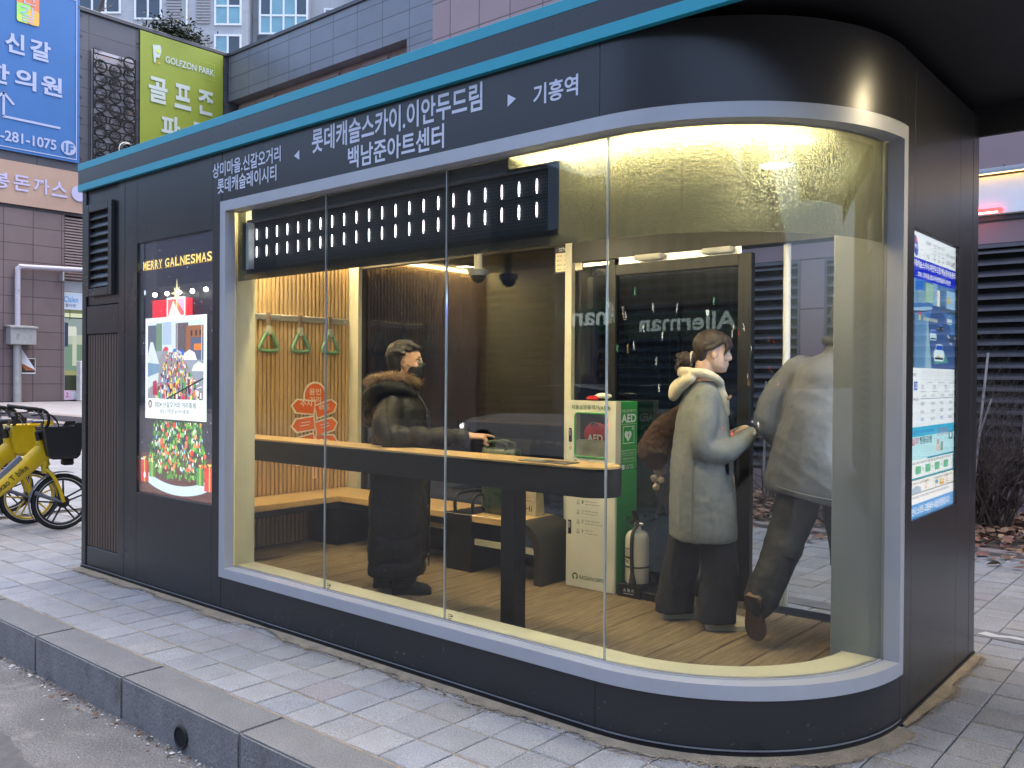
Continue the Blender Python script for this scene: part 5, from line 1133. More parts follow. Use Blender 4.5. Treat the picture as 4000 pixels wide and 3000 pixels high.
bm = bmesh.new(); tube(bm, [(BX + .34, 15.36 + .27 * math.cos(2 * PI * t / 28), 11.12 + .27 * math.sin(2 * PI * t / 28)) for t in range(28)], .07, 10, loop=True)
g = thing('round_lamp', (BX + .34, 15.36, 10.8), 'black ring shaped wall lamp with a painted white highlight low on the iron lattice', 'lamp'); obj('ring', bm, M('lamp_ring', (.02, .02, .022), .15, var=.05, coat=.5), g, smooth=True)
bm = bmesh.new(); tube(bm, [(BX + .30, 15.34 + .34 * math.cos(R(a)), 11.14 + .34 * math.sin(R(a))) for a in range(70, 291, 10)], .022, 8); obj('highlight_arc', bm, mWhite, g, smooth=True)  # white arc puts the highlight on the ring into the colour
# grey wing closing the yard
GB = thing('grey_wing', (-20, 24, .32), 'long grey stone clad wing with a recessed pink band, behind the shelter roof', 'building')
bm = bmesh.new(); box(bm, -30.9, -2, 20.38, 26, 14.5, 16.62); box(bm, -18.5, -2, 20.39, 26, 13.4, 14.498); obj('upper_wall', bm, mGranGr, GB)
bm = bmesh.new(); box(bm, -30.9, -2, 20.9, 26, .2, 14.49); obj('recessed_wall', bm, mGranPk3, GB)
for x0, x1 in ((-30.7, -29.45), (-29.4, -27.85), (-24.6, -23.2), (-21.6, -20.1)):
    bm = bmesh.new()
    for k in range(9): box(bm, x0, x1, 20.82, 20.895, 12.3 + k * .24, 12.42 + k * .24)
    box(bm, x0, x1, 20.885, 20.898, 12.3, 14.45); obj('ribbed_panel', bm, mRib, GB)
bm = bmesh.new(); box(bm, -31, -2, 20.30, 26, 16.62, 16.80, .02); obj('coping', bm, mCop, GB)
# pink stone building with louvres right behind the shelter
NB = thing('louvred_building', (3, 9, 0), 'pink stone building with dark metal louvres along its ground floor', 'building')
bays = ((-2.9, -1.34), (-.55, 2.45), (2.75, 5.9), (6.2, 9.4), (9.7, 13.5))
bm = bmesh.new(); xs = -3.94
for a, b in bays:
    box(bm, xs, a, 7.5, 8.2, .0, 2.90); xs = b
box(bm, xs, 16, 7.5, 8.2, 0, 2.90); box(bm, -3.94, 16, 7.5, 14, 2.9005, 22); box(bm, -3.94, 16, 7.66, 14, 0, 2.9); 
for a, b in bays: box(bm, a, b, 7.5, 7.66, 0, .32)
obj('wall', bm, mGranPk2, NB)
bm = bmesh.new(); box(bm, -3.96, 16, 7.47, 7.55, 3.145, 3.20); obj('ledge', bm, mCop, NB)
for a, b in bays:
    bm = bmesh.new()
    for k in range(21):
        z = .36 + k * .122; prism(bm, [(a + .03, 7.50, z), (a + .03, 7.585, z + .055), (a + .03, 7.585, z + .07), (a + .03, 7.50, z + .022)], (b - a - .06, 0, 0))
    for x in (a, b - .03): box(bm, x, x + .03, 7.49, 7.6, .32, 2.9)
    box(bm, a + .03, b - .03, 7.49, 7.59, 2.86, 2.898)
    lv = obj('louvre', bm, mLouv, NB)
    bm = bmesh.new(); box(bm, a + .01, b - .01, 7.6, 7.655, .33, 2.89); obj('louvre_back', bm, mDark, lv)
g = thing('white_sign', (6, 7.4, 3.2), 'long white fascia sign lit amber from its top edge above the louvres', 'sign')
bm = bmesh.new(); box(bm, 3.9, 12, 7.40, 7.50, 3.205, 3.60); obj('face', bm, mSignW, g)
bm = bmesh.new(); box(bm, 3.9, 12, 7.30, 7.50, 3.632, 3.668, .004); box(bm, 3.9, 12, 7.30, 7.31, 3.615, 3.632); obj('hood', bm, mFrame, g)
bm = bmesh.new(); box(bm, 3.9, 12, 7.335, 7.36, 3.618, 3.628); obj('light_strip', bm, mSignL, g)
bm = bmesh.new(); tube(bm, [(4.67, 7.31, 3.69), (4.67, 7.42, 3.70), (4.67, 7.48, 3.66)], .008, 8); obj('hanger', bm, mSteel, g)
bm = bmesh.new(); box(bm, 4.10, 4.66, 7.36, 7.399, 3.212, 3.262, .012, 3); obj('red_letter', bm, emat('red_glow', (1, .03, .03), 1.6), g, smooth=True)
bm = bmesh.new(); box(bm, 4.12, 4.62, 7.352, 7.359, 3.206, 3.222, .003); obj('red_letter_base', bm, emat('letter_base', (1, .75, .7), 1.3), g)
# apartment tower far behind
O = V((6.7044, -2.9388, 0)) + V((-.64628, .76306, 0)) * 60
TW = thing('apartment_tower', (O.x, O.y, 0), 'pale high rise apartment block with white framed windows behind the banners', 'apartment block', rz=math.atan2(.64633, .76303))
def U_(px): return (px - 2000) / 3436 * 60
def Z_(py, px=800): return .98 + (1500 - py) / 3436 * 60 + .007 * U_(px)
def lobj(name, fn, mat_, par=TW):
    bm = bmesh.new(); fn(bm); return obj(name, bm, mat_, par, local=True)
lobj('wall', lambda b: (box(b, U_(150), U_(963), 0, 14, 0, 36), box(b, U_(963), U_(2300), 1.1, 14, 0, 36)), mTower)
lobj('bay', lambda b: (box(b, U_(996), U_(1196), .35, 1.095, 0, 36), box(b, U_(1398), U_(1500), -.6, 1.09, 0, 36)), mTower)
FL = (140 - (-62)) / 3436 * 60
def win(px0, px1, py0, py1, cols, y, split=None, blue=(), louvre=False):
    for fl in (-1, 0, 1, 2):
        u0, u1, z0, z1 = U_(px0), U_(px1), Z_(py1, px0) - fl * FL, Z_(py0, px0) - fl * FL
        if z1 < 16.5: continue
        fr = .12
        if louvre:
            def fn(b):
                box(b, u0, u1, y - .03, y - .005, z0, z1)
                for k in range(int((z1 - z0) / .2)): box(b, u0, u1, y - .09, y - .031, z0 + k * .2 + .02, z0 + k * .2 + .13)
            lobj('louvre_panel', fn, mBarGrey); continue
        us = [u0 + fr + (u1 - u0 - fr) * c for c in cols]; zs = [z0 + fr, z1] if split is None else [z0 + fr, z0 + (z1 - z0) * split + fr / 2, z1]
        def fr_(b):
            box(b, u0, u1, y - .10, y - .004, z0, z0 + fr); box(b, u0, u1, y - .10, y - .004, z1 - fr, z1)
            for c in cols: uu = u0 + (u1 - u0 - fr) * c; box(b, uu, uu + fr, y - .10, y - .004, z0 + fr, z1 - fr)
            if split: zz_ = z0 + (z1 - z0) * split - fr / 2; [box(b, u0 + (u1 - u0 - fr) * a + fr, u0 + (u1 - u0 - fr) * c, y - .10, y - .004, zz_, zz_ + fr) for a, c in zip(cols, cols[1:])]
        f_ = lobj('window', fr_, mTowerW)
        rows = ((z0 + fr, z1 - fr),) if not split else ((z0 + fr, z0 + (z1 - z0) * split - fr / 2), (z0 + (z1 - z0) * split + fr / 2, z1 - fr))
        for ri, (a, b_) in enumerate(rows):
            for ci in range(len(cols) - 1):
                uu0, uu1 = u0 + (u1 - u0 - fr) * cols[ci] + fr, u0 + (u1 - u0 - fr) * cols[ci + 1]
                o = lobj('pane', lambda b: box(b, uu0, uu1, y - .04, y - .02, a, b_), mPaneB if (ri, ci) in blue else mPaneD, f_)
win(300, 468, -62, 58, (0, .33, .66, 1), 0); win(521, 627, -62, 82, (0, .5, 1), 0, .6)
win(646, 702, -62, 88, (), 0, louvre=True); win(762, 815, -62, 98, (), 0, louvre=True)
win(832, 938, -62, 104, (0, .5, 1), 0, .45, {(0, 0), (0, 1), (1, 0)}); win(1001, 1192, -45, 132, (0, .23, .5, .76, 1), .35, .42, {(0, 0), (0, 1), (0, 2), (0, 3), (1, 1), (1, 2)})
win(1245, 1341, 12, 132, (0, .5, 1), 1.1, None, {(0, 0)}); win(1410, 1490, -40, 132, (0, .5, 1), -.6, .45, {(0, 0), (0, 1)})
lobj('downpipe', lambda b: tube(b, [(U_(725), -.1, 10), (U_(725), -.1, 36)], .07, 8), mTowerW)
lobj('balcony_box', lambda b: box(b, U_(998), U_(1125), -.05, .34, Z_(172, 1000), Z_(142, 1000)), M('balcony_dark', (.03, .035, .05), .5))
# planting on the roof edge
def leafy(name, loc, label, r, n_, col, ls, sd):
    g = thing(name, loc, label, 'shrub'); rnd = random.Random(sd); bm = bmesh.new(); cl = bm.loops.layers.float_color.new('Col')
    for k in range(n_):
        p = V((rnd.gauss(0, .42) * r[0], rnd.gauss(0, .42) * r[1], abs(rnd.gauss(.3, .35)) * r[2])); a, t = rnd.uniform(0, 6.3), rnd.uniform(-1, 1); d = V((math.cos(a), math.sin(a), t)).normalized(); e = d.cross(V((rnd.uniform(-1, 1), rnd.uniform(-1, 1), 1))).normalized(); s = ls * rnd.uniform(.6, 1.3)
        f = bm.faces.new([bm.verts.new(p + q2) for q2 in (-d * s, e * s * .35, d * s, -e * s * .35)]); c = rnd.uniform(.6, 1.5)
        for L in f.loops: L[cl] = (col[0] * c, col[1] * c, col[2] * c, 1)
    obj('foliage', bm, mLeafD, g, local=True, normals=False)
    bm = bmesh.new()
    for k in range(5): tube(bm, [(0, 0, -.3), (rnd.uniform(-.3, .3) * r[0], rnd.uniform(-.3, .3) * r[1], r[2] * .5)], [.05, .02], 6)
    obj('stem', bm, mTwig, g, local=True); return g
leafy('roof_shrub', (-31.6, 18.1, 16.82), 'dark evergreen shrub peeping over the roof edge above the lime green banner', (.9, 1.5, .95), 1700, (.025, .032, .018), .12, 3)
g = thing('bare_tree', (-32.5, 14.5, 16.6), 'leafless tree reaching over the roof edge beside the blue banner', 'tree'); rnd = random.Random(8); bm = bmesh.new()
def branch(bm, p, d, L, r, depth, rnd, spread=.6, segs=4):
    pts = [p]; rs = [r]
    for i in range(segs):
        d = (d + V((rnd.uniform(-1, 1), rnd.uniform(-1, 1), rnd.uniform(-.5, .8))) * .22).normalized(); pts.append(pts[-1] + d * L / segs); rs.append(r * (1 - .55 * (i + 1) / segs))
    tube(bm, pts, rs, 5 if r > .008 else 3)
    if depth:
        for k in range(rnd.randint(2, 4)):
            i = rnd.randint(1, segs); dd = (d + V((rnd.uniform(-1, 1), rnd.uniform(-1, 1), rnd.uniform(-.6, 1))) * spread).normalized()
            branch(bm, pts[i], dd, L * rnd.uniform(.5, .8), rs[i] * .62, depth - 1, rnd, spread, segs)
branch(bm, V((0, 0, 0)), V((.2, .3, 1)), 2.2, .10, 4, rnd, .9); obj('crown', bm, mTwig, g, local=True)
bm = bmesh.new(); tube(bm, [(0, 0, -.3), (0, 0, .1)], [.14, .10], 8); obj('trunk', bm, mTwig, g, local=True)
# bare shrubs in the bed
for k, (x, y, hh, lab) in enumerate(((3.95, 6.5, 1.5, 'leafless twiggy shrub in the bed, partly hidden by the shelter wall'), (4.75, 6.35, 1.7, 'leafless twiggy shrub with pale pruned stems at the right edge of the photo'), (5.7, 6.6, 1.6, 'leafless twiggy shrub beyond the right edge, in front of the louvres'), (2.6, 6.7, 1.0, 'low leafless shrub in the bed seen through the open doorway'))):
    g = thing('bare_shrub', (x, y, .03), lab, 'shrub', 'bare shrubs in the planting bed'); rnd = random.Random(40 + k); bm = bmesh.new()
    for s in range(70 if k < 2 else 14):
        a = rnd.uniform(0, 6.3); d = V((math.cos(a) * .45, math.sin(a) * .35, 1)).normalized()
        branch(bm, V((rnd.uniform(-.18, .18), rnd.uniform(-.12, .12), 0)), d, hh * rnd.uniform(.4, .72), .011, 3, rnd, 1.2)
    obj('twigs', bm, mTwig, g, local=True)
    bm = bmesh.new()
    for s in range(2):
        a = rnd.uniform(0, 6.3); L = hh * rnd.uniform(.85, 1.3); p0 = V((rnd.uniform(-.3, .3), rnd.uniform(-.2, .2), .15))
        tube(bm, [p0, p0 + V((math.cos(a) * .07, math.sin(a) * .05, L * .5)), p0 + V((math.cos(a) * .14, math.sin(a) * .1, L))], [.015, .013, .011], 6)
        tube(bm, [p0 + V((math.cos(a) * .07, math.sin(a) * .05, L * .5)), p0 + V((math.cos(a) * .07 + .1, math.sin(a) * .05, L * .72))], [.011, .008], 5)
    obj('stems', bm, mTwigP if k != 2 else mTwig, g, local=True)
# the far side of the street (mirrored in the glass)
mShopA = tiles('facade_grey', (.075, .075, .085), 1.2, .6, 0, .6, .06, .01, (.08, .08, .09), 'xz', .1); mShopB = M('facade_dark', (.025, .024, .025), .5, var=.1); mShopC = tiles('facade_beige', (.09, .083, .08), .9, .5, .5, .7, .06, .01, (.14, .13, .12), 'xz', .1)
for k, (x0, x1, h, m_, lab) in enumerate(((-70, -33, 13, mShopA, 'tall grey building across the street, mirrored in the picture display'), (-33, -24, 5.3, mShopB, 'low dark shop across the street with a red sign'), (-23.6, -12, 8.5, mShopC, 'brown three storey building across the street'), (-11.6, -2, 7, mShopB, 'dark two storey shop row across the street with a green sign'), (-1.6, 9, 9.5, mShopA, 'grey three storey building across the street'), (9.4, 34, 8, mShopC, 'wide brown building across the street, right of the grey one'), (34.5, 75, 12, mShopA, 'tall grey building across the street, farthest right'))):
    g = thing('street_building', ((x0 + x1) / 2, -20, -.2), lab, 'building', 'buildings across the street')
    bm = bmesh.new(); box(bm, x0, x1, -26, -17.9, -.2, h); obj('wall', bm, m_, g)
    bm = bmesh.new(); box(bm, x0, x1, -26.2, -17.8, h, h + .25); obj('coping', bm, mCop, g)
    rnd = random.Random(k); n_ = int((x1 - x0) / 3)
    for fl in range(1 if h > 6 else 0, int(h / 3)):
        for i in range(min(n_, 8)):
            xa = x0 + (x1 - x0) * (i + .25) / min(n_, 8); xb = x0 + (x1 - x0) * (i + .75) / min(n_, 8)
            bm = bmesh.new(); box(bm, xa, xb, -17.895, -17.86, fl * 3 + .5, fl * 3 + 2.1); obj('window', bm, mPaneD, g)
    bm = bmesh.new(); box(bm, x0 + .4, x1 - .4, -17.893, -17.86, .1, 2.4); obj('shopfront', bm, mPaneD, g)
    if k == 1:
        bm = bmesh.new(); box(bm, -34 + 1.2, -29.7, -17.85, -17.6, 4.0, 4.9); obj('red_sign', bm, emat('red_sign_glow', (.9, .02, .03), .8), g)
        bm = bmesh.new()
        for i in range(5): ball(bm, (-32.4 + i * 1.1, -17.5, 5.15), .10, 2)
        obj('sign_lamps', bm, emat('sign_lamp', (.9, 1, .85), 14), g)
    if k == 3:
        bm = bmesh.new(); box(bm, -9.2, -4.6, -17.85, -17.7, 2.7, 3.6); s_ = obj('green_sign', bm, M('green_sign', (.02, .10, .05), .5), g)
        A = Art((-5.2, -17.69, 2.95), (-1, 0, 0), (0, 0, 1), .004); A.text('Allerman', 0, 0, 3.4, .55, (.9, 1, .95), 1, bold=.02)
        A.N = V((0, 1, 0)); A.build('sign_lettering', M('sign_letter_glow', (1, 1, 1), .5, var=0, attr='Col', emit=1.2), g)
rnd = random.Random(77)  # random lamps added to stand in for street and traffic glints in the glass
for nm, n_, c_, e_ in (('white_lamps', 16, (1, .95, .85), 7), ('amber_lamps', 8, (1, .55, .2), 6), ('red_lamps', 7, (1, .04, .04), 5), ('green_lamps', 4, (.35, 1, .5), 4)):
    for i in range(n_):
        x = rnd.uniform(-8, 60); g = thing('glint_lamp', (x, -17.5, rnd.uniform(1.0, 3.6)), 'small added lamp giving street light glints in the curved glass', 'lamp', 'added glint lamps across the street')
        bm = bmesh.new(); ball(bm, (0, 0, 0), (.05, .05, .12), 2); obj('glow', bm, emat(nm, c_, e_) if i == 0 else bpy.data.materials[nm], g, local=True)
        bm = bmesh.new(); box(bm, -.02, .02, -.36, -.04, -.02, .02); obj('arm', bm, mPlas, g, local=True)
# two cars waiting in the road behind the camera, mirrored in the panes
def car(x, y, rz, col, label):
    g = thing('parked_car', (x, y, -.2), label, 'car', 'cars in the road', rz)
    L = lambda n_, b, m_, p=None: obj(n_, b, m_, p or g, True, True, 35)
    mB = M('car_paint', col, .25, var=.04, coat=.6)
    def sec(x_, hw, z0, z1): return [V((x_, -hw, z0)), V((x_, -hw * 1.02, (z0 + z1) / 2)), V((x_, -hw * .93, z1)), V((x_, hw * .93, z1)), V((x_, hw * 1.02, (z0 + z1) / 2)), V((x_, hw, z0))]
    bm = bmesh.new(); loft(bm, [sec(*a) for a in ((-2.2, .70, .40, .82), (-2.1, .84, .28, .98), (-1.2, .90, .22, 1.0), (.9, .90, .22, .96), (1.8, .86, .24, .84), (2.2, .70, .34, .66))]); b_ = L('body', bm, mB)
    bm = bmesh.new(); loft(bm, [sec(*a) for a in ((-1.95, .70, .96, 1.0), (-1.45, .70, .96, 1.38), (-.5, .70, .96, 1.50), (.35, .70, .94, 1.46), (1.15, .74, .92, .95))]); L('cabin', bm, mPaneD)
    bm = bmesh.new(); loft(bm, [sec(*a) for a in ((-1.4, .63, 1.40, 1.42), (-.5, .66, 1.505, 1.53), (.3, .64, 1.465, 1.485))]); L('roof', bm, mB)
    for sx in (-1.35, 1.35):
        for sy in (-1, 1):
            bm = bmesh.new(); cyl(bm, (sx, sy * .72, .32), (sx, sy * .92, .32), .32, n=28); w_ = L('wheel', bm, mRub); bm = bmesh.new(); cyl(bm, (sx, sy * .921, .32), (sx, sy * .93, .32), .2, n=20); L('rim', bm, mSteel, w_)
    for sy in (-1, 1):
        bm = bmesh.new(); ball(bm, (2.08, sy * .62, .66), (.10, .16, .07), 2); L('headlight', bm, emat('headlamp', (1, .95, .85), 6)); bm = bmesh.new(); ball(bm, (-2.12, sy * .66, .84), (.06, .15, .07), 2); L('tail_light', bm, emat('tail_lamp', (1, .03, .02), 5))
car(-3.4, -10.5, PI, (.6, .61, .63), 'white car waiting in the far lane, mirrored in the left panes'); car(14, -7.6, 0, (.03, .03, .035), 'dark car in the near lane, mirrored in the curved pane'); car(21, -8.6, PI, (.2, .2, .22), 'grey car in the far lane, mirrored in the curved pane')
# pavement on the far side and a street lamp
bm = bmesh.new(); box(bm, -70, 70, -18.2, -17.4, -.6, -.05); setp(obj('pavement_far', bm, mStone), kind='structure')
# ---------------------------------------------------------------- hire bicycles
def bike(loc, rz, label, rim_y, basket_y):
    g = thing('hire_bicycle', (*loc, 0), label, 'bicycle', 'yellow hire bicycles parked on the pavement', rz)
    L = lambda n_, b, m_, s=True, par=None: obj(n_, b, m_, par or g, local=True, smooth=s)
    r0 = .262
    for cx in (0, -1.06):
        bm = bmesh.new(); tube(bm, [(cx + (r0 - .022) * math.cos(2 * PI * i / 48), 0, r0 + (r0 - .022) * math.sin(2 * PI * i / 48)) for i in range(48)], .023, 10, loop=True); ty = L('wheel', bm, mRub)
        bm = bmesh.new()
        tube(bm, [(cx + (r0 - .052) * math.cos(2 * PI * i / 48), 0, r0 + (r0 - .052) * math.sin(2 * PI * i / 48)) for i in range(48)], .014, 8, loop=True)
        for i in range(5):
            for d in (-.10, .10):
                a = 2 * PI * i / 5 + .4; c_, s_ = math.cos(a), math.sin(a); o = d * .28
                tube(bm, [(cx + c_ * .03 - s_ * o * .6, 0, r0 + s_ * .03 + c_ * o * .6), (cx + c_ * .205 - s_ * o, 0, r0 + s_ * .205 + c_ * o)], [.010, .008], 6)
        L('rim', bm, mYel if rim_y else mPlas, True, ty)
        bm = bmesh.new(); cyl(bm, (cx, -.05, r0), (cx, .05, r0), .055, n=20); L('hub', bm, mPlas, True, ty)
        for s in (-1, 1):
            bm = bmesh.new(); tube(bm, [(cx + (r0 - .042) * math.cos(2 * PI * i / 48), s * .0205, r0 + (r0 - .042) * math.sin(2 * PI * i / 48)) for i in range(48)], .0025, 5, loop=True); L('reflective_ring', bm, mWhite, True, ty)
    bm = bmesh.new()
    for s in (-1, 1): tube(bm, smooth_path([(.0, s * .062, r0), (-.04, s * .060, r0 + .14), (-.10, s * .056, r0 + .265), (-.145, s * .03, r0 + .31)], 5), [.017] * 16, 10)
    tube(bm, [(-.135, 0, r0 + .28), (-.16, 0, r0 + .40)], [.034, .03], 14); L('fork', bm, mYel)
    bm = bmesh.new()                                                     # frame: deep box section down tube, head, seat tube, stays
    def boxsec(p, q2, w0, h0, w1, h1):
        p, q2 = V(p), V(q2); d = (q2 - p).normalized(); up = V((0, 1, 0)).cross(d).normalized(); lat = V((0, 1, 0)); rr = []
        for c, w_, h_ in ((p, w0, h0), (p.lerp(q2, .5), (w0 + w1) / 2, (h0 + h1) / 2), (q2, w1, h1)):
            rr.append([c + lat * (w_ * .5 * a) + up * (h_ * .5 * b) for a, b in ((-1, -.7), (-.7, -1), (.7, -1), (1, -.7), (1, .7), (.7, 1), (-.7, 1), (-1, .7))])
        loft(bm, rr)
    boxsec((-.155, 0, .735), (-.66, 0, .30), .075, .165, .075, .105); tube(bm, [(-.135, 0, .60), (-.195, 0, .84)], [.038, .034], 14)
    tube(bm, [(-.66, 0, .29), (-.80, 0, .78)], [.032, .026], 12); boxsec((-.60, 0, .27), (-.78, 0, .30), .08, .10, .08, .08)
    for s in (-1, 1): tube(bm, [(-.68, s * .05, .29), (-1.06, s * .065, r0)], .014, 8); tube(bm, [(-.77, s * .03, .66), (-1.06, s * .065, r0)], .012, 8)
    L('frame', bm, mYel)
    bm = bmesh.new(); 
    d = (V((-.66, 0, .30)) - V((-.155, 0, .735))).normalized(); up = V((d.z, 0, -d.x)) * -1
    if up.z < 0: up = -up
    a0, b0 = V((-.155, 0, .735)) + d * .17 + up * .082, V((-.155, 0, .735)) + d * .60 + up * .058
    loft(bm, [[c + V((0, y, 0)) + up * z for y, z in ((-.034, -.004), (.034, -.004), (.03, .03), (-.03, .03))] for c in (a0, b0)]); L('battery', bm, mGreyP, False)
    for s in (-1, 1):
        A = Art(V((-.66, s * .0385, .30)) - up * .03 - d * .03, -d if s < 0 else d, up, .0006)
        if s > 0: A.o = V((-.155, s * .0385, .735)) + d * .12 - up * .03
        A.rrect(.02, .002, .075, .056, .006, (.015, .015, .015)); A.text('T', .032, .012, .064, .046, (.62, .42, .01), 2, bold=.03)
        A.text('kakao T bike', .095, .004, .445, .058, (.02, .018, .012), bold=.012); A.build('lettering', mInk, g, local=True)
    bm = bmesh.new(); fp_ = [(r0 + .022) * 1.0]                           # front fender and its stay
    arc = [(-.0 + (r0 + .014) * math.cos(R(a)), (r0 + .014) * math.sin(R(a)) + r0) for a in range(70, 216, 8)]
    loft(bm, [[V((x, -.036, z)), V((x, .036, z)), V((x, .03, z + .006)), V((x, -.03, z + .006))] for x, z in arc])
    for s in (-1, 1): tube(bm, [(-.235, s * .034, r0 + .10), (-.10, s * .06, r0 + .04), (-.01, s * .062, r0 + .0)], [.022, .016, .010], 8)
    L('fender', bm, mGreyP)
    bm = bmesh.new(); arc = [(-1.06 + (r0 + .014) * math.cos(R(a)), (r0 + .014) * math.sin(R(a)) + r0) for a in range(-5, 150, 8)]
    loft(bm, [[V((x, -.036, z)), V((x, .036, z)), V((x, .03, z + .006)), V((x, -.03, z + .006))] for x, z in arc]); L('fender', bm, mGreyP)
    bm = bmesh.new()                                                     # basket
    def br(z, x0, x1, hw): return [V(p) for p in ((x0, -hw, z), (x1, -hw, z), (x1, hw, z), (x0, hw, z))]
    o1 = [br(.665, -.10, .10, .115), br(.70, -.145, .125, .135), br(.935, -.185, .155, .165), br(.96, -.19, .16, .17)]
    i1 = [br(.955, -.18, .15, .16), br(.71, -.135, .115, .125)]
    loft(bm, o1 + i1); box(bm, .0, .095, -.05, .05, .60, .664, .012); L('basket', bm, mYel if basket_y else mPlas, False)
    bm = bmesh.new(); prism(bm, [(.05, -.166, .958), (.163, -.17, .962), (.163, -.17, 1.0), (.075, -.168, 1.0)], (0, .006, 0)); L('basket_lip', bm, mYel if basket_y else mPlas, False); bm = bmesh.new(); prism(bm, [(.05, .162, .958), (.163, .164, .962), (.163, .164, 1.0), (.075, .162, 1.0)], (0, .006, 0)); L('basket_lip', bm, mYel if basket_y else mPlas, False)
    bm = bmesh.new()
    tube(bm, smooth_path([(-.19, 0, .82), (-.205, 0, .90), (-.21, 0, .92)], 4), .024, 12)
    for s in (-1, 1): tube(bm, smooth_path([(-.21, 0, .915), (-.175, s * .07, .935), (-.14, s * .10, 1.00), (-.15, s * .13, 1.08), (-.21, s * .20, 1.125), (-.30, s * .27, 1.14)], 6), .0135, 10)
    L('handlebar', bm, mPlas)
    for s in (-1, 1):
        bm = bmesh.new(); tube(bm, [(-.27, s * .246, 1.134), (-.385, s * .315, 1.15)], [.019, .018], 10); L('grip', bm, mRub)
        bm = bmesh.new(); tube(bm, smooth_path([(-.215, s * .215, 1.118), (-.235, s * .255, 1.09), (-.33, s * .32, 1.085)], 4), .007, 6); box(bm, -.245, -.195, s * .20 - .02, s * .20 + .02, 1.095, 1.135, .008); L('brake_lever', bm, mPlas)
    bm = bmesh.new()
    for s, w_ in ((-1, .12), (1, .15), (-1, .07)): tube(bm, smooth_path([(-.21, s * .20, 1.10), (-.10, s * w_, 1.06), (-.04, s * .05, .95), (-.10, s * .03, .80), (-.13, 0, .70)], 6), .0045, 5)
    L('cables', bm, mPlas)
    bm = bmesh.new(); box(bm, -.26, -.16, -.045, .045, 1.0, 1.03, .01); ball(bm, (-.20, .10, 1.075), (.02, .03, .02), 2); L('display', bm, mGreyP, False)
    bm = bmesh.new(); tube(bm, [(-.79, 0, .74), (-.85, 0, .95)], .015, 8); L('seat_post', bm, mSteel)
    bm = bmesh.new(); loft(bm, [[V((x, hw * math.cos(2 * PI * i / 14), z + hz * math.sin(2 * PI * i / 14))) for i in range(14)] for x, hw, z, hz in ((-.70, .012, .965, .010), (-.74, .028, .968, .02), (-.86, .06, .972, .028), (-.96, .105, .985, .034), (-1.0, .10, .99, .025), (-1.01, .03, .99, .01))]); L('saddle', bm, mRub)
    bm = bmesh.new(); cyl(bm, (-.69, -.06, .29), (-.69, -.066, .29), .085, n=24); tube(bm, [(-.69, -.075, .29), (-.60, -.085, .17)], .010, 8); box(bm, -.635, -.555, -.165, -.085, .155, .175, .004); tube(bm, [(-.69, .06, .29), (-.78, .075, .41)], .010, 8); box(bm, -.82, -.74, .08, .16, .40, .42, .004); tube(bm, [(-.69, -.066, .375), (-1.06, -.06, r0 + .04)], .006, 5); tube(bm, [(-.69, -.066, .205), (-1.06, -.06, r0 - .04)], .006, 5); L('crank', bm, mPlas)
    bm = bmesh.new(); tube(bm, [(-.72, .04, .27), (-.80, .22, .0)], .011, 6); L('kickstand', bm, mPlas)
    return g
bike((-1.79, .605), R(82), 'yellow hire bicycle with black wheels and black basket, nearest the shelter', False, False)
bike((-2.34, .53), R(84), 'yellow hire bicycle with yellow wheel rims and yellow basket, second in the row', True, True)
bike((-3.20, .63), R(80), 'yellow hire bicycle with black wheels, third and farthest in the row', False, False)
# ---------------------------------------------------------------- people (local frame: x = facing, y = their left, z up, feet at 0)
def er(c, a, b, n=22, p=2.0, tilt=0.):
    out = []
    for i in range(n):
        t = 2 * PI * i / n; ct, st = math.cos(t), math.sin(t)
        x = a * math.copysign(abs(ct) ** (2 / p), ct); y = b * math.copysign(abs(st) ** (2 / p), st)
        out.append(V((c[0] + x, c[1] + y, c[2] + x * tilt)))
    return out
def stack(bm, secs, n=22, p=2.2):
    """secs: (z, x centre, y centre, half depth, half width)"""
    loft(bm, [er((x, y, z), a, b, n, p) for z, x, y, a, b in secs])
def limb(bm, pts, rs, n=14, k=4):
    P = smooth_path(pts, k); m = len(pts) - 1; rr = []
    for i in range(len(P)):
        t = i / k; j = min(int(t), m - 1); f = t - j; f = f * f * (3 - 2 * f); rr.append(rs[j] * (1 - f) + rs[j + 1] * f)
    tube(bm, P, rr, n); ball(bm, P[0], rr[0] * .98, 2); ball(bm, P[-1], rr[-1] * .98, 2)
HEAD = ((0, .060, -.002, .020), (.012, .079, -.012, .034), (.030, .085, -.034, .047), (.050, .086, -.056, .055), (.072, .084, -.074, .061), (.096, .081, -.087, .066), (.112, .079, -.094, .068), (.128, .084, -.098, .070), (.150, .084, -.100, .072), (.175, .073, -.095, .069), (.196, .052, -.080, .057), (.210, .024, -.055, .038), (.217, -.008, -.028, .014))
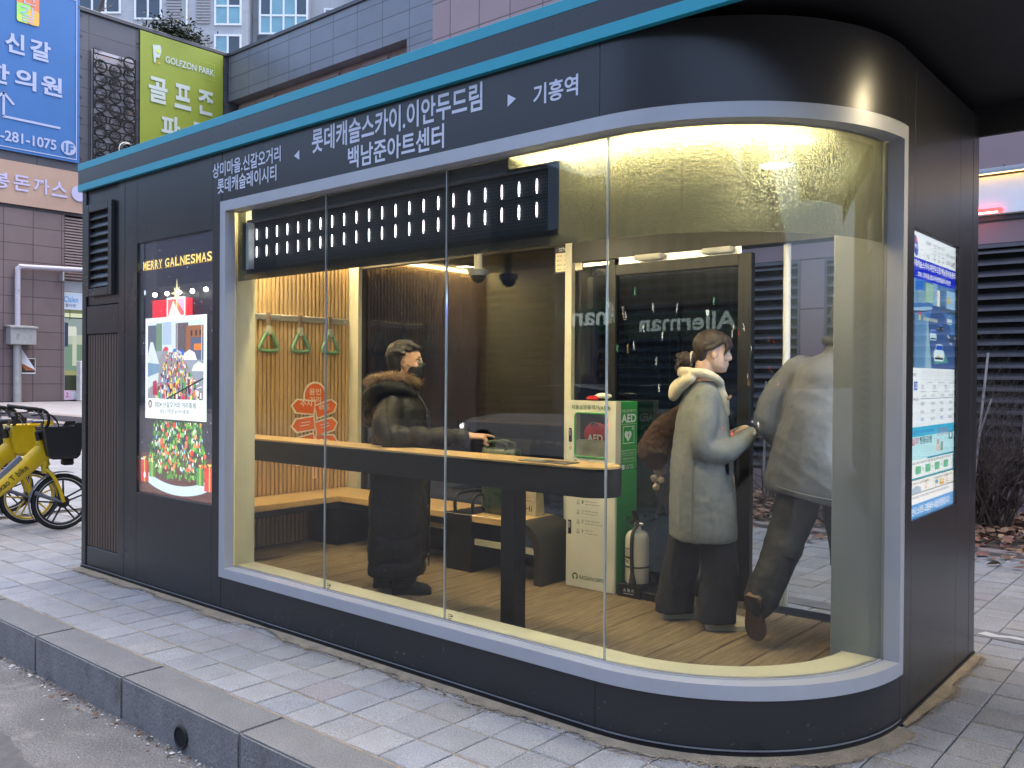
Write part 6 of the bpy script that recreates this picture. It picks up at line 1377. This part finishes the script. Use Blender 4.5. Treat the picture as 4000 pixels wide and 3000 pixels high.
def head_parts(bm, c, s=1.0, yaw=0., pitch=0.):
    """adds head and neck top to bm; returns the head matrix"""
    mt = Matrix.Translation(c) @ Matrix.Rotation(yaw, 4, 'Z') @ Matrix.Rotation(pitch, 4, 'Y') @ Matrix.Scale(s, 4)
    hb = bmesh.new()
    loft(hb, [er(((xf + xb) / 2, 0, z), (xf - xb) / 2, hw, 24, 2.15) for z, xf, xb, hw in HEAD])
    loft(hb, [[V((x, y, z)) for x, y in ((.070, -w_), (xt, -w_ * .45), (xt, w_ * .45), (.070, w_))] for z, xt, w_ in ((.130, .086, .010), (.105, .096, .012), (.086, .106, .016), (.076, .104, .017), (.069, .088, .013))])
    ball(hb, (.083, 0, .052), (.008, .022, .006), 2); ball(hb, (.081, 0, .042), (.009, .019, .006), 2); ball(hb, (.070, 0, .016), (.014, .018, .014), 2)
    for d in (-1, 1):
        ball(hb, (-.006, d * .070, .100), (.019, .008, .031), 2, Matrix.Rotation(d * .3, 3, 'Z')); ball(hb, (.060, d * .036, .082), (.022, .022, .018), 2); ball(hb, (.074, d * .032, .126), (.012, .022, .006), 2)
    bmesh.ops.transform(hb, matrix=mt, verts=hb.verts); me = bpy.data.meshes.new('h'); hb.to_mesh(me); hb.free(); bm.from_mesh(me); bpy.data.meshes.remove(me)
    return mt
def face_parts(mt, par, brow, lip=None, eye_dx=0.):
    inv = lambda p: mt @ V(p)
    for d in (-1, 1):
        bm = bmesh.new(); ball(bm, inv((.0735 + eye_dx, d * .031, .109)), .0105, 3); e = obj('eye', bm, mEyeW, par, True, True)
        bm = bmesh.new(); ball(bm, inv((.0812 + eye_dx, d * .0315, .109)), (.004, .0055, .0055), 2); obj('iris', bm, mHairK, e, True, True)
        bm = bmesh.new(); tube(bm, [inv((.0755, d * .048, .1155)), inv((.083, d * .034, .1175)), inv((.084, d * .018, .1135))], .0022, 6); obj('eyelid', bm, mHairK, e, True, True)
        bm = bmesh.new(); tube(bm, [inv((.0745, d * .052, .130)), inv((.0845, d * .034, .1345)), inv((.0885, d * .014, .131))], [.0015, .0032, .002], 6); obj('eyebrow', bm, brow, par, True, True)
    if lip:
        bm = bmesh.new(); ball(bm, inv((.0862, 0, .0515)), (.0062, .020, .0042), 2); ball(bm, inv((.0845, 0, .0435)), (.0068, .017, .0048), 2); obj('lips', bm, lip, par, True, True)
def hand(bm, w, d, nrm, curl=.4, side=1, s=1., point=False):
    """palm, four unequal bent fingers and a thumb; d = along the fingers, nrm = the way the palm faces, side = thumb side"""
    w, d = V(w), V(d).normalized(); nrm = (V(nrm) - d * V(nrm).dot(d)).normalized(); t = d.cross(nrm).normalized() * side
    rr = []
    for f, hw, th in ((-.02, .024, .020), (.0, .026, .018), (.03, .036, .016), (.06, .041, .015), (.085, .040, .012), (.094, .034, .008)):
        rr.append([w + d * f * s + t * (hw * s * math.cos(2 * PI * i / 14)) + nrm * (th * s * math.sin(2 * PI * i / 14)) for i in range(14)])
    loft(bm, rr)
    for i, (off, L) in enumerate(((.030, .070), (.010, .079), (-.011, .073), (-.030, .058))):
        c = curl * (1 + .12 * i)
        if point: c = .12 if i == 0 else 1.0 + .1 * i
        p = w + d * .086 * s + t * off * s; dd = d + t * off * 1.2; dd.normalize(); pts = [p - dd * .01, p]
        for k, fr in enumerate((.42, .32, .26)):
            a = c * (.7 + .3 * k); dd = (dd * math.cos(a) + (nrm - dd * nrm.dot(dd)).normalized() * math.sin(a)).normalized(); p = p + dd * L * fr * s; pts.append(p)
        tube(bm, pts, [.0092 * s, .0092 * s, .0085 * s, .0078 * s, .0065 * s], 8); ball(bm, pts[-1], .0066 * s, 1)
    p = w + d * .022 * s + t * .028 * s; dd = (t * .75 + d * .75 + nrm * .35).normalized(); pts = [p - dd * .012, p]
    for L, b in ((.036, .0), (.028, .35)):
        dd = (dd + d * b + nrm * .15).normalized(); p = p + dd * L * s; pts.append(p)
    tube(bm, pts, [.013 * s, .0125 * s, .0105 * s, .008 * s], 8); ball(bm, pts[-1], .0082 * s, 1)
def shoe(g, c, yaw, pitch, mu, ms, L=.255, hw=.047, lift=0.):
    """sole with an upper; c = heel on the floor"""
    mt = Matrix.Translation(c) @ Matrix.Rotation(yaw, 4, 'Z') @ Matrix.Rotation(pitch, 4, 'Y')
    prof = ((0, .55), (.04, .80), (.12, .82), (.40, .78), (.62, .98), (.80, 1.0), (.93, .78), (1.0, .35))
    bm = bmesh.new(); loft(bm, [[V((x * L, s_ * hw * w_, z)) for s_, z in ((-1, .0), (1, .0), (1.0, .026), (-1.0, .026))] for x, w_ in prof]); bmesh.ops.transform(bm, matrix=mt, verts=bm.verts); o = obj('shoe', bm, ms, g, True, True)
    bm = bmesh.new(); loft(bm, [[V((x * L, hw * w_ * .93 * math.cos(2 * PI * i / 14), .024 + max(0, h * math.sin(2 * PI * i / 14)))) for i in range(14)] for x, w_, h in ((.01, .6, .055), (.06, .84, .075), (.22, .84, .082), (.40, .80, .072), (.58, .93, .055), (.76, .98, .045), (.90, .82, .036), (.985, .4, .016))]); bmesh.ops.transform(bm, matrix=mt, verts=bm.verts); obj('upper', bm, mu, o, True, True, 60)
    return o
def folds(amp, f=(11, 11, 2.2), seed=0., lo=0., fine=.0025):
    def d(co, n):
        r = 1 - abs(noise.noise(V((co.x * f[0] + seed, co.y * f[1] - seed, co.z * f[2]))) * 2.0); r = max(-1, r) * .5
        r2 = 1 - abs(noise.noise(V((co.x * f[0] * .6 + co.z * 6, co.y * f[1] * .6 - co.z * 5, co.z * 7 + seed))) * 2.2)
        return amp * (r - .3) + amp * .45 * (max(-1, r2) * .6 - .2) + fine * noise.noise(co * 34)
    return d
def wr(amp, sc=(9, 9, 5), seed=0.):
    return lambda co, n: amp * noise.noise(V((co.x * sc[0] + seed, co.y * sc[1], co.z * sc[2]))) + amp * .5 * noise.noise(V((co.x * sc[0] * 2.3, co.y * sc[1] * 2.3 + seed, co.z * sc[2] * 2.1)))
mSkinY = M('skin_young', (.62, .41, .31), .5, var=.06, vs=14); mSkinO = M('skin_older', (.52, .31, .21), .55, var=.1, vs=18); mSkinM = M('skin_man', (.50, .29, .19), .55, var=.1, vs=14)
mEyeW = M('eye_white', (.7, .68, .65), .3, var=0); mHairK = M('dark_lashes', (.012, .01, .01), .5, var=0)
def hairmat(n_, c): return M(n_, c, .52, var=.35, vs=18, stretch=(1, 14, 3), bump=.5, bs=40)
mHairB = hairmat('brown_hair', (.020, .010, .007)); mHairG = hairmat('black_hair', (.008, .006, .0055))
mWool = M('grey_wool', (.175, .19, .20), .9, var=.12, vs=30, speck=.22, bump=.35, bs=260); mHood = M('cream_knit', (.62, .56, .44), .9, var=.08, vs=30, bump=.5, bs=120)
mDenim = M('dark_denim', (.0075, .010, .020), .8, var=.35, vs=9, bump=.35, bs=200); mCanvas = M('cream_canvas', (.66, .60, .46), .7, var=.06); mSole = M('cream_sole', (.55, .52, .42), .6, var=.1)
mPuff = M('black_down_coat', (.0075, .007, .007), .58, var=.2, vs=8, bump=.5, bs=38, spec=.35); mFurT = M('tan_fur', (1, 1, 1), .85, var=.1, attr='Col'); mMask = M('black_mask', (.008, .009, .012), .6, var=.1)
mJack = M('grey_jacket', (.08, .085, .097), .7, var=.14, vs=6, speck=.12, bump=.2, bs=150); mTrou = M('black_trousers', (.006, .006, .008), .75, var=.3, vs=8, bump=.2, bs=120); mBrownS = M('brown_sole', (.10, .055, .03), .6, var=.2); mTanS = M('tan_leather', (.32, .21, .12), .5, var=.15)
# --- young woman in the grey wool coat
g = W1 = thing('person', (4.385, 1.44, .1), 'woman in a long grey wool coat and wide dark jeans with her hair tied back', 'person', rz=R(37))
bm = bmesh.new(); mt = head_parts(bm, (.035, 0, 1.388), 1.0, 0, R(6))
limb(bm, [(-.02, 0, 1.22), (-.012, 0, 1.34), (.0, 0, 1.44)], [.062, .050, .050])
stack(bm, [(.80, 0, 0, .09, .14), (1.0, 0, 0, .085, .125), (1.2, -.01, 0, .09, .16), (1.28, -.01, 0, .06, .12)])
for s in (-1, 1): limb(bm, [(s * -.08, s * .09, .82), (s * -.10, s * .09, .45), (s * -.10 - .02, s * .09, .06)], [.07, .05, .035])
limb(bm, [(0, -.16, 1.22), (-.03, -.20, .98), (.10, -.17, .98), (.245, -.085, 1.055)], [.04, .038, .03, .026]); limb(bm, [(0, .16, 1.22), (-.02, .20, .98), (.12, .15, .99), (.235, .045, 1.07)], [.04, .038, .03, .026])
hand(bm, (.25, -.082, 1.058), (.95, .28, -.12), (.1, .55, .8), .5, -1, .92); hand(bm, (.24, .045, 1.072), (.95, -.25, -.22), (.0, -.2, -1), .45, 1, .92)
skin('body', bm, mSkinY, g, .0048, 3); face_parts(mt, g, mHairB, M('lip_pink', (.42, .13, .12), .4, var=0))
hb = bmesh.new()                                                          # hair: cap, swept fringe, lock by the ear, low bun
loft(hb, [er(((xf + xb) / 2, 0, z), (xf - xb) / 2, hw, 26, 2.1) for z, xf, xb, hw in ((.045, -.052, -.075, .040), (.075, -.030, -.095, .060), (.105, -.022, -.108, .074), (.128, -.012, -.114, .0795), (.150, .030, -.116, .082), (.163, .092, -.115, .082), (.182, .094, -.108, .079), (.203, .074, -.094, .069), (.221, .038, -.066, .048), (.230, -.004, -.03, .018))])
for k in range(9):
    y = -.060 + .0135 * k; limb(hb, [(.070 - abs(y) * .3, y, .185), (.094 - abs(y) * .35, y - .004, .160), (.097 - abs(y) * .45, y - .010, .135 - (.012 if k < 3 else 0))], [.012, .010, .003], 8, 3)
for s in (-1, 1):
    limb(hb, [(.045, s * .066, .175), (.058, s * .073, .140), (.052, s * .074, .112), (.044, s * .073, .090)], [.014, .012, .008, .003], 8, 3); limb(hb, [(.02, s * .074, .16), (-.01, s * .080, .135), (-.05, s * .074, .115)], [.016, .012, .014], 8, 3)
ball(hb, (-.148, .0, .052), (.042, .046, .044), 3); limb(hb, [(-.09, 0, .075), (-.14, 0, .055)], [.03, .03]); 
for k in range(7):
    a = k * .9; limb(hb, [(-.165, .02 * math.cos(a), .05), (-.19, .045 * math.cos(a), .04 + .04 * math.sin(a)), (-.185, .065 * math.cos(a), .02 + .055 * math.sin(a))], [.012, .009, .003], 7, 3)
bmesh.ops.transform(hb, matrix=mt, verts=hb.verts); skin('hair', hb, mHairB, g, .0045, 2, wr(.0022, (60, 25, 25)))
bm = bmesh.new(); tube(bm, [mt @ V((-.115 + .012 * math.cos(2 * PI * i / 16), .034 * math.cos(2 * PI * i / 16), .060 + .036 * math.sin(2 * PI * i / 16))) for i in range(16)], .006, 8, loop=True); obj('hair_tie', bm, mHood, g, True, True)
bm = bmesh.new(); ball(bm, mt @ V((.0, -.080, .066)), .005, 2); tube(bm, [mt @ V((.0, -.080, .062)), mt @ V((.001, -.081, .04))], .0018, 6); obj('earring', bm, mSteel, g, True, True)
cb = bmesh.new()                                                          # coat: cocoon body and two bent sleeves
stack(cb, [(.475, .0, 0, .180, .222), (.52, .0, 0, .182, .226), (.70, -.005, 0, .178, .222), (.86, -.012, 0, .168, .212), (1.02, -.012, 0, .152, .198), (1.14, -.012, 0, .134, .188), (1.22, -.014, 0, .112, .172), (1.28, -.014, 0, .088, .138), (1.335, -.012, 0, .066, .088)], 30, 2.3)
for s in (-1, 1):
    limb(cb, [(-.010, s * .142, 1.250), (-.030, s * .190, 1.12), (-.045, s * .208, .990), (.060, s * .190, .958), (.165, s * (.146), 1.005), (.232, s * (.096 if s < 0 else .07), 1.052)], [.066, .072, .066, .062, .052, .043], 16, 4)
skin('coat', cb, mWool, g, .0095, 5, folds(.011, (8, 8, 1.6), 2))
bm = bmesh.new(); tube(bm, smooth_path([(.085, -.182, .945), (.092, -.190, .90), (.098, -.192, .84)], 5), [.004, .006, .008, .009, .009, .010, .009, .009, .008, .006, .003], 8); obj('pocket', bm, mDark, g, True)
bm = bmesh.new(); tube(bm, smooth_path([(-.055, -.155, 1.285), (-.02, -.214, 1.13), (-.02, -.272, .99)], 5), .0022, 5); tube(bm, smooth_path([(-.085, -.192, 1.02), (-.09, -.204, .80), (-.095, -.210, .50)], 5), .0025, 5); obj('seams', bm, M('seam_dark', (.13, .13, .13), .9), g, True, True)
hb = bmesh.new()                                                          # hood of the sweatshirt lying over the collar
limb(hb, [(.090, -.028, 1.300), (.060, -.085, 1.345), (-.020, -.105, 1.378), (-.095, -.072, 1.385), (-.125, 0, 1.385), (-.095, .072, 1.385), (-.020, .105, 1.378), (.060, .085, 1.345), (.090, .028, 1.300)], [.017, .020, .024, .027, .028, .027, .024, .020, .017], 14, 4)
limb(hb, [(-.09, -.085, 1.350), (-.150, -.03, 1.300), (-.170, 0, 1.250), (-.150, .03, 1.300), (-.09, .085, 1.350)], [.030, .038, .030, .038, .030], 12, 4)
limb(hb, [(.07, -.035, 1.30), (.10, -.02, 1.24), (.12, -.012, 1.16)], [.03, .03, .02], 10); limb(hb, [(.07, .035, 1.30), (.10, .02, 1.24), (.12, .012, 1.16)], [.03, .03, .02], 10)
skin('hood', hb, mHood, g, .008, 4, wr(.005, (14, 14, 14)))
bm = bmesh.new(); cyl(bm, (.115, -.075, 1.24), (.135, -.035, 1.255), .008, n=10); obj('toggle', bm, mTanS, g, True, True)
for s, x0 in ((-1, .085), (1, -.115)):                                    # jeans
    jb = bmesh.new(); stack(jb, [(.042, x0 - .03, s * .098, .108, .096), (.10, x0 - .03, s * .098, .106, .093), (.30, x0 * .9, s * .098, .102, .09), (.55, x0 * .55, s * .095, .098, .092), (.75, x0 * .25, s * .09, .10, .095)], 22, 2.2)
    skin('trouser_leg', jb, mDenim, g, .0095, 3, folds(.014, (9, 9, 2.5), s))
shoe(g, (.0, -.105, 0), R(4), 0, mCanvas, mSole, .255); shoe(g, (-.215, .105, 0), R(6), 0, mCanvas, mSole, .25)
g = thing('phone', (4.63, 1.52, 1.14), 'small pale phone held in the hands of the woman in grey', 'phone')
bm = bmesh.new(); bmesh.ops.create_cube(bm, size=1, matrix=Matrix.Rotation(R(37), 4, 'Z') @ Matrix.Rotation(R(20), 4, 'Y') @ Matrix.Diagonal((.10, .055, .008, 1))); bmesh.ops.bevel(bm, geom=bm.edges[:], offset=.003, segments=2); bmesh.ops.translate(bm, vec=(4.385 + .8 * .325 , 1.44 + .6 * .325, 1.158), verts=bm.verts); obj('body', bm, mWhite, g)
g = thing('shoulder_bag', (4.17, 1.52, 1.0), 'dark brown furry bag hanging behind the woman in grey', 'bag')
hb = bmesh.new(); limb(hb, [(-.11, .10, 1.16), (-.20, .13, 1.05), (-.255, .14, .94), (-.25, .14, .90)], [.05, .085, .10, .075], 16); limb(hb, [(-.03, .13, 1.28), (-.09, .15, 1.2), (-.14, .14, 1.1)], [.014, .018, .03], 10)
bmesh.ops.transform(hb, matrix=Matrix.Translation((4.385, 1.44, .1)) @ Matrix.Rotation(R(37), 4, 'Z'), verts=hb.verts); bmesh.ops.translate(hb, vec=-V((4.17, 1.52, 1.0)), verts=hb.verts)
skin('body', hb, M('brown_fur', (.045, .022, .016), .9, var=.3, vs=60, bump=.9, bs=220), g, .008, 2, wr(.006, (40, 40, 40)))
g = thing('bag_charm', (4.10, 1.44, .95), 'cream plush charm hanging from the brown bag', 'charm')
bm = bmesh.new(); rnd = random.Random(6)
for p, r in (((0, 0, 0), .030), ((-.02, -.01, .045), .026), ((.025, 0, .04), .022), ((-.028, 0, -.045), .024), ((.02, -.01, -.05), .02), ((-.01, -.01, -.09), .022), ((.03, 0, .0), .018)): ball(bm, p, r, 2)
bmesh.ops.translate(bm, vec=(0, 0, -.03), verts=bm.verts); skin('plush', bm, M('cream_plush', (.55, .44, .33), .9, var=.2, vs=30, bump=.6, bs=200), g, .005, 2, wr(.004, (50, 50, 50)))
bm = bmesh.new(); tube(bm, [(0, -.03, .0), (.012, -.045, .03), (.008, -.03, .06)], [.006, .012, .004], 8); obj('leaf', bm, mGreenS, g, True, True)
# --- older woman in the long black down coat
g = W2 = thing('person', (2.585, .83, .1), 'woman in a long black down coat and black mask leaning on the counter', 'person', rz=R(38))
bm = bmesh.new(); mt = head_parts(bm, (.055, 0, 1.330), 1.02, R(-4), R(-3))
limb(bm, [(-.01, 0, 1.16), (.005, 0, 1.28), (.02, 0, 1.38)], [.066, .054, .053])
stack(bm, [(.75, 0, 0, .11, .15), (1.0, .02, 0, .11, .15), (1.16, 0, 0, .10, .17), (1.22, 0, 0, .06, .12)])
for s in (-1, 1): limb(bm, [(0, s * .09, .8), (s * -.03, s * .09, .42), (s * -.05, s * .09, .06)], [.08, .055, .04])
HW = V((.46, -.245, .995))
limb(bm, [(0, -.18, 1.14), (-.02, -.24, .97), (.22, -.26, .965), HW], [.045, .04, .034, .028]); limb(bm, [(0, .18, 1.14), (.02, .24, .90), (.08, .24, .70)], [.045, .04, .034]); hand(bm, (.09, .24, .68), (.2, 0, -1), (0, -1, 0), .5, 1, .95)
hand(bm, HW, (.98, .05, -.02), (.05, .25, -1), .35, 1, 1.0, point=True)
skin('body', bm, mSkinO, g, .0048, 3); face_parts(mt, g, mHairG)
hb = bmesh.new()
loft(hb, [er(((xf + xb) / 2, 0, z), (xf - xb) / 2, hw, 26, 2.1) for z, xf, xb, hw in ((.020, -.040, -.085, .050), (.055, -.020, -.112, .074), (.090, -.012, -.124, .084), (.125, .000, -.130, .090), (.155, .020, -.134, .092), (.176, .066, -.130, .090), (.198, .068, -.122, .084), (.220, .048, -.106, .072), (.238, .016, -.078, .050), (.247, -.02, -.04, .018))])
rnd = random.Random(9)
for k in range(60):
    a, b = rnd.uniform(0, 2 * PI), rnd.uniform(.15, 1.35); p = V((-.02 + .105 * math.cos(a) * math.cos(b), .09 * math.sin(a) * math.cos(b), .13 + .108 * math.sin(b)))
    if p.x > .05 and p.z < .165: continue
    ball(hb, p, (.020, .020, .016), 1)
for k in range(9): limb(hb, [(.03, -.06 + .015 * k, .215), (.072, -.06 + .015 * k, .196), (.080, -.068 + .017 * k, .176)], [.016, .011, .003], 8, 3)
bmesh.ops.transform(hb, matrix=mt, verts=hb.verts); skin('hair', hb, mHairG, g, .0055, 2, wr(.004, (40, 40, 40)))
hb = bmesh.new()
loft(hb, [er((x, 0, z), a, b, 22, 2.2) for z, x, a, b in ((-.008, .040, .040, .032), (.015, .040, .058, .052), (.045, .040, .062, .060), (.072, .042, .066, .062), (.090, .050, .062, .045), (.100, .070, .036, .020))])
bmesh.ops.transform(hb, matrix=mt, verts=hb.verts); o = skin('mask', hb, mMask, g, .005, 2)
bm = bmesh.new()
for s in (-1, 1): tube(bm, [mt @ V(p) for p in ((.045, s * .063, .075), (.0, s * .076, .095), (-.018, s * .078, .112))], .0018, 5); tube(bm, [mt @ V(p) for p in ((.02, s * .056, .02), (-.008, s * .074, .06), (-.02, s * .078, .09))], .0018, 5)
obj('ear_loops', bm, mMask, o, True, True)
cb = bmesh.new()
stack(cb, [(.115, -.01, 0, .178, .212), (.20, -.005, 0, .184, .216), (.45, .0, 0, .186, .218), (.70, .005, 0, .184, .216), (.92, .01, 0, .178, .212), (1.06, .005, 0, .168, .208), (1.15, -.005, 0, .160, .212), (1.21, -.005, 0, .120, .165), (1.26, .0, 0, .090, .105), (1.31, .012, 0, .080, .088)], 30, 2.3)
limb(cb, [(-.015, -.165, 1.165), (-.04, -.245, 1.06), (.0, -.285, .985), (.14, -.285, .985), (.30, -.270, .985), (.425, -.250, .992)], [.080, .086, .076, .068, .060, .050], 16, 4)
limb(cb, [(-.015, .165, 1.165), (-.02, .250, 1.02), (.02, .27, .88), (.08, .25, .72)], [.092, .095, .082, .06], 16, 4)
def puffs(co, n):
    if co.y < -.2 and co.z > .9: t = co.x * 8.2 + co.z * 2
    else: t = co.z * 4.6 + 2.2 * abs(co.y + .06) + .5 * co.x + .5 * noise.noise(V((co.x * 4, co.y * 4, co.z * 3)))
    ph = t - math.floor(t); return .017 * (math.sin(PI * ph) ** .4 - .8) + .006 * noise.noise(V((co.x * 11, co.y * 11, co.z * 7))) + .003 * noise.noise(co * 38)
skin('coat', cb, mPuff, g, .0095, 4, puffs)
bm = bmesh.new(); tube(bm, smooth_path([(.088, 0, 1.27), (.165, 0, 1.16), (.190, 0, 1.05), (.194, 0, .70), (.190, 0, .16)], 6), .007, 6)
obj('zip', bm, mBlack, g, True, True)
bm = bmesh.new()
for z, x in ((1.10, .180), (.86, .192), (.24, .192)): ball(bm, (x, -.035, z), (.005, .008, .008), 2)
obj('snaps', bm, mSteel, g, True, True)
hb = bmesh.new(); limb(hb, [(.10, -.055, 1.24), (.04, -.12, 1.28), (-.06, -.15, 1.285), (-.15, -.09, 1.24), (-.175, 0, 1.20), (-.15, .09, 1.24), (-.06, .15, 1.285), (.04, .12, 1.28), (.10, .055, 1.24)], [.030, .040, .046, .052, .056, .052, .046, .040, .030], 14, 4)
limb(hb, [(-.12, -.07, 1.20), (-.18, 0, 1.09), (-.12, .07, 1.20)], [.055, .062, .055], 12)
skin('hood', hb, mPuff, g, .010, 3, wr(.012, (12, 12, 12)))
bm = bmesh.new(); cl = bm.loops.layers.float_color.new('Col'); rnd = random.Random(12)   # fur trim: many short tapering hairs
ring = smooth_path([(.095, -.045, 1.325), (.05, -.105, 1.345), (-.04, -.140, 1.355), (-.14, -.105, 1.335), (-.185, 0, 1.315), (-.14, .105, 1.335), (-.04, .140, 1.355), (.05, .105, 1.345), (.095, .045, 1.325)], 10)
for k in range(7500):
    p = ring[rnd.randrange(len(ring))] + V((rnd.gauss(0, .012), rnd.gauss(0, .012), rnd.gauss(0, .010))); d = (V((p.x + .04, p.y, 0)).normalized() * .8 + V((rnd.gauss(0, .6), rnd.gauss(0, .6), rnd.gauss(.15, .6)))).normalized(); L = rnd.uniform(.025, .052); e = d.cross(V((rnd.random(), rnd.random(), rnd.random()))).normalized() * .0016
    f = bm.faces.new([bm.verts.new(q2) for q2 in (p - e, p + e, p + d * L + V((0, 0, -L * .25)))]); c = rnd.choice(((.42, .29, .18), (.52, .38, .25), (.26, .17, .10), (.6, .47, .34)))
    for L_ in f.loops: L_[cl] = (*c, 1)
obj('fur_collar', bm, mFurT, g, True, normals=False)
for s, x0 in ((-1, .05), (1, -.10)):
    jb = bmesh.new(); stack(jb, [(.03, x0, s * .085, .058, .055), (.08, x0, s * .085, .075, .066), (.20, x0, s * .09, .078, .07), (.40, x0 * .5, s * .09, .085, .08)], 20); skin('trouser_leg', jb, mTrou, g, .010, 3, wr(.010, (9, 9, 14), s))
    shoe(g, (x0 - .075, s * .085, 0), R(3), 0, mRub, mRub, .245, .046)
# --- man walking out
g = W3 = thing('person', (4.93, 1.50, .1), 'man in a grey jacket and black trousers striding out with his heel raised', 'person', rz=R(84)); g.rotation_euler.x = R(7.5)
bm = bmesh.new(); mt = head_parts(bm, (.055, 0, 1.555), 1.06, R(-8), R(4))
limb(bm, [(-.015, 0, 1.38), (.0, 0, 1.50), (.02, 0, 1.60)], [.074, .062, .060])
stack(bm, [(.85, 0, 0, .11, .15), (1.1, 0, 0, .11, .15), (1.36, -.01, 0, .11, .19), (1.43, 0, 0, .06, .12)])
limb(bm, [(0, .1, .88), (-.09, .11, .53), (-.30, .112, .24)], [.09, .06, .042]); limb(bm, [(0, -.09, .88), (.18, -.08, .50), (.335, -.07, .09)], [.09, .06, .042])
limb(bm, [(0, .20, 1.36), (-.04, .27, 1.12), (.16, .22, 1.0)], [.05, .044, .034]); hand(bm, (.18, .215, .99), (.9, -.2, -.3), (0, -1, .1), .7, 1, 1.05)
limb(bm, [(0, -.20, 1.36), (.0, -.27, 1.1), (.10, -.26, .86)], [.05, .044, .034]); hand(bm, (.11, -.26, .84), (.3, 0, -1), (0, 1, 0), .5, -1, 1.05)
skin('body', bm, mSkinM, g, .0055, 3); face_parts(mt, g, mHairG, M('lip_man', (.36, .15, .12), .5, var=0))
hb = bmesh.new(); loft(hb, [er(((xf + xb) / 2, 0, z), (xf - xb) / 2, hw, 26, 2.1) for z, xf, xb, hw in ((.045, -.055, -.082, .045), (.075, -.030, -.100, .064), (.105, -.018, -.108, .074), (.130, -.010, -.112, .078), (.152, .030, -.113, .080), (.165, .084, -.112, .080), (.188, .084, -.104, .076), (.208, .062, -.088, .064), (.224, .030, -.060, .044), (.231, -.004, -.03, .018))])
bmesh.ops.transform(hb, matrix=mt, verts=hb.verts); skin('hair', hb, mHairG, g, .0055, 2, wr(.004, (40, 40, 40)))
cb = bmesh.new()
stack(cb, [(.755, -.01, .02, .182, .285), (.80, -.01, .02, .186, .288), (1.0, -.015, .01, .184, .268), (1.18, -.018, 0, .178, .245), (1.30, -.02, 0, .162, .238), (1.39, -.02, 0, .135, .208), (1.45, -.015, 0, .100, .150), (1.49, -.005, 0, .080, .095), (1.535, .0, 0, .076, .082)], 30, 2.3)
limb(cb, [(-.015, .195, 1.375), (-.05, .275, 1.24), (-.075, .305, 1.09), (.03, .28, 1.02), (.15, .225, 1.005)], [.092, .092, .082, .072, .056], 16, 4); limb(cb, [(-.015, -.195, 1.375), (-.01, -.275, 1.22), (.02, -.285, 1.05), (.10, -.262, .88)], [.092, .09, .08, .056], 16, 4)
skin('jacket', cb, mJack, g, .0095, 4, folds(.016, (7, 7, 3.0), 4))
bm = bmesh.new(); tube(bm, [(-.01 + .193 * math.cos(2 * PI * i / 40), .02 + .296 * math.sin(2 * PI * i / 40), .79) for i in range(40)], .0035, 5, loop=True); obj('hem_seam', bm, M('seam_jacket', (.10, .105, .11), .9), g, True, True)
bm = bmesh.new(); limb(bm, [(.07, -.06, 1.52), (-.02, -.088, 1.545), (-.085, 0, 1.55), (-.02, .088, 1.545), (.07, .06, 1.52)], [.018, .022, .024, .022, .018], 10); skin('collar', bm, mTrou, g, .007, 2)
jb = bmesh.new(); limb(jb, [(-.01, .105, .90), (-.05, .110, .70), (-.105, .112, .53), (-.20, .112, .37), (-.285, .112, .225)], [.122, .112, .098, .090, .088], 18, 4); skin('trouser_leg', jb, mTrou, g, .0095, 3, folds(.015, (9, 9, 4), 1))
jb = bmesh.new(); limb(jb, [(.0, -.09, .90), (.09, -.085, .68), (.19, -.08, .48), (.27, -.075, .26), (.325, -.07, .085)], [.118, .105, .088, .078, .078], 18, 4); skin('trouser_leg', jb, mTrou, g, .0095, 3, folds(.015, (9, 9, 4), 2))
shoe(g, (-.375, .112, .262), R(6), R(66), mTanS, mBrownS, .275, .052); shoe(g, (.25, -.07, .0), R(-3), 0, mTanS, mBrownS, .275, .052)
